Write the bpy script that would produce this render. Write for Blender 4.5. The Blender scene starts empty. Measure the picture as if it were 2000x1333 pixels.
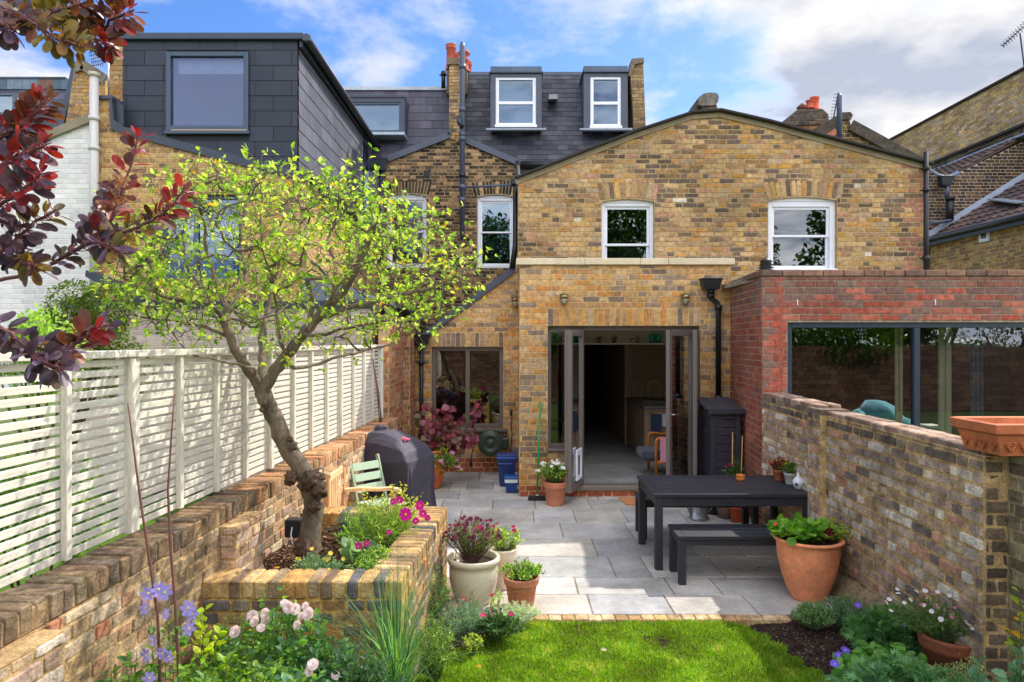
import bpy, bmesh, math, random
import numpy as np
from mathutils import Vector, Matrix, noise
from mathutils.geometry import tessellate_polygon
random.seed(7)
np.random.seed(7)
R = math.radians
scene = bpy.context.scene
COL = bpy.context.scene.collection

# ------------------------------------------------------------------ camera
F = 1333.0
H = 2.10
cam_data = bpy.data.cameras.new('camera')
cam_data.lens = 24.0
cam_data.sensor_width = 36.0
cam_data.clip_start = 0.05
cam_data.clip_end = 3000
cam = bpy.data.objects.new('camera', cam_data)
cam.location = (0, 0, H)
cam.rotation_euler = (R(90), 0, 0)
COL.objects.link(cam)
scene.camera = cam

# ------------------------------------------------------------------ sky and sun
SUN = Vector((0.74, 0.62, 1.0)).normalized()
SUN_EL = math.asin(SUN.z)
SUN_AZ = math.atan2(SUN.x, SUN.y)
world = bpy.data.worlds.new('World')
scene.world = world
world.use_nodes = True
nt = world.node_tree
nt.nodes.clear()
def N(tree, t, **kw):
    n = tree.nodes.new(t)
    for k, v in kw.items():
        setattr(n, k, v)
    return n
def build_sky():
    L = nt.links
    out = N(nt, 'ShaderNodeOutputWorld')
    bg = N(nt, 'ShaderNodeBackground')
    bg.inputs[1].default_value = 0.15
    sky = N(nt, 'ShaderNodeTexSky', sky_type='NISHITA')
    sky.sun_disc = False
    sky.sun_elevation = SUN_EL
    sky.sun_rotation = SUN_AZ
    sky.air_density = 1.0; sky.dust_density = 0.6; sky.ozone_density = 2.5
    hsv = N(nt, 'ShaderNodeHueSaturation')
    hsv.inputs['Saturation'].default_value = 1.28
    hsv.inputs['Value'].default_value = 1.0
    L.new(sky.outputs[0], hsv.inputs['Color'])
    tc = N(nt, 'ShaderNodeTexCoord')
    sep = N(nt, 'ShaderNodeSeparateXYZ')
    L.new(tc.outputs['Generated'], sep.inputs[0])
    # cloud sheet: direction projected on a flat layer high above the ground
    addz = N(nt, 'ShaderNodeMath', operation='ADD'); addz.inputs[1].default_value = 0.22
    L.new(sep.outputs[2], addz.inputs[0])
    mx = N(nt, 'ShaderNodeMath', operation='MAXIMUM'); mx.inputs[1].default_value = 0.05
    L.new(addz.outputs[0], mx.inputs[0])
    dx = N(nt, 'ShaderNodeMath', operation='DIVIDE'); dy = N(nt, 'ShaderNodeMath', operation='DIVIDE')
    L.new(sep.outputs[0], dx.inputs[0]); L.new(mx.outputs[0], dx.inputs[1])
    L.new(sep.outputs[1], dy.inputs[0]); L.new(mx.outputs[0], dy.inputs[1])
    comb = N(nt, 'ShaderNodeCombineXYZ')
    L.new(dx.outputs[0], comb.inputs[0]); L.new(dy.outputs[0], comb.inputs[1])
    comb.inputs[2].default_value = 3.7
    def noise_tex(scale, detail, rough, off, dist=0.0):
        mp = N(nt, 'ShaderNodeMapping')
        mp.inputs['Location'].default_value = off
        L.new(comb.outputs[0], mp.inputs[0])
        n = N(nt, 'ShaderNodeTexNoise')
        n.inputs['Scale'].default_value = scale
        n.inputs['Detail'].default_value = detail
        n.inputs['Roughness'].default_value = rough
        n.inputs['Distortion'].default_value = dist
        L.new(mp.outputs[0], n.inputs['Vector'])
        return n.outputs['Fac']
    big = noise_tex(1.15, 2.0, 0.5, (8.47, 1.2, 0))
    fine = noise_tex(2.6, 12.0, 0.60, (8.47, 7.7, 0), 0.15)
    # more cloud towards the right hand side of the garden (x) as the day shows
    bias = N(nt, 'ShaderNodeMath', operation='MULTIPLY_ADD')
    L.new(dx.outputs[0], bias.inputs[0]); bias.inputs[1].default_value = 0.085; bias.inputs[2].default_value = 0.015
    bcl = N(nt, 'ShaderNodeClamp'); bcl.inputs['Min'].default_value = -0.05; bcl.inputs['Max'].default_value = 0.12
    L.new(bias.outputs[0], bcl.inputs[0])
    a = N(nt, 'ShaderNodeMath', operation='MULTIPLY_ADD')
    L.new(big, a.inputs[0]); a.inputs[1].default_value = 0.55; L.new(bcl.outputs[0], a.inputs[2])
    b = N(nt, 'ShaderNodeMath', operation='MULTIPLY_ADD')
    L.new(fine, b.inputs[0]); b.inputs[1].default_value = 0.62; L.new(a.outputs[0], b.inputs[2])
    mask = N(nt, 'ShaderNodeMapRange'); mask.interpolation_type = 'SMOOTHSTEP'
    mask.inputs['From Min'].default_value = 0.53; mask.inputs['From Max'].default_value = 0.70
    L.new(b.outputs[0], mask.inputs[0])
    # brightness inside the clouds: thick cores turn grey-blue
    core = N(nt, 'ShaderNodeMapRange')
    core.inputs['From Min'].default_value = 0.56; core.inputs['From Max'].default_value = 0.68
    L.new(b.outputs[0], core.inputs[0])
    grey = noise_tex(2.2, 7.0, 0.55, (9.1, 3.3, 0))
    gm = N(nt, 'ShaderNodeMapRange')
    gm.inputs['From Min'].default_value = 0.36; gm.inputs['From Max'].default_value = 0.60
    L.new(grey, gm.inputs[0])
    mulc = N(nt, 'ShaderNodeMath', operation='MULTIPLY')
    L.new(core.outputs[0], mulc.inputs[0]); L.new(gm.outputs[0], mulc.inputs[1])
    ccol = N(nt, 'ShaderNodeMix', data_type='RGBA')
    ccol.inputs['A'].default_value = (3.35, 3.2, 3.02, 1)
    ccol.inputs['B'].default_value = (1.45, 1.6, 1.95, 1)
    L.new(mulc.outputs[0], ccol.inputs['Factor'])
    # clouds behind the viewpoint boosted as added fill light on the shaded house fronts
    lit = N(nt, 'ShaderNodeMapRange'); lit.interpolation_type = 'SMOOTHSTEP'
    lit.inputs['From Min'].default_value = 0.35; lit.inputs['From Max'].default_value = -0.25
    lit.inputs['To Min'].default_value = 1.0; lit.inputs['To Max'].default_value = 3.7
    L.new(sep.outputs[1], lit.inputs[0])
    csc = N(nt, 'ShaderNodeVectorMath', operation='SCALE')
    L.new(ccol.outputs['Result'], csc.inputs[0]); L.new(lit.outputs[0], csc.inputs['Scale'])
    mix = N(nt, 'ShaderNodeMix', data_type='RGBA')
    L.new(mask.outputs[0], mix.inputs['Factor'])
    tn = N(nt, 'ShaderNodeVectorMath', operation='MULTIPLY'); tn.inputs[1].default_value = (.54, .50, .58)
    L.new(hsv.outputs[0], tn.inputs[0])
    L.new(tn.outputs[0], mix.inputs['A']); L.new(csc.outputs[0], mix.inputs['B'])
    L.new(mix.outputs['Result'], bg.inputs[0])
    L.new(bg.outputs[0], out.inputs[0])
build_sky()
sun_data = bpy.data.lights.new('sun', 'SUN')
sun_data.energy = 2.15
sun_data.angle = R(0.55)
sun_data.color = (1.0, 0.95, 0.86)
sun = bpy.data.objects.new('sun', sun_data)
sun.rotation_euler = SUN.to_track_quat('Z', 'Y').to_euler()
sun.location = (0, 0, 30)
COL.objects.link(sun)
scene.view_settings.view_transform = 'Standard'
scene.view_settings.look = 'None'
scene.view_settings.exposure = 1.35
scene.view_settings.gamma = 1.0
scene.render.engine = 'CYCLES'
scene.cycles.max_bounces = 8
scene.cycles.transparent_max_bounces = 12

# ------------------------------------------------------------------ helpers
def P(px, py, D):
    return Vector(((px - 1000) * D / F, D, H - (py - 666.5) * D / F))
def X(px, D): return (px - 1000) * D / F
def Z(py, D): return H - (py - 666.5) * D / F
def G(px, py, z=0.0):
    D = (H - z) * F / (py - 666.5)
    return Vector(((px - 1000) * D / F, D, z))
def lin(v):
    v /= 255.0
    return v / 12.92 if v <= 0.04045 else ((v + 0.055) / 1.055) ** 2.4
def C(r, g, b, k=1.0):
    return (lin(r) * k, lin(g) * k, lin(b) * k)
def rj(a): return random.uniform(-a, a)
def jit(c, a=0.12):
    k = 1 + rj(a)
    return (c[0] * k * (1 + rj(a * .3)), c[1] * k, c[2] * k * (1 + rj(a * .3)))

# ------------------------------------------------------------------ materials (all read the colour attribute "tint")
MATS = {}
def mat(name, rough=0.8, metal=0.0, bump=0.0, bscale=60.0, mott=0.0, mscale=14.0, spec=0.5, trans=0.0,
        stretch=None, sheen=0.0, coat=0.0, rvar=0.0, stain=0.0, tcol=(1.7, 1.75, 0.8)):
    m = bpy.data.materials.new(name); m.use_nodes = True
    t = m.node_tree; t.nodes.clear(); L = t.links
    out = N(t, 'ShaderNodeOutputMaterial')
    bs = N(t, 'ShaderNodeBsdfPrincipled')
    bs.inputs['Roughness'].default_value = rough
    bs.inputs['Metallic'].default_value = metal
    bs.inputs['Specular IOR Level'].default_value = spec
    if coat: bs.inputs['Coat Weight'].default_value = coat
    if sheen: bs.inputs['Sheen Weight'].default_value = sheen
    at = N(t, 'ShaderNodeAttribute', attribute_name='tint')
    col = at.outputs['Color']
    tc = N(t, 'ShaderNodeTexCoord')
    vec = tc.outputs['Object']
    if stretch:
        mp = N(t, 'ShaderNodeMapping'); mp.inputs['Scale'].default_value = stretch
        L.new(vec, mp.inputs[0]); vec = mp.outputs[0]
    def nz(scale, det, ro=0.6):
        n = N(t, 'ShaderNodeTexNoise'); n.inputs['Scale'].default_value = scale
        n.inputs['Detail'].default_value = det; n.inputs['Roughness'].default_value = ro
        L.new(vec, n.inputs['Vector']); return n.outputs['Fac']
    def mulrange(col, fac, lo, hi, f0=0.3, f1=0.7):
        mr = N(t, 'ShaderNodeMapRange')
        mr.inputs['From Min'].default_value = f0; mr.inputs['From Max'].default_value = f1
        mr.inputs['To Min'].default_value = lo; mr.inputs['To Max'].default_value = hi
        L.new(fac, mr.inputs[0])
        vm = N(t, 'ShaderNodeVectorMath', operation='SCALE')
        L.new(col, vm.inputs[0]); L.new(mr.outputs[0], vm.inputs['Scale'])
        return vm.outputs[0]
    if mott:
        col = mulrange(col, nz(mscale, 6), 1 - mott, 1 + mott)
        col = mulrange(col, nz(mscale * 6.3, 4), 1 - mott * .7, 1 + mott * .7)
    if stain:
        col = mulrange(col, nz(1.1, 5, 0.65), 1 - stain, 1 + stain * .5)
    L.new(col, bs.inputs['Base Color'])
    if rvar:
        mr = N(t, 'ShaderNodeMapRange')
        mr.inputs['To Min'].default_value = rough - rvar; mr.inputs['To Max'].default_value = rough + rvar
        L.new(nz(mscale * .7, 5), mr.inputs[0]); L.new(mr.outputs[0], bs.inputs['Roughness'])
    if bump:
        bp = N(t, 'ShaderNodeBump'); bp.inputs['Strength'].default_value = 1.0
        bp.inputs['Distance'].default_value = bump
        L.new(nz(bscale, 8, 0.7), bp.inputs['Height'])
        L.new(bp.outputs[0], bs.inputs['Normal'])
    sh = bs.outputs[0]
    if trans:
        tr = N(t, 'ShaderNodeBsdfTranslucent')
        g = N(t, 'ShaderNodeMix', data_type='RGBA', blend_type='MULTIPLY')
        g.inputs['Factor'].default_value = 1.0
        g.inputs['B'].default_value = (*tcol, 1)
        L.new(col, g.inputs['A']); L.new(g.outputs['Result'], tr.inputs[0])
        mx = N(t, 'ShaderNodeMixShader'); mx.inputs[0].default_value = trans
        L.new(sh, mx.inputs[1]); L.new(tr.outputs[0], mx.inputs[2]); sh = mx.outputs[0]
    L.new(sh, out.inputs[0])
    MATS[name] = m
    return m
mat('masonry', rough=0.93, bump=0.009, bscale=46, mott=0.34, mscale=18, spec=0.2, stain=0.28)
mat('old_masonry', rough=0.95, bump=0.016, bscale=34, mott=0.46, mscale=11, spec=0.2, stain=0.30)
mat('white_masonry', rough=0.8, bump=0.006, bscale=30, mott=0.05, mscale=6, stain=0.06)
mat('slate', spec=0.3, rough=0.55, bump=0.002, bscale=30, mott=0.14, mscale=9, rvar=0.15, stain=0.15)
mat('fibre_slate', spec=0.3, rough=0.5, bump=0.0006, bscale=40, mott=0.05, mscale=5, rvar=0.08)
mat('lead', rough=0.45, bump=0.003, bscale=12, mott=0.12, mscale=5, metal=0.0, rvar=0.15)
mat('paint', rough=0.35, bump=0.0006, bscale=60, mott=0.03)
mat('matt', rough=0.85, mott=0.05, bump=0.001)
mat('plaster', rough=0.9, mott=0.04, bump=0.0005)
mat('plastic', rough=0.38, mott=0.03)
mat('cast_iron', rough=0.42, bump=0.001, bscale=80, mott=0.1)
mat('metal', rough=0.3, metal=0.9, mott=0.1, bump=0.001, bscale=30, rvar=0.1)
mat('stone', rough=0.85, bump=0.003, bscale=30, mott=0.10, mscale=6, spec=0.3, stain=0.16)
mat('paving', rough=0.72, bump=0.0035, bscale=9, mott=0.18, mscale=3.2, spec=0.35, rvar=0.12, stain=0.40)
mat('terracotta', rough=0.8, bump=0.002, bscale=40, mott=0.20, mscale=5, stain=0.30)
mat('glaze', rough=0.28, mott=0.04, coat=0.3, bump=0.0006, bscale=20)
mat('wood', rough=0.52, bump=0.003, bscale=18, mott=0.38, mscale=7, stretch=(1, 6, 6))
mat('wood_y', rough=0.65, bump=0.0025, bscale=14, mott=0.14, mscale=6, stretch=(6, 1, 6), stain=0.10)
mat('wood_z', rough=0.6, bump=0.002, bscale=14, mott=0.2, mscale=6, stretch=(6, 6, 1))
mat('fabric', rough=0.9, bump=0.0015, bscale=160, mott=0.06, sheen=0.3)
mat('cover_cloth', rough=0.62, bump=0.012, bscale=7, mott=0.06, sheen=0.2)
mat('bark', rough=0.9, bump=0.012, bscale=30, mott=0.5, mscale=9, stretch=(1, 1, .45))
mat('twig', rough=0.8, mott=0.2, mscale=20)
mat('soil', rough=1.0, bump=0.03, bscale=30, mott=0.5, mscale=16, spec=0.1)
mat('leaf', rough=0.45, mott=0.12, mscale=30, trans=0.5, spec=0.4)
mat('thin_leaf', rough=0.5, mott=0.1, mscale=25, trans=0.58, spec=0.3)
mat('dark_leaf', rough=0.42, mott=0.16, mscale=30, trans=0.28, spec=0.5)
mat('grass', rough=0.5, mott=0.25, mscale=3.0, trans=0.5, spec=0.3)
mat('petal', rough=0.6, mott=0.05, trans=0.35, spec=0.2, tcol=(1, 1, 1))
def glass_mat(name, tint, base=0.06, gain=0.9, rough=0.0, gcol=(.95, .97, 1)):
    m = bpy.data.materials.new(name); m.use_nodes = True
    t = m.node_tree; t.nodes.clear(); L = t.links
    out = N(t, 'ShaderNodeOutputMaterial')
    tr = N(t, 'ShaderNodeBsdfTransparent'); tr.inputs[0].default_value = (*tint, 1)
    gl = N(t, 'ShaderNodeBsdfGlossy'); gl.inputs['Roughness'].default_value = rough
    gl.inputs['Color'].default_value = (*gcol, 1)
    lw = N(t, 'ShaderNodeFresnel'); lw.inputs[0].default_value = 1.5
    ma = N(t, 'ShaderNodeMath', operation='MULTIPLY_ADD'); ma.use_clamp = True
    ma.inputs[1].default_value = gain; ma.inputs[2].default_value = base
    L.new(lw.outputs[0], ma.inputs[0])
    tc = N(t, 'ShaderNodeTexCoord')
    n = N(t, 'ShaderNodeTexNoise'); n.inputs['Scale'].default_value = 1.6; n.inputs['Detail'].default_value = 1
    L.new(tc.outputs['Object'], n.inputs['Vector'])
    bp = N(t, 'ShaderNodeBump'); bp.inputs['Distance'].default_value = 0.004; bp.inputs['Strength'].default_value = 0.5
    L.new(n.outputs['Fac'], bp.inputs['Height']); L.new(bp.outputs[0], gl.inputs['Normal'])
    mx = N(t, 'ShaderNodeMixShader')
    L.new(ma.outputs[0], mx.inputs[0]); L.new(tr.outputs[0], mx.inputs[1]); L.new(gl.outputs[0], mx.inputs[2])
    L.new(mx.outputs[0], out.inputs[0]); MATS[name] = m
glass_mat('glass', (.80, .84, .86), 0.07, 1.0)
glass_mat('mirror_glass', (.50, .54, .60), 0.10, 1.0)
glass_mat('sky_glass', (.45, .5, .6), 0.13, .9, gcol=(.62, .80, 1.0))  # blue of the reflected sky put into the gloss colour
glass_mat('soft_glass', (.5, .56, .68), 0.12, 0.9, rough=.30, gcol=(.58, .68, 1.0))  # gloss tinted blue-mauve to paint in the sky's reflection

# ------------------------------------------------------------------ mesh builder
class MB:
    def __init__(s):
        s.v = []; s.f = []; s.c = []; s.m = []; s.s = []
        s.np = []           # (verts, faces, colours, mat)
    def vert(s, p): s.v.append((p[0], p[1], p[2])); return len(s.v) - 1
    def face(s, idx, col, m=0, smooth=False):
        s.f.append(tuple(idx)); s.c.append(col); s.m.append(m); s.s.append(smooth)
    def quad(s, a, b, c, d, col, m=0, smooth=False):
        i = len(s.v)
        for p in (a, b, c, d): s.v.append((p[0], p[1], p[2]))
        s.face((i, i+1, i+2, i+3), col, m, smooth)
    def hexa(s, p, col, m=0):
        """p: 8 points, bottom ring 0-3 then top ring 4-7 (counter-clockwise seen from above)"""
        i = len(s.v)
        for q in p: s.v.append((q[0], q[1], q[2]))
        for f in ((3,2,1,0),(4,5,6,7),(0,1,5,4),(1,2,6,5),(2,3,7,6),(3,0,4,7)):
            s.face([i+k for k in f], col, m)
    def box(s, x0, x1, y0, y1, z0, z1, col, m=0, bev=0.0, j=0.0):
        if x1 < x0: x0, x1 = x1, x0
        if y1 < y0: y0, y1 = y1, y0
        if z1 < z0: z0, z1 = z1, z0
        if bev:
            s.obox(Vector(((x0+x1)/2, (y0+y1)/2, (z0+z1)/2)), Vector((1,0,0)), Vector((0,1,0)), Vector((0,0,1)),
                   (x1-x0)/2, (y1-y0)/2, (z1-z0)/2, col, m, bev, j); return
        s.hexa([(x0,y0,z0),(x1,y0,z0),(x1,y1,z0),(x0,y1,z0),(x0,y0,z1),(x1,y0,z1),(x1,y1,z1),(x0,y1,z1)], col, m)
    def obox(s, c, a, b, n, ha, hb, hn, col, m=0, bev=0.003, j=0.0):
        """oriented box with chamfered edges; a,b,n unit axes"""
        c = Vector(c); i = len(s.v); idx = {}
        bev = min(bev, ha*.45, hb*.45, hn*.45)
        for sx in (-1, 1):
            for sy in (-1, 1):
                for sz in (-1, 1):
                    jv = Vector((rj(j), rj(j), rj(j))) if j else Vector((0,0,0))
                    for k in range(3):
                        ea = ha - (bev if k != 0 else 0); eb = hb - (bev if k != 1 else 0); en = hn - (bev if k != 2 else 0)
                        p = c + a*(sx*ea) + b*(sy*eb) + n*(sz*en) + jv
                        idx[(sx,sy,sz,k)] = len(s.v); s.v.append((p.x,p.y,p.z))
        def fc(l, outw):
            pts = [Vector(s.v[q]) for q in l]
            nn = (pts[1]-pts[0]).cross(pts[2]-pts[0])
            if nn.dot(outw) < 0: l = l[::-1]
            s.face(l, col, m)
        for sx in (-1,1): fc([idx[(sx,-1,-1,0)], idx[(sx,1,-1,0)], idx[(sx,1,1,0)], idx[(sx,-1,1,0)]], a*sx)
        for sy in (-1,1): fc([idx[(-1,sy,-1,1)], idx[(1,sy,-1,1)], idx[(1,sy,1,1)], idx[(-1,sy,1,1)]], b*sy)
        for sz in (-1,1): fc([idx[(-1,-1,sz,2)], idx[(1,-1,sz,2)], idx[(1,1,sz,2)], idx[(-1,1,sz,2)]], n*sz)
        for sx in (-1,1):
            for sy in (-1,1): fc([idx[(sx,sy,-1,0)], idx[(sx,sy,-1,1)], idx[(sx,sy,1,1)], idx[(sx,sy,1,0)]], a*sx+b*sy)
            for sz in (-1,1): fc([idx[(sx,-1,sz,0)], idx[(sx,-1,sz,2)], idx[(sx,1,sz,2)], idx[(sx,1,sz,0)]], a*sx+n*sz)
        for sy in (-1,1):
            for sz in (-1,1): fc([idx[(-1,sy,sz,1)], idx[(-1,sy,sz,2)], idx[(1,sy,sz,2)], idx[(1,sy,sz,1)]], b*sy+n*sz)
        for sx in (-1,1):
            for sy in (-1,1):
                for sz in (-1,1): fc([idx[(sx,sy,sz,0)], idx[(sx,sy,sz,1)], idx[(sx,sy,sz,2)]], a*sx+b*sy+n*sz)
    def bar(s, p0, p1, w, h, col, m=0, up=Vector((0,0,1)), bev=0.002):
        p0 = Vector(p0); p1 = Vector(p1); a = (p1-p0); L = a.length; a.normalize()
        b = up.cross(a)
        if b.length < 1e-4: b = Vector((1,0,0)).cross(a)
        b.normalize(); n = a.cross(b)
        s.obox((p0+p1)/2, a, b, n, L/2, w/2, h/2, col, m, bev)
    def tube(s, pts, rad, n, col, m=0, cap=True, smooth=True):
        pts = [Vector(p) for p in pts]
        if not hasattr(rad, '__len__'): rad = [rad]*len(pts)
        up = None; rings = []
        for k, p in enumerate(pts):
            if k == 0: d = pts[1]-pts[0]
            elif k == len(pts)-1: d = pts[-1]-pts[-2]
            else: d = (pts[k+1]-pts[k]).normalized() + (pts[k]-pts[k-1]).normalized()
            if d.length < 1e-6: d = Vector((0,0,1))
            d.normalize()
            if up is None:
                up = d.orthogonal().normalized()
            else:
                up = (up - d*up.dot(d))
                if up.length < 1e-5: up = d.orthogonal()
                up.normalize()
            b = d.cross(up)
            i0 = len(s.v)
            for q in range(n):
                a = 2*math.pi*q/n
                w = p + (up*math.cos(a) + b*math.sin(a))*rad[k]
                s.v.append((w.x,w.y,w.z))
            rings.append(i0)
        cc = col if not isinstance(col, list) else None
        for k in range(len(rings)-1):
            c = cc or col[k]
            for q in range(n):
                q2 = (q+1) % n
                s.face((rings[k]+q, rings[k]+q2, rings[k+1]+q2, rings[k+1]+q), c, m, smooth)
        if cap:
            s.face([rings[0]+q for q in range(n)][::-1], cc or col[0], m)
            s.face([rings[-1]+q for q in range(n)], cc or col[-1], m)
    def lathe(s, c, prof, n, col, m=0, smooth=True, wob=0.0, sq=1.0, colf=None):
        """prof: list of (r, z) from bottom to top, closed at axis when r == 0"""
        c = Vector(c); rings = []
        for (r, z) in prof:
            i0 = len(s.v)
            for q in range(n):
                a = 2*math.pi*q/n
                rr = r*(1 + (wob*math.sin(3*a+z*9) if wob else 0))
                s.v.append((c.x+rr*math.cos(a), c.y+rr*math.sin(a)*sq, c.z+z))
            rings.append(i0)
        for k in range(len(rings)-1):
            cl = colf(prof[k][1]) if colf else col
            for q in range(n):
                q2 = (q+1) % n
                s.face((rings[k]+q, rings[k]+q2, rings[k+1]+q2, rings[k+1]+q), cl, m, smooth)
    def disc(s, c, r, n, col, m=0, nrm=Vector((0,0,1))):
        c = Vector(c); a = nrm.orthogonal().normalized(); b = nrm.cross(a); i = len(s.v)
        for q in range(n):
            t = 2*math.pi*q/n; p = c + a*math.cos(t)*r + b*math.sin(t)*r; s.v.append((p.x,p.y,p.z))
        s.face(range(i, i+n), col, m)
    def prism(s, poly, o, u, v, n, thick, col, m=0, holes=(), sidecol=None):
        """poly in (u,v); front face at o, pointing along n, body extends -n*thick"""
        o = Vector(o); loops = [list(poly)] + [list(h) for h in holes]
        flat = [p for l in loops for p in l]
        tris = tessellate_polygon([[Vector((p[0], p[1], 0)) for p in l] for l in loops])
        i = len(s.v)
        for p in flat:
            w = o + u*p[0] + v*p[1]; s.v.append((w.x,w.y,w.z))
        for p in flat:
            w = o + u*p[0] + v*p[1] - n*thick; s.v.append((w.x,w.y,w.z))
        nf = len(flat)
        for t in tris:
            a, b, c = [Vector(s.v[i+k]) for k in t]
            t = list(t)
            if (b-a).cross(c-a).dot(n) < 0: t = t[::-1]
            s.face([i+k for k in t], col, m)
            s.face([i+nf+k for k in t[::-1]], col, m)
        off = 0
        for l in loops:
            k = len(l)
            for q in range(k):
                a = i+off+q; b = i+off+(q+1) % k
                s.face((a, b, b+nf, a+nf), sidecol or col, m)
            off += k
    def add_np(s, verts, faces, cols, m=0):
        s.np.append((np.asarray(verts, dtype=np.float32), np.asarray(faces, dtype=np.int32), np.asarray(cols, dtype=np.float32), m))
    def build(s, name, mats, parent=None, **props):
        if isinstance(mats, str): mats = [mats]
        org = np.zeros(3)
        if parent is not None:
            p = parent
            while p.parent: p = p.parent
            org = np.array(p.location)
        me = bpy.data.meshes.new(name)
        V = [np.array(s.v, dtype=np.float64).reshape(-1, 3)]
        sizes = [np.array([len(f) for f in s.f], dtype=np.int32)]
        idx = [np.array([i for f in s.f for i in f], dtype=np.int32)]
        cols = [np.array(s.c, dtype=np.float32).reshape(-1, 3)]
        mi = [np.array(s.m, dtype=np.int32)]
        sm = [np.array(s.s, dtype=bool)]
        off = len(s.v)
        for (vv, ff, cc, m) in s.np:
            V.append(vv); sizes.append(np.full(len(ff), ff.shape[1], dtype=np.int32))
            idx.append((ff+off).ravel()); cols.append(cc); mi.append(np.full(len(ff), m, dtype=np.int32))
            sm.append(np.zeros(len(ff), dtype=bool)); off += len(vv)
        V = np.concatenate(V) - org
        sizes = np.concatenate(sizes); idx = np.concatenate(idx); cols = np.concatenate(cols)
        mi = np.concatenate(mi); sm = np.concatenate(sm)
        me.vertices.add(len(V)); me.vertices.foreach_set('co', V.astype(np.float32).ravel())
        me.loops.add(len(idx)); me.loops.foreach_set('vertex_index', idx)
        me.polygons.add(len(sizes))
        starts = np.concatenate([[0], np.cumsum(sizes)[:-1]]).astype(np.int32)
        me.polygons.foreach_set('loop_start', starts)
        me.polygons.foreach_set('loop_total', sizes)
        me.polygons.foreach_set('material_index', mi)
        me.polygons.foreach_set('use_smooth', sm)
        me.update(calc_edges=True)
        at = me.color_attributes.new('tint', 'FLOAT_COLOR', 'CORNER')
        cl = np.repeat(np.concatenate([cols, np.ones((len(cols), 1), dtype=np.float32)], axis=1), sizes, axis=0)
        at.data.foreach_set('color', cl.astype(np.float32).ravel())
        for m in mats: me.materials.append(MATS[m])
        o = bpy.data.objects.new(name, me)
        COL.objects.link(o)
        if parent is not None: o.parent = parent
        for k, v in props.items(): o[k] = v
        return o
def thing(name, label, cat, loc=(0,0,0), rot=0.0, group=None):
    o = bpy.data.objects.new(name, None)
    o.empty_display_size = 0.1
    COL.objects.link(o)
    o.location = loc; o.rotation_euler = (0, 0, rot)
    o['label'] = label; o['category'] = cat
    if group: o['group'] = group
    return o
def tag(o, label, cat, group=None):
    o['label'] = label; o['category'] = cat
    if group: o['group'] = group
    return o
def struct(o): o['kind'] = 'structure'; return o
def stuff(o, label=None, cat=None):
    o['kind'] = 'stuff'
    if label: o['label'] = label
    if cat: o['category'] = cat
    return o
UX, UY, UZ = Vector((1,0,0)), Vector((0,1,0)), Vector((0,0,1))

# ------------------------------------------------------------------ masonry
YEL = [C(212,174,118), C(204,160,106), C(198,154,102), C(218,184,134), C(190,142,94), C(206,142,76), C(182,152,124), C(164,140,120), C(200,170,134), C(210,160,94), C(204,166,112), C(196,150,104), C(138,120,108)]
OLD = [C(198,162,112), C(184,146,100), C(208,172,122), C(174,136,98), C(158,126,92), C(130,108,88), C(198,146,84), C(180,156,126), C(112,98,86), C(188,142,112), C(186,152,110), C(204,162,94), C(192,158,112), C(200,166,120), C(168,140,108)]
DARKB = [C(96,80,60), C(70,60,52), C(112,92,64), C(56,50,48), C(130,104,70), C(84,70,56), C(60,52,46), C(104,82,60)]
REDB = [C(190,104,84), C(180,96,80), C(200,116,94), C(168,92,78), C(156,108,94), C(140,114,104), C(196,122,100), C(182,92,74), C(164,100,86)]
ORB = [C(214,118,86), C(200,100,72), C(222,134,98), C(186,92,68), C(150,104,86)]
GARD = [C(190,162,144), C(178,150,134), C(200,174,150), C(202,188,172), C(166,138,120), C(222,214,202), C(186,168,154), C(196,146,122), C(144,126,116), C(196,176,144), C(178,150,120), C(210,196,176), C(170,148,132), C(122,110,104)]
LEFTW = [C(190,152,118), C(200,162,124), C(176,138,110), C(210,178,142), C(166,140,116), C(200,140,108), C(186,166,140), C(146,124,104), C(214,192,160), C(180,150,130)]
LIGHTB = [C(206,172,122), C(190,152,104), C(218,190,146), C(176,140,104), C(200,176,150), C(222,184,110), C(186,160,138)]
TAUPE = [C(190,170,156), C(182,162,148), C(196,178,164), C(176,156,142)]
WHITEB = [C(236,232,226), C(230,226,222), C(240,236,230)]
M_YEL = C(218,186,132); M_OLD = C(186,162,120); M_DARK = C(176,158,124); M_RED = C(158,144,124)
M_GARD = C(210,176,124); M_LEFT = C(196,164,118); M_TAUPE = C(208,192,180); M_WHITE = C(234,230,224)

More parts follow.
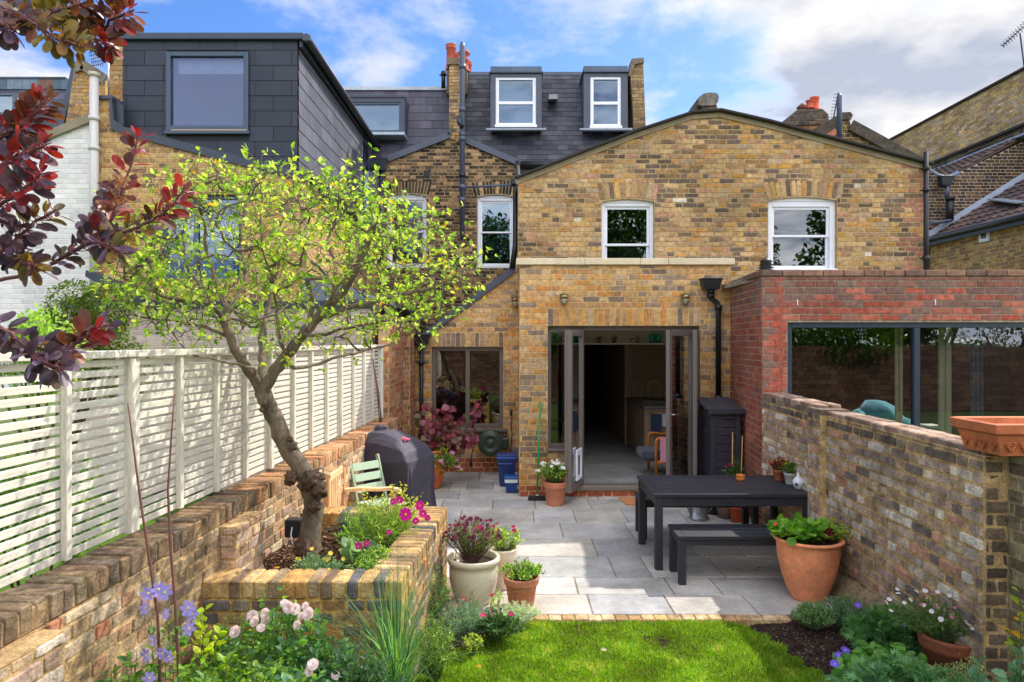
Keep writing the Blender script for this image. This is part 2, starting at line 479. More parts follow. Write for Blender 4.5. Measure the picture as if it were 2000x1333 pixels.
def brick(mb, o, u, v, n, u0, u1, v0, v1, col, proud, m=0, hi=False, j=0.0, ch=0.004):
    back = -0.004
    def pt(a, b, c): return o + u*a + v*b + n*c
    if not hi:
        ju = [rj(j) for _ in range(8)]
        pr = proud + rj(j*.8)
        i = len(mb.v)
        for (a, b) in ((u0,v0),(u1,v0),(u1,v1),(u0,v1)):
            w = pt(a, b, back); mb.v.append((w.x,w.y,w.z))
        k = 0
        for (a, b) in ((u0+ch,v0+ch),(u1-ch,v0+ch),(u1-ch,v1-ch),(u0+ch,v1-ch)):
            w = pt(a+ju[k], b+ju[k+1], pr+rj(j*.5)); mb.v.append((w.x,w.y,w.z)); k += 2
        mb.face((i+4,i+5,i+6,i+7), col, m)
        for q in range(4):
            q2 = (q+1) % 4
            mb.face((i+q, i+q2, i+4+q2, i+4+q), col, m)
        return
    nu, nv = (6, 3) if (u1-u0) > 0.13 else (4, 3)
    i = len(mb.v); sd = random.random()*50; pr = proud + rj(j)
    for b in range(nv+1):
        for a in range(nu+1):
            fa, fb = a/nu, b/nv
            uu = u0+(u1-u0)*fa; vv = v0+(v1-v0)*fb
            edge = (a in (0,nu)) + (b in (0,nv))
            cc = back if edge else pr
            if edge == 0:
                cc += 0.005*noise.noise(Vector((uu*22+sd, vv*22, sd)))
                if a in (1,nu-1): uu = (u0 if a == 1 else u1) + (0.007 if a == 1 else -0.007) + rj(.003)
                if b in (1,nv-1): vv = (v0 if b == 1 else v1) + (0.006 if b == 1 else -0.006) + rj(.0025)
            else:
                if edge == 2:
                    uu += 0.004*(1 if a == 0 else -1); vv += 0.004*(1 if b == 0 else -1)
                uu += rj(.002); vv += rj(.002)
            w = pt(uu, vv, cc); mb.v.append((w.x,w.y,w.z))
    for b in range(nv):
        for a in range(nu):
            q = i + b*(nu+1) + a
            mb.face((q, q+1, q+nu+2, q+nu+1), col, m, False)

def intervals(poly, v):
    xs = []
    for k in range(len(poly)):
        (x0, y0), (x1, y1) = poly[k], poly[(k+1) % len(poly)]
        if (y0 <= v < y1) or (y1 <= v < y0):
            xs.append(x0 + (x1-x0)*(v-y0)/(y1-y0))
    xs.sort()
    return [(xs[k], xs[k+1]) for k in range(0, len(xs)-1, 2)]
def courses(mb, o, u, v, n, poly, pal, holes=(), bond='flemish', L=0.225, h=0.075, j=0.010, proud=0.006, m=0,
            hi=False, jt=0.0015, vbase=None, white=0.0, patch=None):
    """lay real bricks over the polygon (u,v), leaving the hole rectangles (u0,v0,u1,v1) free"""
    mean = [sum(p[q] for p in pal)/len(pal) for q in range(3)]; holes = [h_[:4] for h_ in holes]
    vs = [p[1] for p in poly]; v0 = min(vs); v1 = max(vs)
    if vbase is not None: v0 = vbase + math.floor((v0-vbase)/h)*h
    row = 0; vv = v0
    while vv < v1 - 0.3*h:
        a, b = vv, min(vv+h, v1)
        vc = vv + h*.5
        ivs = intervals(poly, min(vc, v1-1e-4))
        segs = []
        for (x0, x1) in ivs:
            cur = [(x0, x1)]
            for (hu0, hv0, hu1, hv1) in holes:
                if hv0-0.2*h < vc < hv1+0.2*h:
                    nx = []
                    for (s0, s1) in cur:
                        if hu1 <= s0 or hu0 >= s1: nx.append((s0, s1)); continue
                        if hu0 > s0: nx.append((s0, hu0))
                        if hu1 < s1: nx.append((hu1, s1))
                    cur = nx
            segs += cur
        for (s0, s1) in segs:
            if bond == 'flemish': pat = [L, L*.5] if True else [L]
            elif bond == 'english': pat = [L] if row % 2 == 0 else [L*.5]
            else: pat = [L]
            per = sum(pat)
            ph = (row % 2) * (per*.5 if bond != 'english' else L*.25) + 0.013*row
            x = math.floor((s0-ph)/per)*per + ph; k = 0
            while x < s1:
                w = pat[k % len(pat)]; k += 1
                xa, xb = max(x, s0), min(x+w, s1)
                x += w
                if xb-xa < 0.028: continue
                col = jit(random.choice(pal), 0.10)
                if white and random.random() < white: col = jit(C(226,216,198), 0.08)
                if patch: col = patch((xa+xb)/2, vc, col)
                tn = 1 + .30*noise.noise(Vector(((xa+xb)*.45+o.x, vc*1.2, o.y))) + .16*noise.noise(Vector((xa*2.6, vc*3.4+o.y, 5)))
                col = tuple((.90*col[q]+.10*mean[q])*tn for q in range(3))
                brick(mb, o, u, v, n, xa+j/2, xb-j/2, a+j/2, b-j/2, col, proud, m, hi, jt)
        vv += h; row += 1
def soldier(mb, o, u, v, n, u0, u1, v0, v1, pal, m=0, fan=0.0, w=0.075, proud=0.008, rise=0.0):
    """row of bricks standing on end; fan tilts them, rise arches the bottom edge"""
    k = max(1, round((u1-u0)/w)); w = (u1-u0)/k; uc = (u0+u1)/2; j = 0.005
    for q in range(k):
        a, b = u0+q*w, u0+(q+1)*w; mid = (a+b)/2
        t = (mid-uc)/((u1-u0)/2)
        r = rise*(1-t*t); sh = fan*t
        col = jit(random.choice(pal), 0.10); pr = proud + rj(.0015); i = len(mb.v)
        for (dd, c2) in ((0, -0.012), (0.004, pr)):
            for (x, z) in ((a+j+dd, v0+r+dd), (b-j-dd, v0+r+dd), (b-j-dd+sh, v1+r*.5-dd), (a+j+dd+sh, v1+r*.5-dd)):
                p = o + u*x + v*z + n*c2; mb.v.append((p.x,p.y,p.z))
        mb.face((i+4,i+5,i+6,i+7), col, m)
        for s_ in range(4):
            s2 = (s_+1) % 4; mb.face((i+s_, i+s2, i+4+s2, i+4+s_), col, m)
def rect(u0, v0, u1, v1, arch=0):
    if not arch: return [(u0,v0),(u1,v0),(u1,v1),(u0,v1)]
    return [(u0,v0),(u1,v0)] + [(u1+(u0-u1)*k/10, v1+arch*(1-(2*k/10-1)**2)) for k in range(11)]

# ================================================================== LARGE STRUCTURE
def xz(pts, D): return [(X(a, D), Z(b, D)) for a, b in pts]
NF = Vector((0,-1,0))
def front_wall(name, D, poly, parent, pal, mort, holes=(), soldiers=(), thick=0.24, matn='masonry', holepolys=None, **kw):
    mb = MB(); o = Vector((0, D, 0))
    hp = holepolys if holepolys is not None else [rect(*h) for h in holes]
    mb.prism(poly, o, UX, UZ, NF, thick, mort, 0, holes=hp, sidecol=tuple(.85*x for x in pal[0]))
    ex = list(holes) + [(s[0], s[2], s[1], s[3]) for s in soldiers]
    courses(mb, o, UX, UZ, NF, poly, pal, ex, **kw)
    for s in soldiers:
        soldier(mb, o, UX, UZ, NF, s[0], s[1], s[2], s[3], s[4] if len(s) > 4 else pal, 0, *(s[5:] if len(s) > 5 else ()))
    return mb.build(name, matn, parent)
def side_wall(name, p0, p1, poly, parent, pal, mort, facing, thick=0.22, matn='masonry', holes=(), hp=None, **kw):
    """wall running in depth from p0 to p1 (x,y); poly in (distance from p0, z); facing +1 = towards +x, -1 = towards -x"""
    a = Vector((p0[0], p0[1], 0)); b = Vector((p1[0], p1[1], 0)); Ld = (b-a).length; d = (b-a).normalized()
    if facing > 0: o, u, n = a, d, d.cross(UZ); pl = poly; hs = holes
    else:
        o, u = b, -d; n = u.cross(UZ); pl = [(Ld-p[0], p[1]) for p in poly]; hs = [(Ld-h[2], h[1], Ld-h[0], h[3]) for h in holes]
    mb = MB()
    mb.prism(pl, o, u, UZ, n, thick, mort, 0, holes=[rect(*h) for h in hs], sidecol=tuple(.85*x for x in pal[0]))
    courses(mb, o, u, UZ, n, pl, pal, hs, **kw)
    return mb.build(name, matn, parent)

WHT = C(236,238,242); GREYFR = C(112,102,96); NAVY = C(48,62,78); BLACK = C(24,26,30); LEADC = C(74,80,94); SLT = C(82,84,98)
def sash_window(parent, x0, x1, z0, z1, D, arch=0.0, glass='mirror_glass', fw=0.06, blind=None, label=None, inner=C(60,62,66)):
    """white box sash window; D is the wall face"""
    mb = MB(); y = D + 0.06
    w = mb.box
    w(x0, x0+fw, y, y+.1, z0, z1, WHT, 0, .006); w(x1-fw, x1, y, y+.1, z0, z1, WHT, 0, .006)
    w(x0+fw, x1-fw, y, y+.1, z1-fw, z1, WHT, 0, .006)
    w(x0-.01, x1+.01, y-.07, y+.1, z0-.05, z0+.012, WHT, 0, .006)
    if arch:
        n = 12; pts = [(x0, z1-.002)] + [(x0+(x1-x0)*k/n, z1+arch*(1-(2*k/n-1)**2)) for k in range(n+1)] + [(x1, z1-.002)]
        mb.prism(pts, Vector((0, y-.012, 0)), UX, UZ, NF, .08, WHT, 0)
    win = mb.build('window', 'paint', parent)
    if label: win['label'] = label
    zm = (z0+z1)/2; gx0, gx1 = x0+fw, x1-fw
    for (a, b, yy, hr) in ((zm-.02, z1-fw, y+.03, .035), (z0+.02, zm+.02, y+.062, .05)):
        s = MB()
        s.box(gx0, gx0+.04, yy, yy+.03, a, b, WHT, 0, .004); s.box(gx1-.04, gx1, yy, yy+.03, a, b, WHT, 0, .004)
        s.box(gx0+.04, gx1-.04, yy, yy+.03, a, a+hr, WHT, 0, .004); s.box(gx0+.04, gx1-.04, yy, yy+.03, b-.04, b, WHT, 0, .004)
        s.build('sash', 'paint', win)
        g = MB(); g.quad((gx0+.04, yy+.015, a+hr), (gx1-.04, yy+.015, a+hr), (gx1-.04, yy+.015, b-.04), (gx0+.04, yy+.015, b-.04), WHT)
        g.build('pane', glass, win)
    room = MB(); ya, yb = y+.11, y+1.1
    room.quad((x0,yb,z0), (x1,yb,z0), (x1,yb,z1), (x0,yb,z1), inner)
    for (p, q) in (((x0,ya),(x0,yb)), ((x1,yb),(x1,ya))):
        room.quad((p[0],p[1],z0), (q[0],q[1],z0), (q[0],q[1],z1), (p[0],p[1],z1), inner)
    room.quad((x0,ya,z0),(x1,ya,z0),(x1,yb,z0),(x0,yb,z0), inner); room.quad((x0,ya,z1),(x1,ya,z1),(x1,yb,z1),(x0,yb,z1), inner)
    room.build('room_lining', 'plaster', win)
    if blind:
        b = MB(); zz = z1-(z1-z0)*blind; b.box(x0+fw, x1-fw, y+.12, y+.13, zz, z1, C(214,220,226)); b.build('blind', 'matt', win)
    return win
def frame_window(parent, x0, x1, z0, z1, D, cols, fw=0.05, col=GREYFR, glass='glass', deep=0.08, inner=None, back=1.0, label=None, name='window'):
    mb = MB(); y = D + deep
    mb.box(x0, x0+fw, y, y+.07, z0, z1, col, 0, .004); mb.box(x1-fw, x1, y, y+.07, z0, z1, col, 0, .004)
    mb.box(x0+fw, x1-fw, y, y+.07, z0, z0+fw, col, 0, .004); mb.box(x0+fw, x1-fw, y, y+.07, z1-fw, z1, col, 0, .004)
    for c in cols: mb.box(c-fw*.55, c+fw*.55, y-.004, y+.074, z0+fw, z1-fw, col, 0, .004)
    win = mb.build(name, 'paint', parent)
    if label: win['label'] = label
    xs = [x0+fw] + [c for c in cols] + [x1-fw]
    for k in range(len(xs)-1):
        a = xs[k] + (fw*.55 if k else 0); b = xs[k+1] - (fw*.55 if k < len(xs)-2 else 0)
        g = MB(); g.quad((a,y+.035,z0+fw),(b,y+.035,z0+fw),(b,y+.035,z1-fw),(a,y+.035,z1-fw), WHT); g.build('pane', glass, win)
    if inner:
        r = MB(); ya, yb = y+.08, y+back
        r.quad((x0,yb,z0),(x1,yb,z0),(x1,yb,z1),(x0,yb,z1), inner)
        for (p, q) in (((x0,ya),(x0,yb)), ((x1,yb),(x1,ya))):
            r.quad((p[0],p[1],z0),(q[0],q[1],z0),(q[0],q[1],z1),(p[0],p[1],z1), inner)
        r.quad((x0,ya,z0),(x1,ya,z0),(x1,yb,z0),(x0,yb,z0), inner); r.quad((x0,ya,z1),(x1,ya,z1),(x1,yb,z1),(x0,yb,z1), inner)
        r.build('room_lining', 'plaster', win)
    return win
def pipe(parent, x, y, z0, z1, r=0.034, col=BLACK, name='drainpipe', collars=(), matn='cast_iron'):
    mb = MB(); mb.tube([(x,y,z0),(x,y,z1)], r, 12, col)
    for c in collars: mb.tube([(x,y,c-.035),(x,y,c+.035)], r*1.28, 12, col)
    for c in collars: mb.box(x-r*2.0, x+r*2.0, y+r*.5, y+r*1.3, c-.012, c+.012, col, 0, .003)
    return mb.build(name, matn, parent)
def hopper(parent, x, y, z, w=0.26, h=0.17, d=0.17, col=BLACK):
    mb = MB()
    mb.hexa([(x-w*.36,y-d*.4,z),(x+w*.36,y-d*.4,z),(x+w*.36,y+d*.5,z),(x-w*.36,y+d*.5,z),
             (x-w*.46,y-d*.5,z+h*.85),(x+w*.46,y-d*.5,z+h*.85),(x+w*.46,y+d*.5,z+h*.85),(x-w*.46,y+d*.5,z+h*.85)], col)
    mb.box(x-w/2, x+w/2, y-d*.56, y+d*.52, z+h*.85, z+h, col, 0, .006)
    mb.tube([(x,y,z-.05),(x,y,z)], .045, 12, col)
    return mb.build('hopper', 'cast_iron', parent)
def slates(mb, o, u, v, n, poly, w, h, pal, holes=(), gap=0.003, tilt=0.010, jc=0.10, m=0):
    """courses of overlapping slates: each one a thin tilted plate"""
    v0 = min(p[1] for p in poly); v1 = max(p[1] for p in poly); row = 0; vv = v0
    while vv < v1-.01:
        b = min(vv+h, v1); vc = vv+h*.5
        for (s0, s1) in intervals(poly, min(vc, v1-1e-4)):
            x = math.floor(s0/w)*w + (row % 2)*w*.5
            if x > s0: x -= w
            while x < s1:
                xa, xb = max(x, s0), min(x+w, s1); x += w
                if xb-xa < .02: continue
                for (h0,h1,h2,h3) in holes:
                    if h1-.3*h < vc < h3+.1*h:
                        if h0 <= xa and xb <= h2: xb = xa
                        elif xa < h0 < xb: xb = h0
                        elif xa < h2 < xb: xa = h2
                if xb-xa < .02: continue
                c = jit(random.choice(pal), jc); i = len(mb.v); t2 = tilt+rj(.0015)
                for (a, q, d) in ((xa+gap,vv+gap*.3,t2),(xb-gap,vv+gap*.3,t2),(xb-gap,b,.002),(xa+gap,b,.002),
                                  (xa+gap,vv+gap*.3,-.004),(xb-gap,vv+gap*.3,-.004)):
                    p = o+u*a+v*q+n*d; mb.v.append((p.x,p.y,p.z))
                mb.face((i,i+1,i+2,i+3), c, m); mb.face((i+4,i+5,i+1,i), c, m)
        vv = b if b < v1 else v1+1; row += 1

# ------------------------------------------------------------------ the house with the open doors
house = thing('brick_house', 'yellow stock brick house with a flat-roofed rear extension and folded-open glass doors', 'house', (1.5, 9.22, 0))
DE = 9.22
op = [(.484,.64),(.484,2.304),(2.538,2.304),(2.538,.13),(.765,.13),(.765,.64)]
def plinth(u, v, col):
    if v < .15: return jit(C(176,84,62), .15)
    k = noise.noise(Vector((u*1.7, v*2.3, 11)))
    if k > .22 and random.random() < .4: return jit(random.choice([C(206,138,72), C(198,146,84), C(214,150,80)]), .1)
    if k < -.25 and random.random() < .4: return jit(random.choice([C(150,132,118), C(168,148,128), C(130,112,100)]), .1)
    return col
front_wall('extension_wall', DE, rect(.104, 0, 2.955, 3.125), house, YEL, M_YEL,
           holes=[(.484,.64,.765,2.304),(.765,.13,2.538,2.304)], holepolys=[op], soldiers=[(.484,2.538,2.310,2.540,YEL)], patch=plinth)
front_wall('return_wall', 10.95, [(-1.66,0),(.11,0),(.11,3.28),(-1.37,2.20),(-1.66,1.98)], house, YEL, M_YEL,
           holes=[(-1.29,.70,-.14,2.005)], soldiers=[(-1.29,-.14,2.01,2.235,YEL)], patch=lambda u, v, c: jit(C(160,84,66), .15) if v < .2 else c)
side_wall('extension_side_wall', (.104, DE+.01), (.104, 10.95), rect(0, 0, 1.73, 3.12), house, YEL, M_YEL, -1)
mb = MB()      # stone coping in four lengths
xs = [.06, 1.09, 1.80, 2.27, 2.99]
xs = [.055, .98, 1.73, 2.10, 3.0]
for k in range(4): mb.box(xs[k]+.002, xs[k+1]-.002, DE-.045, DE+.30, 3.127, 3.215, jit(C(222,206,172), .04), 0, .006)
mb.box(.055, .36, DE+.302, 10.4, 3.127, 3.215, C(216,200,170), 0, .006)
mb.build('coping_stone', 'stone', house)
mb = MB(); mb.prism([(.36,DE+.31),(2.95,DE+.31),(2.95,10.49),(.36,10.49)], Vector((0,0,3.08)), UX, UY, UZ, .06, C(70,72,76), 0, holes=[[(.8,9.62),(2.5,9.62),(2.5,10.40),(.8,10.40)]]); mb.build('flat_roof', 'lead', house)  # opening added in the roof to let daylight into the kitchen
mb = MB()      # sloping parapet edge of the side return
a, b = Vector((-1.68,10.93,1.985)), Vector((.10,10.93,3.305)); mb.bar(a, b, .10, .035, LEADC, up=Vector((0,-1,0)))
mb.build('verge', 'lead', house)
mb = MB()      # lean-to roof of the side return
mb.hexa([(-1.62,10.99,1.93),(.1,10.99,3.19),(.1,15.5,3.19),(-1.62,15.5,1.93),(-1.62,10.99,1.99),(.1,10.99,3.25),(.1,15.5,3.25),(-1.62,15.5,1.99)], C(60,66,80))
mb.build('lean_to_roof', 'slate', house)
mb = MB(); mb.box(-1.36,-.07,10.86,11.0,.655,.70,GREYFR,0,.004); mb.build('window_sill','paint',house)
frame_window(house, -1.29, -.14, .70, 2.005, 10.95, [-.715], fw=.062, inner=C(62,58,54), back=1.6, deep=.07, glass='mirror_glass')
hopper(house, X(823,10.85), 10.85, 2.06, w=.29, h=.15)
pipe(house, X(823,10.85), 10.86, .05, 2.03, .032, collars=(1.75,.6))
# air brick and small terracotta grille
mb = MB(); mb.box(X(883,10.94), X(908,10.94), 10.925, 10.96, .30, .37, C(170,120,96), 0, .003)
for k in range(7): mb.box(X(885,10.94)+k*.028, X(885,10.94)+k*.028+.012, 10.921, 10.93, .312, .358, C(60,44,38))
mb.build('air_brick', 'terracotta', house)

# gable of the upper storey (outrigger) shared with the neighbour
DG = 10.5
gp = [(.09,2.65),(6.36,2.65),(6.36,4.80)] + [(3.94,5.43),(3.19,5.60),(2.757,5.565),(1.89,5.285),(.09,4.585)]
W1 = (1.378, 2.95, 2.19, 4.24); W2 = (3.94, 3.20, 5.00, 4.26)
def gpatch(u, v, col):
    if u > 6.0 and random.random() < .55: return jit(C(176,118,100), .12)
    if u > 3.2 and random.random() < .10: return jit(C(190,140,62), .12)
    k = noise.noise(Vector((u*1.1+4, v*1.5, 2))) + .6*noise.noise(Vector((u*3.1, v*4.3, 7)))
    if k > .10 and random.random() < .62: return jit(random.choice([C(112,94,78), C(92,80,72), C(132,108,84), C(146,112,72), C(104,92,84)]), .12)
    if k < -.20 and random.random() < .6: return jit(random.choice([C(206,172,122), C(196,164,116), C(204,160,96)]), .08)
    return col
front_wall('gable_wall', DG, gp, house, OLD, M_OLD, holes=[W1+(.042,), W2+(.052,)],
           soldiers=[(1.35, 2.22, 4.262, 4.525, OLD, .05, .078, .008, .04), (3.92, 5.06, 4.282, 4.545, OLD, .06, .078, .008, .05)],
           patch=gpatch, white=0.012, j=.013, jt=.004)
sash_window(house, W1[0], W1[2], W1[1], W1[3], DG, arch=.045, label='white sash window in the gable above the open doors')
sash_window(house, W2[0], W2[2], W2[1], W2[3], DG, arch=.055, fw=.085, label='wider white sash window near the right end of the gable')
ridge = [(.06,4.585),(1.89,5.30),(2.757,5.585),(3.19,5.62),(3.94,5.45),(5.1,5.14),(6.42,4.795)]
mb = MB()      # mortar fillet and slate verge following the gable
for k in range(len(ridge)-1):
    a = Vector((ridge[k][0], DG-.035, ridge[k][1]+.012)); b = Vector((ridge[k+1][0], DG-.035, ridge[k+1][1]+.012)); d = (b-a).normalized()
    mb.bar(a-d*.004, b+d*.004, .03, .16, C(58,56,52), up=Vector((0,-1,0)))
for k in range(len(ridge)-1):
    a = Vector((ridge[k][0], DG-.012, ridge[k][1]-.045)); b = Vector((ridge[k+1][0], DG-.012, ridge[k+1][1]-.045)); d = (b-a).normalized()
    mb.bar(a-d*.004, b+d*.004, .075, .03, C(160,146,118), up=Vector((0,-1,0)))
mb.build('verge', 'stone', house)
mb = MB()      # slate roof slopes behind the gable
for (a, b) in ((ridge[0], ridge[3]), (ridge[3], ridge[-1])):
    mb.hexa([(a[0],DG+.04,a[1]-.06),(b[0],DG+.04,b[1]-.06),(b[0],15.5,b[1]-.06),(a[0],15.5,a[1]-.06),
             (a[0],DG+.04,a[1]-.005),(b[0],DG+.04,b[1]-.005),(b[0],15.5,b[1]-.005),(a[0],15.5,a[1]-.005)], C(70,70,78))
mb.build('outrigger_roof', 'slate', house)
mb = MB()      # weathered stump of a chimney at the ridge
mb.prism(xz([(1341,236),(1350,214),(1362,194),(1367,188),(1371,190),(1371,236)], 10.62), Vector((0,10.62,0)), UX, UZ, NF, .45, C(92,90,88))
mb.prism(xz([(1371,236),(1371,206),(1399,204),(1402,214),(1401,236)], 10.56), Vector((0,10.56,0)), UX, UZ, NF, .5, C(120,100,74))
courses(mb, Vector((0,10.56,0)), UX, UZ, NF, xz([(1371,236),(1371,206),(1399,204),(1401,236)], 10.56), [C(120,100,74),C(88,82,78),C(100,84,60)], bond='header', L=.12, jt=.004)
mb.prism(xz([(1365,205),(1366,190),(1374,183),(1388,181),(1400,182),(1404,188),(1403,199),(1396,206),(1372,207)], 10.52), Vector((0,10.52,0)), UX, UZ, NF, .55, C(128,122,112))
mb.build('chimney', 'old_masonry', house)

# the tall rear wall of the terrace in the middle
DR = 15.6
rp = xz([(737,760),(737,322),(752,316),(878,268),(905,276),(1010,322),(1018,324),(1018,760)], DR)
RW1 = (X(755,DR), Z(520,DR), X(833,DR), Z(384,DR)); RW2 = (X(932,DR), Z(520,DR), X(1005,DR), Z(386,DR))
front_wall('rear_wall', DR, rp, house, DARKB + OLD[:6], M_DARK, holes=[RW1+(.055,), RW2+(.055,)],
           soldiers=[(RW1[0]-.06, RW1[2]+.06, RW1[3]+.03, RW1[3]+.34, DARKB, .08, .07, .008, .05), (RW2[0]-.06, RW2[2]+.06, RW2[3]+.03, RW2[3]+.34, DARKB + OLD[:3], .08, .07, .008, .05)])
sash_window(house, *[RW1[i] for i in (0,2,1,3)], DR, arch=.06, fw=.07, glass='mirror_glass', label='white sash window half hidden by the tree crown', inner=C(150,160,170))
sash_window(house, *[RW2[i] for i in (0,2,1,3)], DR, arch=.06, fw=.07, glass='sky_glass', label='white sash window beside the tall soil pipe')
mb = MB(); mb.box(X(828,DR), X(840,DR), DR-.02, DR+.02, Z(346,DR), Z(334,DR), C(18,18,20)); mb.build('air_brick', 'cast_iron', house)
mb = MB()
for (a, b) in (((752,313),(879,264)),((905,272),(1012,318))):
    p, q = P(a[0],a[1],DR-.05), P(b[0],b[1],DR-.05); mb.bar(p, q, .14, .06, LEADC, up=Vector((0,-1,0)))
mb.bar(P(879,264,DR-.05)+Vector((0,.0,0)), P(879,254,DR-.05), .1, .06, LEADC, up=Vector((0,-1,0)))
mb.build('flashing', 'lead', house)
# party wall pier, chimney and pots
mb = MB()
pp = xz([(877,272),(877,124),(905,124),(905,278)], DR-.06)
mb.prism(pp, Vector((0,DR-.06,0)), UX, UZ, NF, 1.6, C(150,128,96))
courses(mb, Vector((0,DR-.06,0)), UX, UZ, NF, pp, OLD, bond='header', L=.2, proud=.006)
mb.prism(xz([(873,126),(875,113),(906,113),(908,126)], DR-.1), Vector((0,DR-.1,0)), UX, UZ, NF, .4, C(136,120,98))
mb.box(X(871,15.9), X(912,15.9), 16.0, 17.4, 7.9, Z(138,16), C(128,108,84))
mb.build('party_wall', 'masonry', house)
def chimney_pot(parent, x, y, z, h, r, col=C(176,84,62), fancy=False, label=None):
    mb = MB()
    pr = [(r*1.05,0),(r*1.05,h*.12),(r*.92,h*.16),(r*.84,h*.8),(r*1.0,h*.84),(r*1.02,h*.9),(r*.9,h*.92),(r*1.04,h*.96),(r*1.04,h),(r*.8,h),(r*.78,h*.7)]
    if fancy: pr = [(r*1.1,0),(r*1.05,h*.1),(r*.75,h*.2),(r*.75,h*.5),(r*.95,h*.55),(r*.75,h*.6),(r*.78,h*.78),(r*1.1,h*.84),(r*1.1,h*.9),(r*.9,h),(r*.7,h),(r*.68,h*.7)]
    mb.lathe((x,y,z), pr, 18, col)
    o = mb.build('chimney_pot', 'terracotta', parent)
    if label: o['label'] = label
chimney_pot(house, X(881,16.2), 16.2, Z(138,16.2), .60, .125)
chimney_pot(house, X(884,15.95), 16.6, Z(132,16.2), .5, .11)
chimney_pot(house, X(906,16.2), 16.3, Z(138,16.2), .50, .13, fancy=True)
chimney_pot(house, X(909,16.2), 16.9, Z(140,16.2), .50, .12)
pipe(house, X(866,16.0), 16.0, Z(172,16), Z(140,16), .05, collars=(Z(146,16),), name='vent_pipe')
GP = C(78,86,104)
mb = MB(); px_ = X(903,15.35)
mb.tube([(px_,15.35,Z(470,15.35)),(px_,15.35,Z(92,15.35)),(px_-.0,15.35,Z(84,15.35))], [.06,.06,.045], 12, GP)
for yy in (131,215,263,272,343,366,391): mb.tube([(px_,15.35,Z(yy,15.35)-.05),(px_,15.35,Z(yy,15.35)+.05)], .078, 12, BLACK if yy in (343,) else GP)
mb.tube([(px_,15.3,Z(250,15.35)),(px_-.06,15.2,Z(243,15.35)),(px_-.07,15.3,Z(232,15.35))], .055, 10, C(52,58,72))
mb.tube([(px_,15.35,Z(367,15.35)),(X(1003,15.35),15.35,Z(361,15.35))], .026, 8, GP)
mb.build('soil_pipe', 'cast_iron', house)
# slate mansard with two dormers
def mansard(parent, pxa, pxb, ybot, ytop, Da, Db, holes, pal, w=.235, h=.125, name='mansard_roof', clip=None):
    z0, z1 = Z(ybot, Da), Z(ytop, Db); v = Vector((0, Db-Da, z1-z0)); Lv = v.length; v.normalize(); n = UX.cross(v)
    x0, x1 = X(pxa, Da), X(pxb, Da); o = Vector((0, Da, z0)); mb = MB()
    poly = clip(x0, x1, Lv) if clip else rect(x0, 0, x1, Lv)
    mb.prism(poly, o, UX, v, n, .12, C(52,52,58))
    slates(mb, o, UX, v, n, poly, w, h, pal, holes)
    return mb, o, v, n, Lv, x0, x1
SL = [C(72,74,84), C(80,82,92), C(64,66,76), C(88,88,96), C(58,60,70)]
mb, *_ = mansard(house, 903, 1241, 322, 146, 15.7, 16.3, (), SL); mb.box(X(903,16.3), X(1232,16.3), 16.28, 18, Z(146,16.3)-.02, Z(143,16.3)+.02, C(96,104,118)); mb.build('mansard_roof', 'slate', house)
def dormer(parent, pa, pb, wa, wb, top, hd, wt, wbt, bot, blind=None):
    D0 = 15.55; mb = MB(); x0, x1 = X(pa,D0), X(pb,D0); w0, w1 = X(wa,D0), X(wb,D0); zt, zh, zw, zb, z0 = Z(top,D0), Z(hd,D0), Z(wt,D0), Z(wbt,D0), Z(bot,D0)
    mb.prism(rect(x0, z0, x1, zh), Vector((0,D0,0)), UX, UZ, NF, .12, LEADC, 0, holes=[rect(w0, zb, w1, zw)])
    mb.box(x0, x0+.05, D0+.121, 16.5, z0, zh, LEADC); mb.box(x1-.05, x1, D0+.121, 16.5, z0, zh, LEADC)
    mb.box(x0-.03, x1+.03, D0-.05, 16.6, zh+.001, zh+.03, C(60,68,84)); mb.box(x0-.1, x1+.1, D0-.06, D0+.05, z0-.05, z0-.002, C(150,160,172), 0, .01)
    slates(mb, Vector((0,D0-.02,0)), UX, UZ, NF, rect(x0, zh+.035, x1, zt), .3, .13, [C(76,92,112), C(70,84,104)])
    mb.box(x0, x1, D0, 16.4, zh+.031, zt, C(70,80,96))
    d = mb.build('dormer', 'lead', parent)
    m2 = MB(); fr = .075; y = D0+.02
    for (a, b, c, e) in ((w0,w0+fr,zb,zw),(w1-fr,w1,zb,zw),(w0+fr,w1-fr,zw-fr*.8,zw),(w0+fr,w1-fr,zb,zb+fr*1.2),(w0+fr,w1-fr,(zb+zw)/2-.05,(zb+zw)/2+.02)):
        m2.box(a, b, y, y+.06, c, e, WHT, 0, .004)
    m2.box(w0-.02, w1+.02, y-.06, y-.002, zb-.02, zb+.04, WHT, 0, .004)
    m2.build('window', 'paint', d)
    g = MB(); g.quad((w0+fr,y+.03,zb+fr),(w1-fr,y+.03,zb+fr),(w1-fr,y+.03,zw-fr),(w0+fr,y+.03,zw-fr), WHT); g.build('pane', 'sky_glass', d)
    g = MB(); g.box(w0, w1, D0+.3, D0+.32, zb, zw, C(70,100,140) if not blind else C(150,190,214)); g.build('curtain', 'matt', d)
    return d
dormer(house, 958, 1058, 968, 1047, 131, 144, 151, 248, 252, blind=True)
dormer(house, 1140, 1226, 1153, 1213, 130, 143, 150, 250, 252)
mb = MB(); vx, vz = X(1080,15.9), Z(190,15.9)
mb.hexa([(vx-.11,15.80,vz-.08),(vx+.11,15.80,vz-.08),(vx+.11,16.05,vz-.05),(vx-.11,16.05,vz-.05),(vx-.09,15.86,vz+.05),(vx+.09,15.86,vz+.05),(vx+.09,16.1,vz+.06),(vx-.09,16.1,vz+.06)], C(140,138,140))
mb.build('roof_vent', 'matt', house)
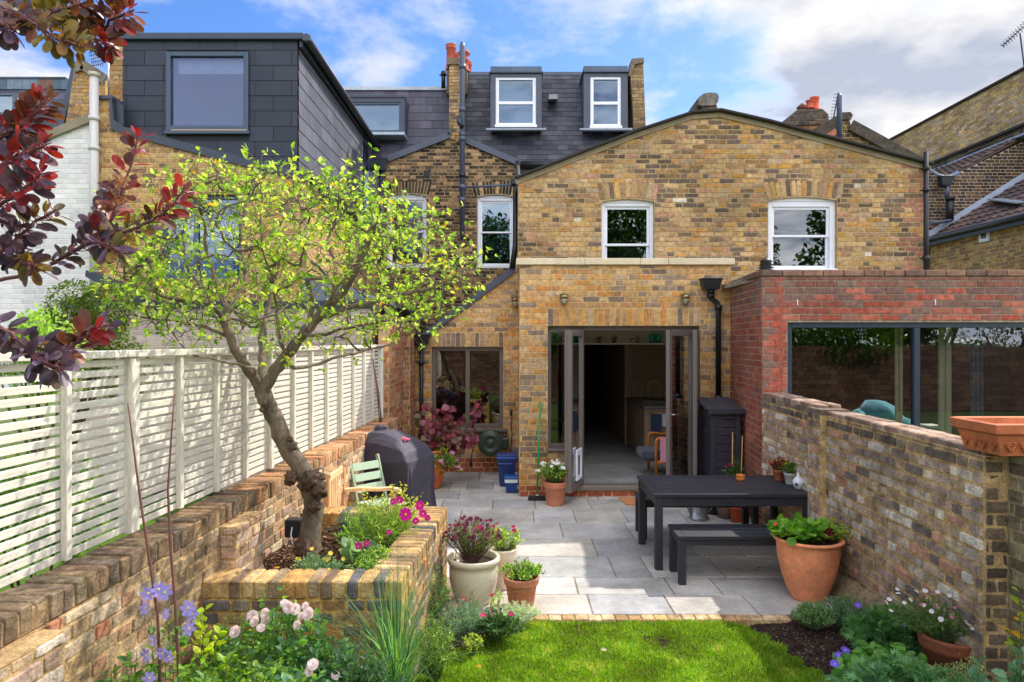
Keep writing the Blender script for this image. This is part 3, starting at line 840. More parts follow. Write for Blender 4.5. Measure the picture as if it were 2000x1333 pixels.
mb = MB(); pp = xz([(1238,268),(1235,200),(1231,150),(1236,124),(1256,124),(1258,170),(1262,268)], 15.55)
mb.prism(pp, Vector((0,15.55,0)), UX, UZ, NF, 1.2, C(134,114,86))
courses(mb, Vector((0,15.55,0)), UX, UZ, NF, pp, [C(150,126,92),C(134,112,84),C(166,140,100),C(118,98,76)], bond='header', L=.21)
mb.prism(xz([(1227,148),(1234,115),(1257,113),(1258,122),(1240,126),(1232,150)], 15.5), Vector((0,15.5,0)), UX, UZ, NF, .4, C(124,112,94))
mb.build('party_wall', 'masonry', house)
mb = MB(); mb.tube([P(1016,322,15.2), P(1128,322,15.2)], .07, 10, BLACK); mb.box(X(1016,15.3), X(1128,15.3), 15.3, 15.7, Z(334,15.3), Z(318,15.3), C(40,40,44))
mb.build('gutter', 'cast_iron', house)
mb = MB(); xx = X(1008,10.6)
mb.tube([P(1010,318,15.0), P(1012,345,12), P(1007,362,11.2), P(1007,480,10.9), P(1000,525,10.9)], .045, 10, BLACK)
mb.box(X(998,10.95), X(1014,10.95), 10.9, 11.05, Z(362,10.95), Z(350,10.95), BLACK, 0, .01)
mb.build('downpipe', 'cast_iron', house)
pipe(house, X(1807,10.4), 10.38, 2.5, Z(298,10.4), .037, collars=(Z(372,10.4), Z(330,10.4), Z(505,10.4)))
# downpipe on the extension, with its hopper
hopper(house, X(1389,9.1), 9.12, Z(566,9.12), w=.28, h=.15, d=.16)
mb = MB()
mb.tube([P(1388,566,9.14), P(1388,577,9.14), P(1390,584,9.14), P(1400,592,9.14), P(1403,600,9.14), P(1403,775,9.14)], .036, 12, BLACK)
for yy in (578,601,778): mb.tube([P(1388 if yy == 578 else 1403,yy-5,9.14), P(1388 if yy == 578 else 1403,yy+5,9.14)], .05, 12, BLACK)
mb.bar(P(1392,659,9.17), P(1408,659,9.17), .03, .02, BLACK); mb.build('drainpipe', 'cast_iron', house)
# roof cowl on the flat roof
cw = thing('vent_cowl', 'black louvred vent cowl standing on the flat roof in front of the wide sash window', 'vent', (X(1496,9.0), 9.0, 2.9))
mb = MB(); c0 = Vector((X(1496,9.0), 9.0, 2.85)); mb.lathe(c0, [(.07,0),(.07,.16),(.11,.18),(.06,.2),(.105,.215),(.06,.24),(.095,.25),(.06,.28),(.085,.29),(.05,.33),(.0,.345)], 16, C(30,32,36)); mb.build('cowl', 'cast_iron', cw)

# ------------------------------------------------------------------ the folding doors
fy = DE + .10; z0, z1 = .165, 2.30; fc = GREYFR
mb = MB()
mb.box(.484, .535, fy, fy+.07, .64, z1, fc, 0, .004); mb.box(.535, 2.487, fy, fy+.07, z1-.055, z1, fc, 0, .004)
mb.box(2.487, 2.538, fy, fy+.07, z0-.03, z1, fc, 0, .004); mb.box(.75, .80, fy, fy+.07, .13, z1-.056, fc, 0, .004)
mb.box(.535, .749, fy, fy+.07, .64, .70, fc, 0, .004); mb.box(.47, .79, fy-.15, fy-.002, .615, .645, fc, 0, .004)
mb.box(.80, 2.487, fy-.14, fy+.07, .09, z0-.015, C(128,118,110), 0, .006)
door = mb.build('door_frame', 'paint', house)
g = MB(); g.quad((.535,fy+.03,.70),(.749,fy+.03,.70),(.749,fy+.03,z1-.056),(.535,fy+.03,z1-.056), WHT); g.build('pane', 'glass', door)
def leaf(p, q, flap=False, handle=False, pal=fc):
    """one glazed leaf standing between plan points p and q"""
    p = Vector((p[0],p[1],0)); q = Vector((q[0],q[1],0)); d = (q-p).normalized(); Ld = (q-p).length; n = d.cross(UZ); fw = .075; th = .055
    mb = MB(); o = p+UZ*z0; hh = z1-.06-z0
    def seg(u0,u1,v0,v1): mb.obox(o+d*((u0+u1)/2)+UZ*((v0+v1)/2), d, n, UZ, (u1-u0)/2, th/2, (v1-v0)/2, pal, 0, .004)
    seg(0,fw,0,hh); seg(Ld-fw,Ld,0,hh); seg(fw,Ld-fw,0,fw*1.1); seg(fw,Ld-fw,hh-fw,hh)
    lf = mb.build('door_leaf', 'paint', house)
    g = MB(); a, b = o+d*fw, o+d*(Ld-fw)
    g.quad(a+UZ*fw, b+UZ*fw, b+UZ*(hh-fw), a+UZ*(hh-fw), WHT); g.build('pane', 'glass', lf)
    if flap:
        f = MB(); c = o+d*(Ld*.5)+UZ*.32
        for s in (-1, 1):
            for (u0,u1,v0,v1) in ((-.13,.13,-.20,-.15),(-.13,.13,.12,.20),(-.13,-.09,-.15,.12),(.09,.13,-.15,.12)):
                f.obox(c+n*(s*.04)+d*((u0+u1)/2)+UZ*((v0+v1)/2), d, n, UZ, (u1-u0)/2, .012, (v1-v0)/2, WHT, 0, .006)
        f.obox(c, d, n, UZ, .09, .006, .14, C(200,206,210), 0, .002)
        f.build('cat_flap', 'plastic', lf)
    if handle:
        f = MB(); c = o+d*(Ld-fw*.5)+UZ*(1.0)
        for s in (-1, 1):
            f.tube([c+n*(s*.02), c+n*(s*.07), c+n*(s*.07)-d*.11], .009, 8, C(190,188,186))
            f.obox(c+n*(s*.03)-UZ*.06, d, n, UZ, .014, .004, .10, C(190,188,186), 0, .002)
        f.build('handle', 'metal', lf)
    return lf
leaf((X(1137,9.28), 9.28), (X(1112,8.66), 8.66), flap=True)
leaf((X(1108,9.26), 9.26), (X(1106,8.68)+.005, 8.68))
leaf((X(1352,9.20), 9.20), (X(1304,8.66), 8.66), handle=True)
leaf((X(1361,9.26), 9.26), (X(1357,8.66), 8.66))
# kitchen seen through the doors
mb = MB(); wl = C(92,88,82); x0r, x1r, y0r, y1r = .30, 2.92, 9.42, 16.4
fl = C(150,146,140)
mb.prism([(x0r,y0r),(x1r,y0r),(x1r,y1r),(x0r,y1r)], Vector((0,0,2.5)), UX, UY, UZ, .02, C(205,200,188), 0, holes=[[(.8,9.62),(2.5,9.62),(2.5,10.40),(.8,10.40)]])  # ceiling opening added for fill light on the kitchen floor
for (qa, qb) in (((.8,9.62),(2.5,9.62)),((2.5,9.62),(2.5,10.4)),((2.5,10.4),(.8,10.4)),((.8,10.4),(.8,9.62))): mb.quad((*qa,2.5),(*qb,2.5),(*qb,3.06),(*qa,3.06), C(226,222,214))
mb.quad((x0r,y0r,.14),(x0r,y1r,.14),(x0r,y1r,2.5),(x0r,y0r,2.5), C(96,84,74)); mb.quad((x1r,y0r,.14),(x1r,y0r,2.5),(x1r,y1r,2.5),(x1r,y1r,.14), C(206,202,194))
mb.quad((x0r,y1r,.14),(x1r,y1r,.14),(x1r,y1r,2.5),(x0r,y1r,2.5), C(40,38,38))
mb.box(.3, 1.74, 11.3, 11.34, Z(671,11.1)-.02, 2.5, C(216,212,192)); mb.box(1.74, 2.92, 11.3, 11.34, Z(671,11.1)-.02, 2.5, C(216,212,192))
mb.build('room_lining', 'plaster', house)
mb = MB(); yy = 9.36; r = 0
while yy < 16:
    x = -.2 + (r % 3)*.3; b = yy+.37
    while x < 3:
        xa, xb = max(x+.004,.3), min(x+.896,2.92); x += .9
        if xb-xa > .05: mb.box(xa, xb, yy+.004, b-.004, .10, .15, jit(C(150,148,146), .07), 0, .002)
    yy = b; r += 1
mb.box(.3, 2.92, 9.36, 16.4, .02, .143, C(196,192,186)); mb.build('kitchen_floor', 'paving', house)
mb = MB(); mb.box(.3, 2.92, 11.02, 11.29, Z(671,11.1)-.02, Z(671,11.1)+.005, C(206,200,182), 0, .003); mb.build('shelf', 'matt', house)
mb = MB(); mb.box(X(1198,15.0), X(1203,15.0), 14.9, 15.0, .15, 2.05, C(170,166,160)); mb.build('door_post', 'paint', house)
mb = MB(); mb.box(X(1215,13.2), 2.9, 12.9, 16.3, .15, 2.1, C(172,144,120)); mb.box(X(1232,13), 2.9, 12.86, 12.899, 1.35, 2.1, C(160,134,110))
for k in range(6): mb.box(X(1215,13.2)+.12+k*.13, X(1215,13.2)+.126+k*.13, 12.885, 12.9, .16, 1.34, C(80,66,56))
mb.build('tall_cupboard', 'wood_z', house)
mb = MB(); kx = X(1260,11.1)
for k in range(8): mb.box(kx+k*.093, kx+k*.093+.089, 11.1, 11.13, .2, 1.0, jit(C(160,136,116), .05), 0, .003)
mb.box(kx+.005, 2.9, 11.131, 12.85, .2, 1.0, C(150,126,106))
for k in range(14): mb.box(kx-.012, kx+.004, 11.13+k*.122, 11.13+k*.122+.116, .2, 1.0, jit(C(150,126,106), .05), 0, .003)
mb.box(kx-.03, 2.9, 11.06, 12.85, 1.001, 1.04, C(104,98,92), 0, .004)
mb.box(kx+.05, 2.9, 11.15, 12.8, .15, .199, C(50,46,44)); mb.build('kitchen_counter', 'wood_z', house)
mb = MB(); tx = X(1288,11.9)
mb.tube([(tx-.0,11.9,1.04),(tx,11.9,1.30)]+[(tx-.10+.10*math.cos(a),11.9,1.30+.10*math.sin(a)) for a in [k*math.pi/8 for k in range(1,9)]]+[(tx-.2,11.9,1.22)], .012, 8, C(214,160,70)); mb.build('tap', 'metal', house)
mb = MB(); mb.box(X(1258,11.9), X(1298,11.9), 11.7, 12.1, 1.043, 1.05, C(196,198,200)); mb.build('sink', 'metal', house)
# the room behind the return window shares the kitchen; a light strip on the left
def small(name, label, cat, fn, matn, group=None):
    mb = MB(); fn(mb); return tag(mb.build(name, matn), label, cat, group)
def bottlelike(px, py0, D, h, r, col, prof=None):
    z = Z(py0, D); return lambda mb: mb.lathe((X(px,D),D,z), prof or [(0,0),(r,0),(r,h*.62),(r*.85,h*.7),(r*.6,h*.78),(r*.66,h*.86),(r*.66,h),(r*.5,h),(r*.5,h*.8)], 14, col)
sz = Z(671,11.15)+.006
for (px, lab) in ((1274,'left jar of the green glass pair on the kitchen shelf'),(1286,'right jar of the green glass pair on the kitchen shelf'),(1087,'green glass jar on the kitchen shelf behind the narrow fixed pane')):
    z_ = sz; mb = MB(); mb.lathe((X(px,11.15),11.15,z_), [(0,0),(.045,0),(.048,.11),(.036,.13),(.038,.15),(.03,.15),(.03,.12)], 14, C(40,150,120)); tag(mb.build('glass_jar','glaze'), lab, 'jar', 'green jars on the kitchen shelf')
mb = MB(); mb.lathe((X(1104,11.15),11.15,sz), [(0,0),(.04,0),(.055,.05),(.04,.09),(.02,.11),(0,.11)], 14, C(150,50,44)); tag(mb.build('ornament','glaze'), 'small red ornament on the kitchen shelf beside the door frame', 'ornament')
mb = MB(); c = (X(1235,11.15),11.15,sz); mb.lathe(c, [(0,0),(.03,0),(.036,.05),(.025,.07),(.032,.1),(.02,.125),(0,.13)], 14, C(220,220,214)); mb.lathe((c[0],c[1],c[2]+.055), [(.037,0),(.039,.012),(.030,.022)], 14, C(20,20,22))
mb.lathe((c[0]-.012,c[1],c[2]+.118), [(0,0),(.012,.006),(0,.02)], 8, C(20,20,22)); mb.lathe((c[0]+.018,c[1],c[2]+.118), [(0,0),(.012,.006),(0,.02)], 8, C(20,20,22))
tag(mb.build('figurine','glaze'), 'small black and white figurine on the kitchen shelf', 'figurine')
mb = MB(); mb.lathe((X(1246,11.15),11.15,sz), [(0,0),(.025,0),(.032,.04),(.022,.07),(.028,.1),(0,.12)], 12, C(176,130,80)); tag(mb.build('figurine','matt'), 'small tan figurine on the kitchen shelf beside the green jars', 'figurine')

# ------------------------------------------------------------------ red brick extension on the right
red = thing('red_brick_extension', 'flat-roofed red brick extension with a wide dark-framed window', 'building', (4.7, 7.63, 0))
DX = 7.63
def rpatch(u, v, col):
    if v > 2.72: return jit(random.choice([C(140,116,104), C(158,112,96), C(150,104,88), C(160,104,88)]), .1)
    if v > 2.45 and random.random() < .35: return jit(C(140,108,100), .1)
    return col
front_wall('front_wall', DX, rect(2.80, 0, 6.9, 2.82), red, REDB, M_RED, holes=[(3.08,.15,6.3,2.309)], bond='stretcher', proud=.007, patch=rpatch, thick=.018)
def spatch(u, v, col):
    if v > 2.42: return jit(random.choice([C(150,112,98), C(132,112,104), C(164,104,88), C(140,100,88)]), .1)
    return jit(random.choice([C(164,96,80), C(150,92,82), C(172,108,86), C(140,100,92), C(156,84,70)]), .1)
side_wall('side_wall', (2.80, DX+.012), (2.955, 9.24), rect(0, 0, 1.60, 2.82), red, REDB, C(186,150,104), -1, bond='english', jt=.003, patch=spatch)
mb = MB(); k = 0; x = 2.79      # brick coping laid flat
while x < 6.9:
    mb.box(x+.004, x+.221, DX-.018+rj(.003), DX+.10, 2.826, 2.893+rj(.002), jit(random.choice([C(140,112,96), C(128,104,92), C(150,116,96)]), .12), 0, .005); x += .228
y = DX+.106
while y < 9.1:
    xx = 2.79+(y-DX)*.097; mb.box(xx-.015, xx+.2, y+.004, y+.221, 2.826, 2.893+rj(.002), jit(random.choice([C(140,112,96), C(128,104,92)]), .12), 0, .005); y += .228
mb.box(2.83, 6.9, DX+.02, DX+.6, 2.80, 2.86, M_RED); mb.box(2.83, 3.3, DX+.6, 9.2, 2.80, 2.86, M_RED); mb.build('parapet_coping', 'masonry', red)  # roof stops short, an added gap that brightens the room below
mb = MB()
for xx in (X(1557,DX), X(1826,DX)): mb.box(xx-.005, xx+.005, DX-.01, DX+.005, 2.50, 2.565, WHT)
mb.build('weep_vent', 'plastic', red)
frame_window(red, 3.08, 6.3, .15, 2.309, DX, [X(1788,DX+.06)], fw=.06, col=NAVY, glass='glass', deep=.03)
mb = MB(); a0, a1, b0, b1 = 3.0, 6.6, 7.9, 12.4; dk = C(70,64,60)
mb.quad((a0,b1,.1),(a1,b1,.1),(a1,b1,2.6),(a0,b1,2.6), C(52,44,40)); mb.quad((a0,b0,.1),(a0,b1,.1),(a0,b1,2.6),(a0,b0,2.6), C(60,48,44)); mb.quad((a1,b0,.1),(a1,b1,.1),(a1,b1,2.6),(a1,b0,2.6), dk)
mb.quad((a0,b0,.12),(a1,b0,.12),(a1,b1,.12),(a0,b1,.12), C(92,84,74)); mb.quad((a0,b0,2.6),(a1,b0,2.6),(a1,8.7,2.6),(a0,8.7,2.6), C(190,186,178)); mb.quad((a0,9.9,2.6),(a1,9.9,2.6),(a1,b1,2.6),(a0,b1,2.6), C(190,186,178)); mb.build('room_lining', 'plaster', red)  # ceiling gap added so daylight reaches the room
mb = MB()      # pale curtain
for (cx, w) in ((X(1750,8.2), .10), (X(1836,8.2), .16)):
    for k in range(4): mb.tube([(cx+k*w/4, 8.2+.02*(k%2), .15),(cx+k*w/4, 8.2+.02*(k%2), 2.28)], w/6.5, 8, C(176,176,150), cap=False)
mb.build('curtain', 'fabric', red)
mb = MB()
for k in range(3): mb.tube([(X(1905,8.1)+k*.05, 8.15, .15),(X(1905,8.1)+k*.05, 8.15, 2.28)], .022, 8, C(60,84,100), cap=False)
mb.build('curtain', 'fabric', red)
# turquoise beanbag seat and cushion inside
def blob(mb, c, rx, ry, rz, col, seed=0, amp=.12, n=20, m=8, sq=1.0):
    i0 = len(mb.v); rings = []
    for a in range(m+1):
        th = math.pi*a/m; rings.append(len(mb.v))
        for b in range(n):
            ph = 2*math.pi*b/n
            d = Vector((math.sin(th)*math.cos(ph), math.sin(th)*math.sin(ph), math.cos(th)))
            k = 1 + amp*noise.noise(d*1.7+Vector((seed,seed*2,0)))*2
            mb.v.append((c[0]+d.x*rx*k, c[1]+d.y*ry*k, c[2]+d.z*rz*k))
    for a in range(m):
        for b in range(n):
            b2 = (b+1) % n
            mb.face((rings[a]+b, rings[a+1]+b, rings[a+1]+b2, rings[a]+b2), col, 0, True)
mb = MB(); TQ = C(16,140,156)
blob(mb, (X(1712,8.8),8.8,1.0), .30, .35, .34, TQ, 3, .10); blob(mb, (X(1750,8.7),8.75,.92), .22, .3, .26, TQ, 5, .1)
tag(mb.build('armchair','fabric'), 'turquoise upholstered armchair behind the big dark-framed window', 'armchair')
mb = MB(); blob(mb, (X(1675,8.4),8.4,1.10), .12, .09, .15, C(20,150,166), 8, .2); tag(mb.build('cushion','fabric'), 'small turquoise cushion at the left end of the turquoise armchair', 'cushion')
mb = MB(); dx0 = X(1795,8.0)
for k in range(5): mb.tube([(dx0, 8.0+k*.09, .93),(dx0+.75, 8.0+k*.09, .93)], .006, 6, C(200,204,208))
for s in (0, .75): mb.tube([(dx0+s,8.0,.15),(dx0+s,8.4,.93)], .01, 6, C(190,196,200)); mb.tube([(dx0+s,8.4,.15),(dx0+s,8.0,.93)], .01, 6, C(190,196,200))
tag(mb.build('drying_rack','metal'), 'folding clothes airer behind the big window near the terracotta trough', 'clothes airer')
mb = MB(); mb.box(X(1815,8.2), X(1845,8.2), 8.15, 8.17, .72, .90, C(70,140,190)); mb.box(X(1817,8.2), X(1842,8.2), 8.14, 8.149, .78, .84, C(210,200,90)); tag(mb.build('towel','fabric'), 'blue patterned cloth hanging from the clothes airer', 'towel')
mb = MB()
for k in range(4): mb.box(X(1803,8.5), X(1830,8.5)-rj(.01), 8.4, 8.6, .95+k*.028, .975+k*.028, [C(214,206,190),C(180,120,100),C(120,150,160),C(220,214,200)][k], 0, .004)
stuff(tag(mb.build('folded_laundry','fabric'), 'small pile of folded laundry on the clothes airer', 'laundry'))

# ------------------------------------------------------------------ houses behind on the right
bh = thing('back_house', 'dark sooty brick house with a tiled side roof beyond the right end of the gable', 'house', (11, 16, 0))
DB = 16.0
bp = xz([(1795,700),(1795,330),(1812,330),(1850,345),(1882,334),(2000,276),(2080,236),(2080,700)], DB)
front_wall('rear_wall', DB, bp, bh, [C(92,72,60), C(78,62,58), C(104,80,60), C(70,58,58), C(116,92,66), C(62,54,56)], C(196,180,150), bond='flemish')
mb = MB()
hopper(bh, X(1849,15.7), 15.75, Z(362,15.7), w=.30, h=.22)
mb.tube([P(1850,362,15.75), P(1850,388,15.75)], .05, 10, GP); mb.tube([P(1855,388,15.75), P(1855,432,15.75)], .08, 10, BLACK); mb.tube([P(1855,384,15.75), P(1855,392,15.75)], .10, 10, BLACK)
mb.tube([P(1815,437,15.7), P(1858,431,15.7)], .04, 10, GP); mb.build('drainpipe', 'cast_iron', bh)
mb = MB(); SLR = Vector((1,0,.5)).normalized()
# roof rising to the right behind the sooty wall
TL = [C(92,74,68), C(104,84,74), C(80,66,62)]
def tiled(mb, o, u, v, n, lu, lv, w=.21, h=.30, pal=TL):
    """pantile roof: ribbed courses"""
    nr = int(lv/h)+1; nc = int(lu/w)+1
    for r in range(nr):
        for c in range(nc):
            a, b = c*w, min((c+1)*w, lu); va, vb = r*h, min((r+1)*h, lv)
            if b-a < .02 or vb-va < .02: continue
            cl = jit(random.choice(pal), .15); m_ = (a+b)/2
            pts = [(a,0),(a+(b-a)*.25,.035),(a+(b-a)*.5,.03),(a+(b-a)*.75,0),(b,-.005)]
            for k in range(4):
                (u0,h0),(u1,h1) = pts[k], pts[k+1]
                q = [o+u*u0+v*va+n*(h0+.03), o+u*u1+v*va+n*(h1+.03), o+u*u1+v*vb+n*h1, o+u*u0+v*vb+n*h0]
                mb.quad(*q, cl)
                mb.quad(o+u*u0+v*va+n*h0, o+u*u1+v*va+n*h1, q[1], q[0], cl)
# upper roof (ridge against the pale wall)
o = Vector((10.35,16.02,6.02)); u = UY; v = Vector((1.85,0,1.0)).normalized(); n = u.cross(v)*-1
if n.z < 0: n = -n
mb.prism([(0,0),(6,0),(6,2.1),(0,2.1)], o, u, v, n, .05, C(86,70,64)); tiled(mb, o, u, v, n, 6, 2.05, w=.22, h=.28)
mb.build('upper_roof', 'slate', bh)
mb = MB(); mb.bar(P(1832,332,19.6), P(2030,254,15.4), .26, .05, C(150,162,184)); mb.bar(P(1840,352,15.9), P(1872,338,15.9), .10, .04, C(130,146,172), up=Vector((0,-1,0)))
mb.tube([P(1812,330,15.85), P(1830,342,15.85), P(1845,346,15.85), P(1860,345,15.85), P(1872,338,15.85)], .035, 8, C(110,124,146))
mb.build('flashing', 'lead', bh)
# single storey side wing with its pantile roof
side_wall('wing_wall', (9.78, 11.0), (9.78, 15.98), rect(0, 0, 4.98, 4.42), bh, [C(196,160,100), C(180,144,92), C(170,130,88), C(204,172,116), C(160,120,90), C(150,128,100)], C(200,180,134), -1, jt=.003)
mb = MB(); o = Vector((9.66,10.9,4.44)); v = Vector((1,0,.62)).normalized(); n = (UY.cross(v))
if n.z < 0: n = -n
mb.prism([(0,0),(5.08,0),(5.08,3.0),(0,3.0)], o, UY, v, n, .06, C(70,60,56)); tiled(mb, o, UY, v, n, 5.08, 3.0, w=.24, h=.30); mb.build('wing_roof', 'slate', bh)
mb = MB(); mb.tube([(9.60,10.9,4.44),(9.60,15.95,4.44)], .06, 10, BLACK); mb.box(9.62,9.68,10.9,15.95,4.30,4.46,BLACK); mb.build('gutter', 'cast_iron', bh)
mb = MB(); mb.bar(Vector((9.70,15.9,4.55)), Vector((12.3,15.9,6.16)), .16, .05, C(170,180,196), up=Vector((0,-1,0)))
mb.bar(Vector((10.2,13.6,4.86)), Vector((10.9,15.4,5.30)), .30, .03, C(130,142,150)); mb.build('lead_flashing', 'lead', bh)
mb = MB(); q = Vector((9.765, F*9.76/919, Z(458,14.1))); mb.box(9.74, 9.775, 13.95, 14.25, 3.98+.17, 4.02+.37, WHT, 0, .004); mb.box(9.73, 9.739, 14.03, 14.17, 4.22, 4.32, C(40,40,40)); mb.build('vent_grille', 'plastic', bh)
pw = thing('tall_terrace_house', 'pale new-brick flank wall of a tall house rising behind the sooty house', 'house', (13, 19, 0))
side_wall('flank_wall', (12.2, 15.0), (12.2, 22.1), rect(0, 7.30, 7.1, 8.55), pw, LIGHTB, C(176,150,112), -1, bond='stretcher', h=.075)
side_wall('lower_flank_wall', (12.215, 15.0), (12.215, 22.1), rect(0, 5.8, 7.1, 7.22), pw, DARKB, C(150,140,120), -1)
mb = MB(); mb.box(12.13, 12.5, 14.9, 22.15, 7.225, 7.295, C(70,66,60), 0, .01); mb.box(12.12, 12.55, 14.9, 22.2, 8.555, 8.61, C(70,64,60), 0, .01); mb.build('band_course', 'stone', pw)
front_wall('gable_end', 22.12, rect(12.2, 6.0, 14, 8.55), pw, LIGHTB, C(176,150,112), h=.1, L=.3)
# aerials
def aerial(name, label, base, top, boom0, boom1, nel, el, col=C(60,62,70)):
    t = thing(name, label, 'aerial', base, 0)
    mb = MB(); mb.tube([base, top], .018, 6, col); mb.build('mast', 'metal', t)
    mb = MB(); mb.tube([boom0, boom1], .014, 6, col); b0, b1 = Vector(boom0), Vector(boom1); d = (b1-b0).normalized(); s = d.cross(UY).normalized()
    for k in range(nel):
        p = b0.lerp(b1, k/(nel-1)); w = el*(1-.4*k/(nel-1)); mb.tube([p-s*w, p+s*w], .007, 5, col); mb.tube([p-s*w*.5+UY*w*.6, p+s*w*.5-UY*w*.6], .006, 5, col)
    mb.build('boom', 'metal', t); return t
D_ = 16.5; aerial('tv_aerial', 'large television aerial on a tall mast above the pale flank wall', P(2004,160,D_), P(1992,66,D_), P(2012,40,D_), P(1958,90,D_), 12, .12)
mb = MB(); tt = thing('tv_aerial', 'small television aerial leaning beside the black flue near the orange-potted chimney', 'aerial', P(1625,248,13.3))
mb.tube([P(1625,248,13.3), P(1637,181,13.3)], .012, 6, C(60,60,66)); mb.build('mast', 'metal', tt); mb = MB()
for k in range(9): p = P(1626+k*1.2, 236-k*6.4, 13.3); mb.tube([p-UX*(.07), p+UX*(.02)], .006, 5, C(60,60,66))
mb.build('elements', 'metal', tt)
# chimney stack with orange pots, seen over the gable
ch = thing('chimney_stack', 'weathered brick chimney stack with two orange pots behind the gable', 'chimney', (X(1577,14), 14, 4.5))
mb = MB(); a, b = xz([(1541,300),(1600,300)], 14), 0
mb.box(X(1541,14), X(1610,14), 14.0, 14.9, 4.5, Z(243,14), C(140,110,88)); courses(mb, Vector((0,14,0)), UX, UZ, NF, rect(X(1541,14), 4.5, X(1610,14), Z(243,14)), [C(160,100,80), C(134,104,84), C(110,92,80), C(170,124,92)], jt=.003)
mb.build('stack', 'masonry', ch)
mb = MB(); D_ = 13.95
mb.prism(xz([(1530,252),(1531,243),(1543,226),(1558,214),(1606,213),(1618,224),(1619,236),(1612,243),(1541,245)], D_), Vector((0,D_,0)), UX, UZ, NF, 1.0, C(104,94,84))
courses(mb, Vector((0,D_,0)), UX, UZ, NF, xz([(1541,243),(1545,226),(1560,216),(1604,216),(1616,226),(1612,243)], D_), [C(96,84,74), C(112,98,84), C(84,76,70)], bond='stretcher', jt=.004, h=.06); mb.build('cap', 'old_masonry', ch)
chimney_pot(ch, X(1591,14.4), 14.4, Z(216,14.4), .27, .095, C(214,96,60)); chimney_pot(ch, X(1578,14.4), 14.3, Z(216,14.4), .17, .085, C(206,92,60))
mb = MB(); mb.tube([P(1560,214,14.3), P(1566,207,14.3), P(1575,213,14.3)], .06, 8, C(120,70,60)); mb.build('ridge_tile', 'terracotta', ch)
# second gable, its tiled edge and flue
g2 = thing('rear_gable', 'second brick gable with a stone-capped peak and black flue behind the main gable', 'building', (X(1700,12.6), 12.6, 4.0))
DGG = 12.6; gp2 = xz([(1582,330),(1582,272),(1640,236),(1645,222),(1656,222),(1662,246),(1812,328),(1812,380)], DGG)
front_wall('gable_wall', DGG, gp2, g2, [C(120,96,66), C(104,84,60), C(136,110,72), C(90,76,60), C(150,122,76)], C(184,160,116))
mb = MB(); mb.prism(xz([(1642,234),(1643,220),(1661,219),(1666,225),(1662,234)], DGG-.05), Vector((0,DGG-.05,0)), UX, UZ, NF, .4, C(96,88,78))
for (a, b) in (((1662,245),(1812,327)),((1582,270),(1640,235))): mb.bar(P(*a,DGG-.05), P(*b,DGG-.05), .2, .05, C(88,80,70), up=Vector((0,-1,0)))
mb.build('coping', 'old_masonry', g2)
mb = MB(); mb.prism(xz([(1594,273),(1632,252),(1635,262),(1612,272),(1600,276)], 12.3), Vector((0,12.3,0)), UX, UZ, NF, .3, C(204,122,88)); mb.build('ridge_tile', 'terracotta', g2)
mb = MB(); mb.tube([P(1639,284,12.0), P(1639,190,12.0), P(1639,184,12.0)], [.045,.045,.03], 12, C(70,80,98)); mb.build('flue', 'cast_iron', g2)

# ------------------------------------------------------------------ houses on the left
lh = thing('loft_house', 'yellow brick house with a dark slate-clad box loft and large square window', 'house', (-4.6, 10.2, 0))
DL = 10.2
lp = xz([(192,760),(192,192),(213,192),(216,246),(592,350),(600,354),(600,760)], DL)
LW = (X(312,DL), Z(545,DL), X(470,DL), Z(380,DL))
front_wall('outrigger_wall', DL, lp, lh, YEL[:5]+OLD[:6]+[C(206,150,84)], M_YEL, holes=[LW], soldiers=[(LW[0], LW[2], LW[3]+.01, LW[3]+.23, OLD)])
frame_window(lh, *[LW[i] for i in (0,2,1,3)], DL, [(LW[0]+LW[2])/2-.1], fw=.06, col=C(70,92,120), glass='sky_glass', inner=C(120,140,160))
side_wall('outrigger_side_wall', (-3.08, DL+.012), (-3.08, 15.6), rect(0, 0, 5.38, 4.52), lh, YEL[:5]+OLD[:5], M_YEL, +1)
FS = [C(52,58,70), C(56,62,74), C(48,54,66)]
D1 = 10.42; bx0, bx1 = X(240,D1), -3.27; zb = 6.68
mb = MB(); lwh = (X(327,D1), Z(258,D1), X(487,D1), Z(104,D1))
bpoly = [(bx0, 4.9),(bx0,zb),(bx1,zb),(bx1,4.45)]
mb.prism(bpoly, Vector((0,D1,0)), UX, UZ, NF, .15, C(30,32,38), 0, holes=[rect(*lwh)])
slates(mb, Vector((0,D1-.004,0)), UX, UZ, NF, bpoly, .56, .232, FS, [(lwh[0],lwh[1],lwh[2],lwh[3])], gap=.004, tilt=.010, jc=.05)
o = Vector((bx1+.004, D1, 0)); mb.prism(rect(.02, 4.4, 6.2, zb), o, UY, UZ, UX, .15, C(30,32,38), 0, holes=[rect(4.55,4.75,5.0,6.35)])
slates(mb, o, UY, UZ, UX, rect(.02, 4.4, 6.2, zb-.06), .36, .232, [C(92,94,104), C(100,102,112), C(86,88,98)], [(4.5,4.7,5.05,6.4)], gap=.004, tilt=.010, jc=.06)  # side slates lightened to put the grazing sun into their colour
mb.build('loft_cladding', 'fibre_slate', lh)
mb = MB(); mb.box(bx0-.03, bx1+.10, D1-.07, 16.6, zb, zb+.10, C(52,64,80), 0, .008); mb.box(bx1+.03, bx1+.08, D1-.02, 16.6, zb-.10, zb-.002, C(44,50,60))
mb.box(bx0+.1, bx1-.3, D1+.2, 16.4, zb-.4, zb-.001, C(50,50,54)); mb.build('loft_roof', 'lead', lh)
mb = MB(); mb.tube([(bx1+.15, D1-.08, zb+.02),(bx1+.15, 16.7, zb-.06)], .062, 10, C(36,40,48)); mb.box(bx1+.09, bx1+.21, D1-.085, D1-.02, zb-.03, zb+.07, C(60,70,84), 0, .01); mb.build('gutter', 'cast_iron', lh)
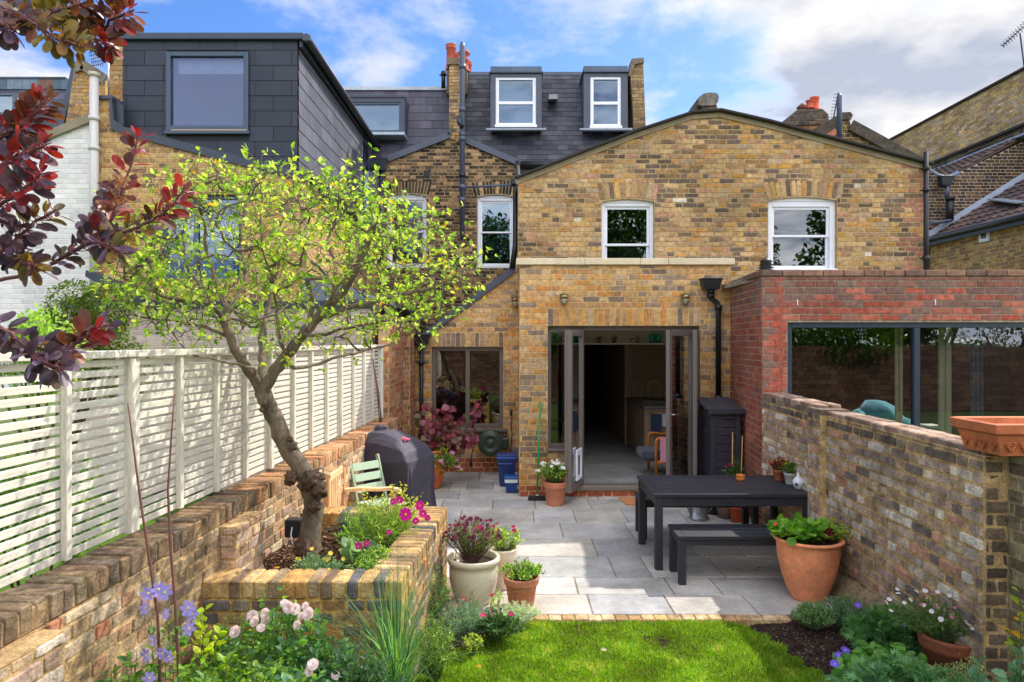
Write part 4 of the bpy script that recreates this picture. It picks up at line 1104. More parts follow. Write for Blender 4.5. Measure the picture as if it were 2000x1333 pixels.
mb = MB(); mb.tube([(-3.0, DL-.1, 4.56),(-3.0, 15.5, 4.50)], .062, 10, C(36,40,48)); mb.box(-3.07,-3.03,DL-.02,15.5,4.44,4.60,C(44,50,60)); mb.build('gutter', 'cast_iron', lh)
hopper(lh, X(745,15.4), 15.4, Z(334,15.4), w=.28, h=.28, d=.2, col=C(44,52,64)); pipe(lh, X(745,15.4), 15.4, 3.0, Z(334,15.4), .045, col=C(44,52,64))
mb = MB(); mb.box(bx1-.02, bx1+.03, D1+4.55, D1+5.0, 4.75, 6.35, C(110,140,150)); mb.build('side_window', 'sky_glass', lh)
# square loft window with a white blind
wx0, wz0, wx1, wz1 = lwh; mb = MB(); y = D1-.055; c_ = C(56,76,96)
for (a, b, c, e) in ((wx0,wx0+.07,wz0,wz1),(wx1-.07,wx1,wz0,wz1),(wx0+.07,wx1-.07,wz1-.07,wz1),(wx0+.07,wx1-.07,wz0,wz0+.08)): mb.box(a, b, y, y+.12, c, e, c_, 0, .006)
mb.box(wx0+.08, wx1-.02, y-.004, y+.02, wz0+.004, wz0+.02, C(190,160,120)); mb.box(wx0-.02, wx1+.02, y-.02, y+.1, wz0-.05, wz0-.002, c_, 0, .006)
lw_ = mb.build('window', 'paint', lh); lw_['label'] = 'large square loft window in a blue-grey frame'
g = MB(); g.quad((wx0+.07,y+.05,wz0+.08),(wx1-.07,y+.05,wz0+.08),(wx1-.07,y+.05,wz1-.07),(wx0+.07,y+.05,wz1-.07), WHT); g.build('pane', 'soft_glass', lw_)
g = MB(); g.box(wx0+.12, wx1-.08, y+.16, y+.17, wz1-.28, wz1-.07, C(232,240,246)); g.build('blind', 'matt', lw_)
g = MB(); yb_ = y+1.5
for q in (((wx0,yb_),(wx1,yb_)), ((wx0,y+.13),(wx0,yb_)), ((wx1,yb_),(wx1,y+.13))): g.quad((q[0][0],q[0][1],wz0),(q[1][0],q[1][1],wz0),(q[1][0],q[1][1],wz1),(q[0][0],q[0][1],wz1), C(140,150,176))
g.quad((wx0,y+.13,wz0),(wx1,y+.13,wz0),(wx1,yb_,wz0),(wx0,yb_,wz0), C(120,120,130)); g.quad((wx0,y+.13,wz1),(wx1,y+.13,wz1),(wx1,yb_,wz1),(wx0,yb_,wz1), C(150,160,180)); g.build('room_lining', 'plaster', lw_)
# lead along the sloping verge
mb = MB(); y = DL-.04
mb.prism(xz([(212,188),(218,188),(222,234),(240,247),(595,338),(597,352),(590,354),(238,262),(216,250)], y), Vector((0,y,0)), UX, UZ, NF, .06, C(54,62,76))
mb.prism(xz([(190,193),(190,187),(218,186),(220,193)], y-.01), Vector((0,y-.01,0)), UX, UZ, NF, .3, C(60,70,84))
mb.prism(xz([(218,190),(241,206),(241,246),(222,234)], y+.07), Vector((0,y+.07,0)), UX, UZ, NF, .04, C(50,58,70)); mb.build('flashing', 'lead', lh)
mb = MB(); D_ = 10.7; pp = xz([(214,260),(214,50),(241,50),(241,260)], D_); mb.prism(pp, Vector((0,D_,0)), UX, UZ, NF, 4.0, C(180,150,104))
courses(mb, Vector((0,D_,0)), UX, UZ, NF, pp, YEL[:6], bond='english', L=.215); mb.build('party_wall', 'masonry', lh)
mb = MB(); mb.box(X(243,11), X(262,11), 11.0, 13.0, Z(66,11)-.2, Z(48,11), C(52,58,70)); mb.build('roof_upstand', 'lead', lh)
# slate mansard of the left house and its wide window
LSL = [C(78,76,90), C(86,84,98), C(72,70,84), C(92,90,102)]
mb, *_ = mansard(lh, 640, 879, 330, 176, 15.75, 16.3, (), LSL, w=.29, h=.21); mb.box(X(640,16.3), X(877,16.3), 16.25, 18, Z(176,16.3)-.02, Z(171,16.3), C(190,196,206)); mb.build('mansard_roof', 'slate', lh)
D_ = 15.6; x0, x1 = X(676,D_), X(791,D_); mb = MB()
mb.prism(rect(x0, Z(260,D_), x1, Z(192,D_)), Vector((0,D_,0)), UX, UZ, NF, .5, C(60,66,80), 0, holes=[rect(X(686,D_), Z(258,D_), X(783,D_), Z(200,D_))])
mb.box(x0, x1, D_-.02, 16.4, Z(192,D_)+.002, Z(186,D_), C(56,62,74), 0, .01); mb.box(x0, x1, D_-.08, D_+.4, Z(266,D_), Z(260,D_)-.002, C(170,184,196), 0, .01)
dm = mb.build('dormer', 'lead', lh)
frame_window(dm, X(686,D_), X(783,D_), Z(258,D_), Z(200,D_), D_, [], fw=.05, col=C(60,82,100), glass='sky_glass', deep=.02, inner=C(130,134,160), back=.45)
# ground floor extension in painted brick
DP = 9.6
front_wall('painted_extension', DP, rect(X(120,DP), 0, -1.97, 2.56), lh, TAUPE, M_TAUPE, bond='stretcher', matn='white_masonry', proud=.005)
mb = MB(); mb.box(X(120,DP), -1.93, DP-.04, DP+.02, 2.562, 2.66, C(50,56,68), 0, .006); mb.box(X(120,DP), -1.95, DP+.021, 10.18, 2.562, 2.62, C(66,72,84))
mb.prism(xz([(168,528),(210,545),(300,596),(300,606),(205,562),(166,540)], 9.55), Vector((0,9.55,0)), UX, UZ, NF, .3, C(50,58,72)); mb.build('fascia', 'lead', lh)
mb = MB(); mb.hexa([(-3.0,9.7,2.67),(-1.95,9.7,2.67),(-1.95,15.5,2.67),(-3.0,15.5,2.67),(-3.0,9.9,3.1),(-1.95,9.7,2.7),(-1.95,15.5,2.7),(-3.0,15.5,3.1)], C(80,90,100)); mb.build('lean_to_roof', 'lead', lh)

wh = thing('white_house', 'whitewashed brick house wing with a cream downpipe at the left edge', 'house', (-7.3, 10.25, 0))
DW = 10.25
front_wall('white_wall', DW, xz([(-90,760),(-90,330),(100,264),(176,232),(190,226),(206,226),(206,760)], DW), wh, WHITEB, M_WHITE, matn='white_masonry', proud=.004, jt=.002)
mb = MB()
for (a, b) in (((-90,324),(100,262)),((100,262),(180,230))): mb.bar(P(*a,DW-.03), P(*b,DW-.03), .12, .05, C(150,140,116), up=Vector((0,-1,0)))
mb.build('verge', 'stone', wh)
mb = MB(); xx = X(184,10.1); cr = C(206,202,196)
mb.tube([(xx,10.1,2.6),(xx,10.1,Z(148,10.1))], .062, 12, cr); mb.tube([(xx,10.1,Z(148,10.1)-.02),(xx,10.1,Z(143,10.1))], .078, 12, C(190,180,160))
for yy in (232,290): mb.tube([(xx,10.1,Z(yy,10.1)-.03),(xx,10.1,Z(yy,10.1)+.03)], .078, 12, cr)
mb.build('drainpipe', 'paint', wh)
mb = MB(); mb.hexa([(-9,10.3,4.6),(-6.2,10.3,5.35),(-6.2,15,5.35),(-9,15,4.6),(-9,10.3,4.66),(-6.2,10.3,5.41),(-6.2,15,5.41),(-9,15,4.66)], C(70,74,84)); mb.build('roof', 'slate', wh)
fh = thing('slate_roof_house', 'house with a rust-streaked metal roof edge and slate mansard at the far left', 'house', (-11, 14.6, 0))
mb, *_ = mansard(fh, -120, 131, 300, 175, 14.4, 15.0, (), [C(80,84,96), C(90,94,106)], w=.3, h=.2)
for k in range(22):
    xx = X(-120,15)+k*.17; mb.box(xx, xx+.165, 14.96, 15.0, Z(176,15), Z(156,15), jit(random.choice([C(96,112,128), C(120,92,76), C(110,124,138), C(84,100,116)]), .1), 0, .003)
mb.box(X(-120,15), X(131,15), 14.94, 16.5, Z(156,15)+.002, Z(156,15)+.04, C(70,84,100)); mb.build('mansard_roof', 'slate', fh)
mb = MB(); mb.bar(P(122,250,14.2), P(150,128,14.6), .12, .12, C(60,70,86)); mb.build('flashing', 'lead', fh)
frame_window(fh, X(-40,14.3), X(30,14.3), Z(225,14.3), Z(183,14.3), 14.2, [], col=C(70,88,104), glass='sky_glass', inner=C(140,150,160))
mb = MB(); D_ = 14.0; pp = xz([(128,245),(145,136),(160,128),(176,140),(206,158),(206,260),(128,260)], D_); mb.prism(pp, Vector((0,D_,0)), UX, UZ, NF, 1.5, C(186,150,100)); courses(mb, Vector((0,D_,0)), UX, UZ, NF, pp, YEL, jt=.003)
for (a, b) in (((144,134),(162,127)),((162,127),(206,156))): mb.bar(P(*a,D_-.04), P(*b,D_-.04), .2, .06, C(140,130,114), up=Vector((0,-1,0)))
mb.build('party_wall', 'masonry', fh)
D_ = 13.5; t3 = thing('tv_aerial', 'grid-shaped television aerial on a thin white mast beside the brick upstand at far left', 'aerial', P(213,188,D_))
mb = MB(); mb.tube([P(213,188,D_), P(211,100,D_)], .02, 6, C(190,192,198)); mb.build('mast', 'metal', t3); mb = MB()
for k in range(6): mb.tube([P(174+k*4,102,D_), P(181+k*4,130,D_)], .006, 5, C(90,92,100))
for k in range(5): mb.tube([P(174+k*2,103+k*6.5,D_), P(195+k*2,98+k*6.5,D_)], .006, 5, C(90,92,100))
mb.tube([P(196,110,D_), P(216,104,D_)], .012, 5, C(90,92,100)); mb.build('grid', 'metal', t3)

# ================================================================== GROUND, PAVING, WALLS
def fx(D): return -2.03 + .053*D       # garden face of the left wall
def rx(D): return 2.54 + .034*D        # garden face of the right wall
mb = MB(); mb.quad((-400,-400,-.22),(400,-400,-.22),(400,900,-.22),(-400,900,-.22), C(96,110,62)); g_ = struct(mb.build('ground', 'soil'))
# soil beds: a gently lumpy sheet
def hsheet(name, x0, x1, y0, y1, step, fn, col, matn, colj=.2):
    nx = int((x1-x0)/step)+1; ny = int((y1-y0)/step)+1
    xs = np.linspace(x0, x1, nx); ys = np.linspace(y0, y1, ny); V = []; 
    for y in ys:
        for x in xs: V.append((x, y, fn(x, y)))
    F_ = []; 
    for j in range(ny-1):
        for i in range(nx-1): q = j*nx+i; F_.append((q, q+1, q+nx+1, q+nx))
    cc = np.array([jit(col, colj) for _ in F_])
    mb = MB(); mb.add_np(V, F_, cc); return mb.build(name, matn)
def bedz(x, y): return -.045 + .05*noise.noise(Vector((x*1.3, y*1.3, 3))) + .022*noise.noise(Vector((x*9, y*9, 5))) + .012*noise.noise(Vector((x*26, y*26, 9)))
SOIL = C(62,48,40)
struct(hsheet('soil', -2.1, 3.2, .4, 5.21, .025, bedz, SOIL, 'soil'))
# lawn: outline in plan, edges curve along the beds
LE = [(-.66,.6),(-.66,3.4),(-.67,4.0),(-.64,4.22),(-.54,4.42),(-.39,4.64),(-.23,4.83),(-.04,5.0),(.14,5.13),(1.62,5.14),(1.78,4.96),(1.86,4.72),(1.93,4.45),(2.0,4.2),(2.02,3.8),(2.02,.6)]
def inlawn(x, y):
    for (a, b) in intervals(LE, y):
        if a <= x <= b: return True
    return False
mb = MB(); mb.prism(LE, Vector((0,0,-.03)), UX, UY, UZ, .10, C(92,116,40)); struct(mb.build('lawn_bed', 'soil'))
def grass():
    n = 150000; rng = np.random.default_rng(3)
    x = rng.uniform(-.72, 2.06, n); y = 5.17 - (5.17-2.6)*rng.power(1.0, n)**1.0*rng.uniform(0,1,n)**.35
    y = rng.uniform(3.6, 5.16, n)
    ok = np.array([inlawn(a+.03*math.sin(b*37), b) for a, b in zip(x, y)]); x = x[ok]; y = y[ok]; n = len(x)
    nz_ = np.array([noise.noise(Vector((a*3.2, b*3.2, 0))) for a, b in zip(x, y)])*1.5; n2 = np.array([noise.noise(Vector((a*6, b*6, 4))) for a, b in zip(x, y)])
    h = np.maximum(rng.uniform(.022, .05, n)*(1+.35*nz_+.3*n2), .020); w = rng.uniform(.0016, .0032, n)
    a = rng.uniform(0, 2*np.pi, n); lean = rng.uniform(.1, .95, n); la = rng.uniform(0, 2*np.pi, n)
    dx, dy = np.cos(a)*w, np.sin(a)*w; lx, ly = np.cos(la)*lean*h, np.sin(la)*lean*h; z0 = np.full(n, -.032)
    V = np.stack([np.stack([x-dx, y-dy, z0], 1), np.stack([x+dx, y+dy, z0], 1),
                  np.stack([x+lx*.4+dx*.8, y+ly*.4+dy*.8, z0+h*.6], 1), np.stack([x+lx, y+ly, z0+h*(1.05-.4*lean)], 1), np.stack([x+lx*.4-dx*.8, y+ly*.4-dy*.8, z0+h*.6], 1)], 1).reshape(-1, 3)
    b = np.arange(n)[:, None]*5
    F4 = b + np.array([[0,1,2,4]]); F3 = b + np.array([[4,2,3]])
    c0 = np.array([C(112,148,24), C(134,166,36), C(92,132,28), C(160,176,62), C(74,112,26), C(186,180,96)]); pr = [.3,.28,.17,.1,.1,.05]
    cc = c0[rng.choice(len(c0), n, p=pr)]*(1+.30*n2[:, None]+.25*nz_[:, None]); cc *= rng.uniform(.8, 1.2, (n, 1)); dry = (n2+nz_*.5 > .50)[:, None]*(rng.uniform(0,1,(n,1)) < .30); cc = np.where(dry, np.array(C(190,176,96))[None]*rng.uniform(.8,1.1,(n,1)), cc)
    mb = MB(); mb.add_np(V, F4, cc); mb.add_np(V, F3, cc); return mb.build('grass', 'grass')
o = stuff(grass(), 'short bright green lawn grass in front of the patio', 'grass')
# paving: every flag its own slab, laid in rows
mb = MB(); rows = [5.25,5.66,6.07,6.66,7.28,7.90,8.50,9.08,9.66,10.24,10.95]
SLB = [C(182,178,171), C(192,187,180), C(172,170,166), C(197,191,182), C(186,179,168), C(165,164,162), C(194,190,184)]
spl = [[.62,1.25,1.9,2.35],[-.1,.55,1.35,1.75],[-.35,.15,.93,1.25,1.9],[-.5,-.05,.84,1.83,2.3],[-.9,-.2,.55,1.3,2.0],[-.62,.26,.75,1.35,2.05],[-.9,-.25,.30,1.0,1.6,2.2],[-.72,.40,1.15,1.8,2.4],[-.9,-.65,-.27,.05],[-1.1,-.5,-.1],[-1.2,-.6,-.15]]
for r in range(len(rows)-1):
    a, b = rows[r], rows[r+1]; xa = fx(a)-.0 if a > 5.8 else -.50; xb = rx(a)+.02
    if a >= 9.0: xb = .11 if a > 9.1 else xb
    cuts = [xa] + [c for c in spl[r] if xa+.15 < c < xb-.15] + [xb]
    for k in range(len(cuts)-1):
        g = .006; z = .0+rj(.0015); c = jit(random.choice(SLB), .05)
        mb.obox(Vector(((cuts[k]+cuts[k+1])/2, (a+b)/2, z-.02)), UX, UY, UZ, (cuts[k+1]-cuts[k])/2-g, (b-a)/2-g, .02, c, 0, .004, j=.0012)
mb.box(-2.0, 3.0, 5.255, 10.95, -.06, -.008, C(150,134,112)); struct(mb.build('patio', 'paving'))
mb = MB(); x = -.45
while x < 2.05:
    w = .103+rj(.004); c = jit(random.choice([C(206,176,132), C(196,160,116), C(216,188,148), C(182,144,100), C(206,170,110), C(190,160,120)] if random.random() < .96 else [C(100,98,100)]), .1)
    mb.obox(Vector((x+w/2, 5.20+rj(.004), -.035+rj(.003))), UX, UY, UZ, w/2-.003, .048, .034, c, 0, .006, j=.002); x += w
mb.box(-.45, 2.1, 5.165, 5.248, -.09, -.012, C(190,170,140)); struct(mb.build('brick_edging', 'old_masonry'))

# ------------------------------------------------------------------ left garden wall with brick-on-edge coping
lw = thing('garden_wall', 'old weathered brick wall below the white slatted fence', 'garden wall', (fx(5), 5, 0))
def leftpatch(u, v, col):
    d = u + 2.0
    if d < 4.6: return jit(random.choice([C(164,138,106), C(178,152,118), C(150,128,102), C(182,140,108), C(192,172,144), C(140,120,98), C(170,144,108), C(196,130,98)]), .08)
    return col
d0, d1 = 2.0, 9.2
a = Vector((fx(d0), d0, 0)); b = Vector((fx(d1), d1, 0)); du = (b-a).normalized(); nn = du.cross(UZ); Lw = (b-a).length
mb = MB(); mb.prism(rect(0,-.15,Lw,.955), a, du, UZ, nn, .22, M_LEFT)
courses(mb, a, du, UZ, nn, rect(0,-.15,Lw,.957), LEFTW, bond='flemish', hi=True, jt=.005, proud=.006, patch=leftpatch, m=0)
x = 0.0
while x < Lw:
    w = .066+rj(.004); mid = a + du*(x+w/2) - nn*(.112-rj(.007)) + UZ*(1.012+rj(.006))
    near = (x+2.0) < 4.7
    c = jit(random.choice([C(132,114,92), C(144,122,94), C(120,104,88), C(152,124,98), C(136,118,94)] if near else [C(176,132,96), C(160,120,88), C(190,150,108), C(150,116,88), C(196,140,100)]), .14)
    jv = .003; rot = rj(.03); d2 = (du*math.cos(rot)+nn*math.sin(rot)); n2 = d2.cross(UZ)
    mb.obox(mid, d2, n2, UZ, w/2, .116, .053+rj(.003), c, 0, .006, j=jv); x += w+.010
mb.obox(a+du*(Lw/2)-nn*.11+UZ*1.004, du, nn, UZ, Lw/2, .109, .052, C(170,142,104), 0, .01)
wall_l = mb.build('wall', 'old_masonry', lw)
for (dc, wd) in ((2.55,.35),(4.42,.40)):
    mb = MB(); c = a + du*((dc-d0)) ; n3 = nn
    o_ = c - du*(wd/2) + nn*.105
    mb.prism(rect(0,-.15,wd,.95), o_, du, UZ, nn, .11, M_LEFT); courses(mb, o_, du, UZ, nn, rect(0,-.15,wd,.95), LEFTW[:5]+GARD[:4], hi=True, jt=.006, proud=.006)
    # camera-facing return of the pier
    oo = c - du*(wd/2); v_ = nn; courses(mb, oo+nn*.0, nn, UZ, -du, rect(0,-.15,.108,.95), LEFTW[:4]+GARD[:3], hi=True, jt=.005, L=.16, bond='stretcher')
    mb.build('pier', 'old_masonry', lw)
# short party wall beside the return
pl = thing('party_pier', 'brown brick boundary pier and wall stub between the white fence and the narrow paned window', 'wall', (-1.7, 9.2, 0))
mb = MB(); LP = [C(186,136,100), C(170,122,90), C(196,150,110), C(150,112,90), C(180,100,78), C(160,134,110)]
o_ = Vector((0,9.2,0)); pz = rect(-1.80,0,-1.665,2.45); mb.prism(pz, o_, UX, UZ, NF, .1, C(200,170,124)); courses(mb, o_, UX, UZ, NF, pz, LP, jt=.004, bond='english', L=.2)
o2 = Vector((-1.66,9.2,0)); mb.prism(rect(.01,0,1.74,2.45), o2, UY, UZ, UX, .14, C(200,170,124)); courses(mb, o2, UY, UZ, UX, rect(0,0,1.74,2.45), LP, jt=.005, bond='flemish', hi=False)
o3 = Vector((-1.55,10.35,0)); mb.prism(rect(0,0,.58,2.38), o3, UY, UZ, UX, .1, C(200,170,124)); courses(mb, o3, UY, UZ, UX, rect(0,0,.58,2.38), LP, jt=.005)
courses(mb, Vector((-1.66,10.35,0)), UX, UZ, NF, rect(.01,0,.11,2.38), LP, L=.11, bond='stretcher')
mb.build('wall', 'masonry', pl)

# ------------------------------------------------------------------ slatted fence on the wall
fence = thing('slatted_fence', 'off-white horizontal slatted fence standing on the old brick wall', 'fence', (-2.0, 5, 1.08))
def fpx(D): return -2.25 + .053*D
fa = Vector((fpx(1.5),1.5,0)); fb = Vector((fpx(9.2),9.2,0)); fd = (fb-fa).normalized(); fn = fd.cross(UZ)
WF = C(216,210,194)
def along(D): return fa + fd*((D-1.5)/fd.y)
posts = [1.96, 3.68, 5.51, 7.37]
bats = [2.3, 2.72, 3.17, 4.15, 4.61, 5.05, 6.0, 6.45, 6.9, 7.85, 8.3, 8.72, 9.12]
ztop = 2.012; seams = [1.5, 1.96, 3.68, 5.51, 7.37, 9.19]
for k in range(len(seams)-1):
    mb = MB(); A, B = along(seams[k]), along(seams[k+1])
    for s in range(19):
        z = 1.098 + s*.0493; up_ = rj(.0015)
        c = jit(WF, .05)
        mb.bar(A+UZ*(z+.0+up_)-fn*.012, B+UZ*(z+rj(.0015))-fn*.012, .014, .034, c, bev=.002)
    mb.build('slat_panel', 'wood_y', fence)
for D in bats:
    mb = MB(); c = along(D); mb.obox(c+UZ*1.545+fn*.012, fd, fn, UZ, .019, .016, .462, jit(WF, .03), 0, .003); mb.build('batten', 'wood_z', fence)
for D in posts:
    mb = MB(); c = along(D); mb.obox(c+UZ*1.54-fn*.01, fd, fn, UZ, .048, .032, .47, jit(WF, .03), 0, .004); mb.obox(c+UZ*1.54+fn*.028-fd*.035, fd, fn, UZ, .018, .012, .465, jit(WF, .03), 0, .003); mb.build('post', 'wood_z', fence)
mb = MB(); mb.obox(along(9.17)+UZ*1.54, fd, fn, UZ, .03, .03, .47, C(232,230,224), 0, .004); mb.build('post', 'wood_z', fence)
mb = MB()
for k in range(len(seams)-1): mb.bar(along(seams[k])+UZ*2.032, along(seams[k+1])-fd*.004+UZ*2.032, .085, .038, jit(WF, .05), bev=.004)
mb.build('top_rail', 'wood_y', fence)

# ------------------------------------------------------------------ right garden wall
rw = thing('garden_wall', 'mottled pinkish-grey old brick wall behind the black table', 'garden wall', (2.7, 5.5, 0))
ra = Vector((rx(3.86), 3.86, 0)); rb = Vector((rx(7.63), 7.63, 0)); rd = (rb-ra).normalized(); rn = -(rd.cross(UZ)); Lr = (rb-ra).length
o_ = rb; u_ = -rd
def rpat(u, v, col):
    if v > 1.36: return jit(random.choice([C(112,96,84), C(130,112,98), C(100,90,80), C(140,124,104)]), .14)
    if v < .25: return jit(random.choice([C(132,116,92), C(120,106,90), C(150,128,98)]), .12)
    return col
mb = MB(); s1 = Lr*.415
mb.prism([(0,-.15),(Lr,-.15),(Lr,1.45),(s1,1.45),(s1,1.49),(0,1.49)], o_, u_, UZ, rn, .22, M_GARD)
courses(mb, o_, u_, UZ, rn, rect(0,-.15,s1,1.50), GARD, hi=True, jt=.007, proud=.010, patch=rpat, white=.05, j=.015)
courses(mb, o_, u_, UZ, rn, rect(s1,-.15,Lr,1.45), GARD, hi=True, jt=.008, proud=.010, patch=rpat, white=.06, j=.015)
# coping bricks seen from above
for (ua, ub, zt, off) in ((0, s1, 1.515, .012), (s1, Lr, 1.472, .0)):
    x = ua
    while x < ub-.05:
        w = min(.215+rj(.008), ub-x); c = jit(random.choice([C(170,140,120), C(150,124,106), C(186,160,138), C(140,120,104)]), .12)
        for q in range(2): mb.obox(o_+u_*(x+w/2)-rn*(.055-off+q*.11)+UZ*(zt-.02+rj(.004)), u_, rn, UZ, w/2-.005, .050, .034, c, 0, .008, j=.003)
        x += w
mb.build('wall', 'old_masonry', rw)
mb = MB(); pc = o_+u_*(s1-.02); w2 = .14
mb.prism(rect(-w2,-.1,w2,1.45), pc+rn*.055, u_, UZ, rn, .06, M_GARD); courses(mb, pc+rn*.055, u_, UZ, rn, rect(-w2,-.1,w2,1.50), GARD, hi=True, jt=.005, L=.27, bond='stretcher', patch=rpat)
mb.prism(rect(-w2,1.45,w2,1.5), pc+rn*.055, u_, UZ, rn, .25, C(130,112,98)); mb.build('pier', 'old_masonry', rw)
# end of the thick part, then the thinner wall towards the camera
mb = MB(); ee = ra.copy(); courses(mb, Vector((ee.x,3.86,0)), UX, UZ, NF, rect(0,-.15,.135,1.45), [C(120,106,88), C(104,92,78), C(134,116,92)], hi=True, jt=.005, L=.15, bond='stretcher')
mb.prism(rect(0,-.15,.2,1.45), Vector((ee.x,3.862,0)), UX, UZ, NF, .06, M_GARD)
q1 = Vector((rx(3.85)+.13, 3.85, 0)); q0 = Vector((rx(.8)+.13, .8, 0)); Lq = (q1-q0).length
mb.prism(rect(0,-.15,Lq,1.43), q1, u_, UZ, rn, .22, C(180,160,124)); courses(mb, q1, u_, UZ, rn, rect(0,-.15,Lq,1.44), [C(140,122,96), C(124,110,90), C(150,134,108), C(132,118,100), C(110,100,84)], hi=True, jt=.007, proud=.005, patch=rpat)
mb.obox(q1+u_*(Lq/2)-rn*.1+UZ*1.445, u_, rn, UZ, Lq/2, .11, .03, C(132,124,102), 0, .012); mb.build('wall_end', 'old_masonry', rw)
mb = MB()      # rendered footing bulging out at the base
V0 = []
for k in range(30):
    t = k/29; D = 4.3 + t*2.1; w = .10 + .05*noise.noise(Vector((D*3,0,1))); hgt = (.30 + .08*noise.noise(Vector((D*2,5,1))))*(1-.55*t)
    V0.append([(rx(D)+.02, D, hgt), (rx(D)-w*.35, D, hgt*.8), (rx(D)-w, D, hgt*.3), (rx(D)-w*1.25, D, -.1)])
i0 = len(mb.v)
for r in V0:
    for p in r: mb.v.append((p[0], p[1], p[2]+.0))
for k in range(29):
    for q in range(3): s = i0+k*4+q; mb.face((s, s+1, s+5, s+4), jit(C(150,130,102), .06), 0, True)
mb.build('footing', 'old_masonry', rw)

# ------------------------------------------------------------------ raised planter
pt = thing('raised_planter', 'raised yellow brick planter around the apple tree with a brick-on-edge top', 'planter', (-1.2, 4.9, 0))
PT = .70
f0, f1 = Vector((fx(4.0)+.0,4.0,0)), Vector((-.645,4.0,0)); r1 = Vector((-.553,5.80,0)); b0 = Vector((fx(5.8),5.8,0))
PAL = [C(150,128,98), C(176,148,108), C(134,120,104), C(196,140,76), C(120,104,92), C(168,130,84), C(156,144,128), C(104,98,96)]; PM = C(196,160,96)
def pseg(A, B, thick, name, hi=True):
    d = (B-A).normalized(); n = d.cross(UZ); Ln = (B-A).length; mb = MB()
    mb.prism(rect(0,-.15,Ln,.585), A, d, UZ, n, thick, PM); courses(mb, A, d, UZ, n, rect(0,-.15,Ln,.587), PAL, hi=hi, jt=.004, proud=.006, vbase=.587-.075*12)
    courses(mb, B-n*thick, -d, UZ, -n, rect(0,.3,Ln,.587), PAL, hi=hi, jt=.004, vbase=.587-.075*12)
    x = 0
    while x < Ln-.03:
        w = min(.066+rj(.003), Ln-x); c = jit(random.choice([C(200,166,114), C(184,148,100), C(210,180,130), C(176,144,106), C(196,150,92), C(160,136,108)] if random.random() < .84 else [C(134,112,90), C(98,96,98), C(116,108,102)]), .10)
        mb.obox(A+d*(x+w/2)-n*(thick/2+rj(.004))+UZ*(.643+rj(.003)), d, n, UZ, w/2, thick/2+.006, .053, c, 0, .009, j=.003); x += w+.011
    mb.obox(A+d*(Ln/2)-n*(thick/2)+UZ*.635, d, n, UZ, Ln/2-.003, thick/2-.004, .052, PM, 0, .004)
    return mb.build(name, 'old_masonry', pt)
pseg(f0, f1, .215, 'front_wall'); pseg(f1+Vector((.0,.217,0)), r1, .215, 'side_wall')
pseg(b0+Vector((0,-.215,0)), r1+Vector((-.22,-.215,0)), .215, 'back_wall') if False else None
A, B = b0+Vector((0,-.215,0)), r1+Vector((-.218,-.215,0)); pseg(A, B, .215, 'back_wall')
def pz(x, y): return .545 + .035*noise.noise(Vector((x*2, y*2, 8))) + .02*noise.noise(Vector((x*11, y*11, 2))) + .012*noise.noise(Vector((x*28, y*28, 2)))
o = struct(hsheet('planter_soil', -1.86, -.72, 4.16, 5.68, .022, pz, C(96,72,54), 'soil', .3)); o.name = 'soil'

# loose bark chips and leaf litter
def litter(name, fnz, areas, n, cols, size, label, seed=5):
    rng = np.random.default_rng(seed); V = []; F_ = []; cc = []
    for _ in range(n):
        x0, x1, y0, y1 = areas[rng.integers(len(areas))]; x, y = rng.uniform(x0, x1), rng.uniform(y0, y1)
        z = fnz(x, y)+.006; s = size*rng.uniform(.4, 1.3); a = rng.uniform(0, 6.28); d = Vector((math.cos(a), math.sin(a), rng.uniform(-.4,.4))).normalized(); w = d.orthogonal(); w.rotate(Matrix.Rotation(rng.uniform(0,6.28), 3, d)); w *= rng.uniform(.25,.5)
        p = Vector((x, y, z)); i = len(V)
        for q in (p-d*s-w*s*.5, p-w*s, p+d*s, p+w*s): V.append(tuple(q))
        F_.append((i,i+1,i+2,i+3)); cc.append(jit(cols[rng.integers(len(cols))], .2))
    mb = MB(); mb.add_np(V, F_, cc); return stuff(mb.build(name, 'matt'), label, 'mulch')
litter('bark_mulch', pz, [(-1.84,-.75,4.2,5.55)], 5200, [C(120,86,62), C(150,112,84), C(92,66,50), C(176,140,110), C(70,52,42)], .016, 'brown bark mulch around the apple tree trunk')
litter('bark_mulch', bedz, [(-.62,.0,4.1,5.1),(1.6,2.65,3.7,5.1)], 9000, [C(70,56,46), C(92,74,62), C(52,42,36), C(112,96,84)], .011, 'dark bark mulch on the beds beside the lawn', 6)

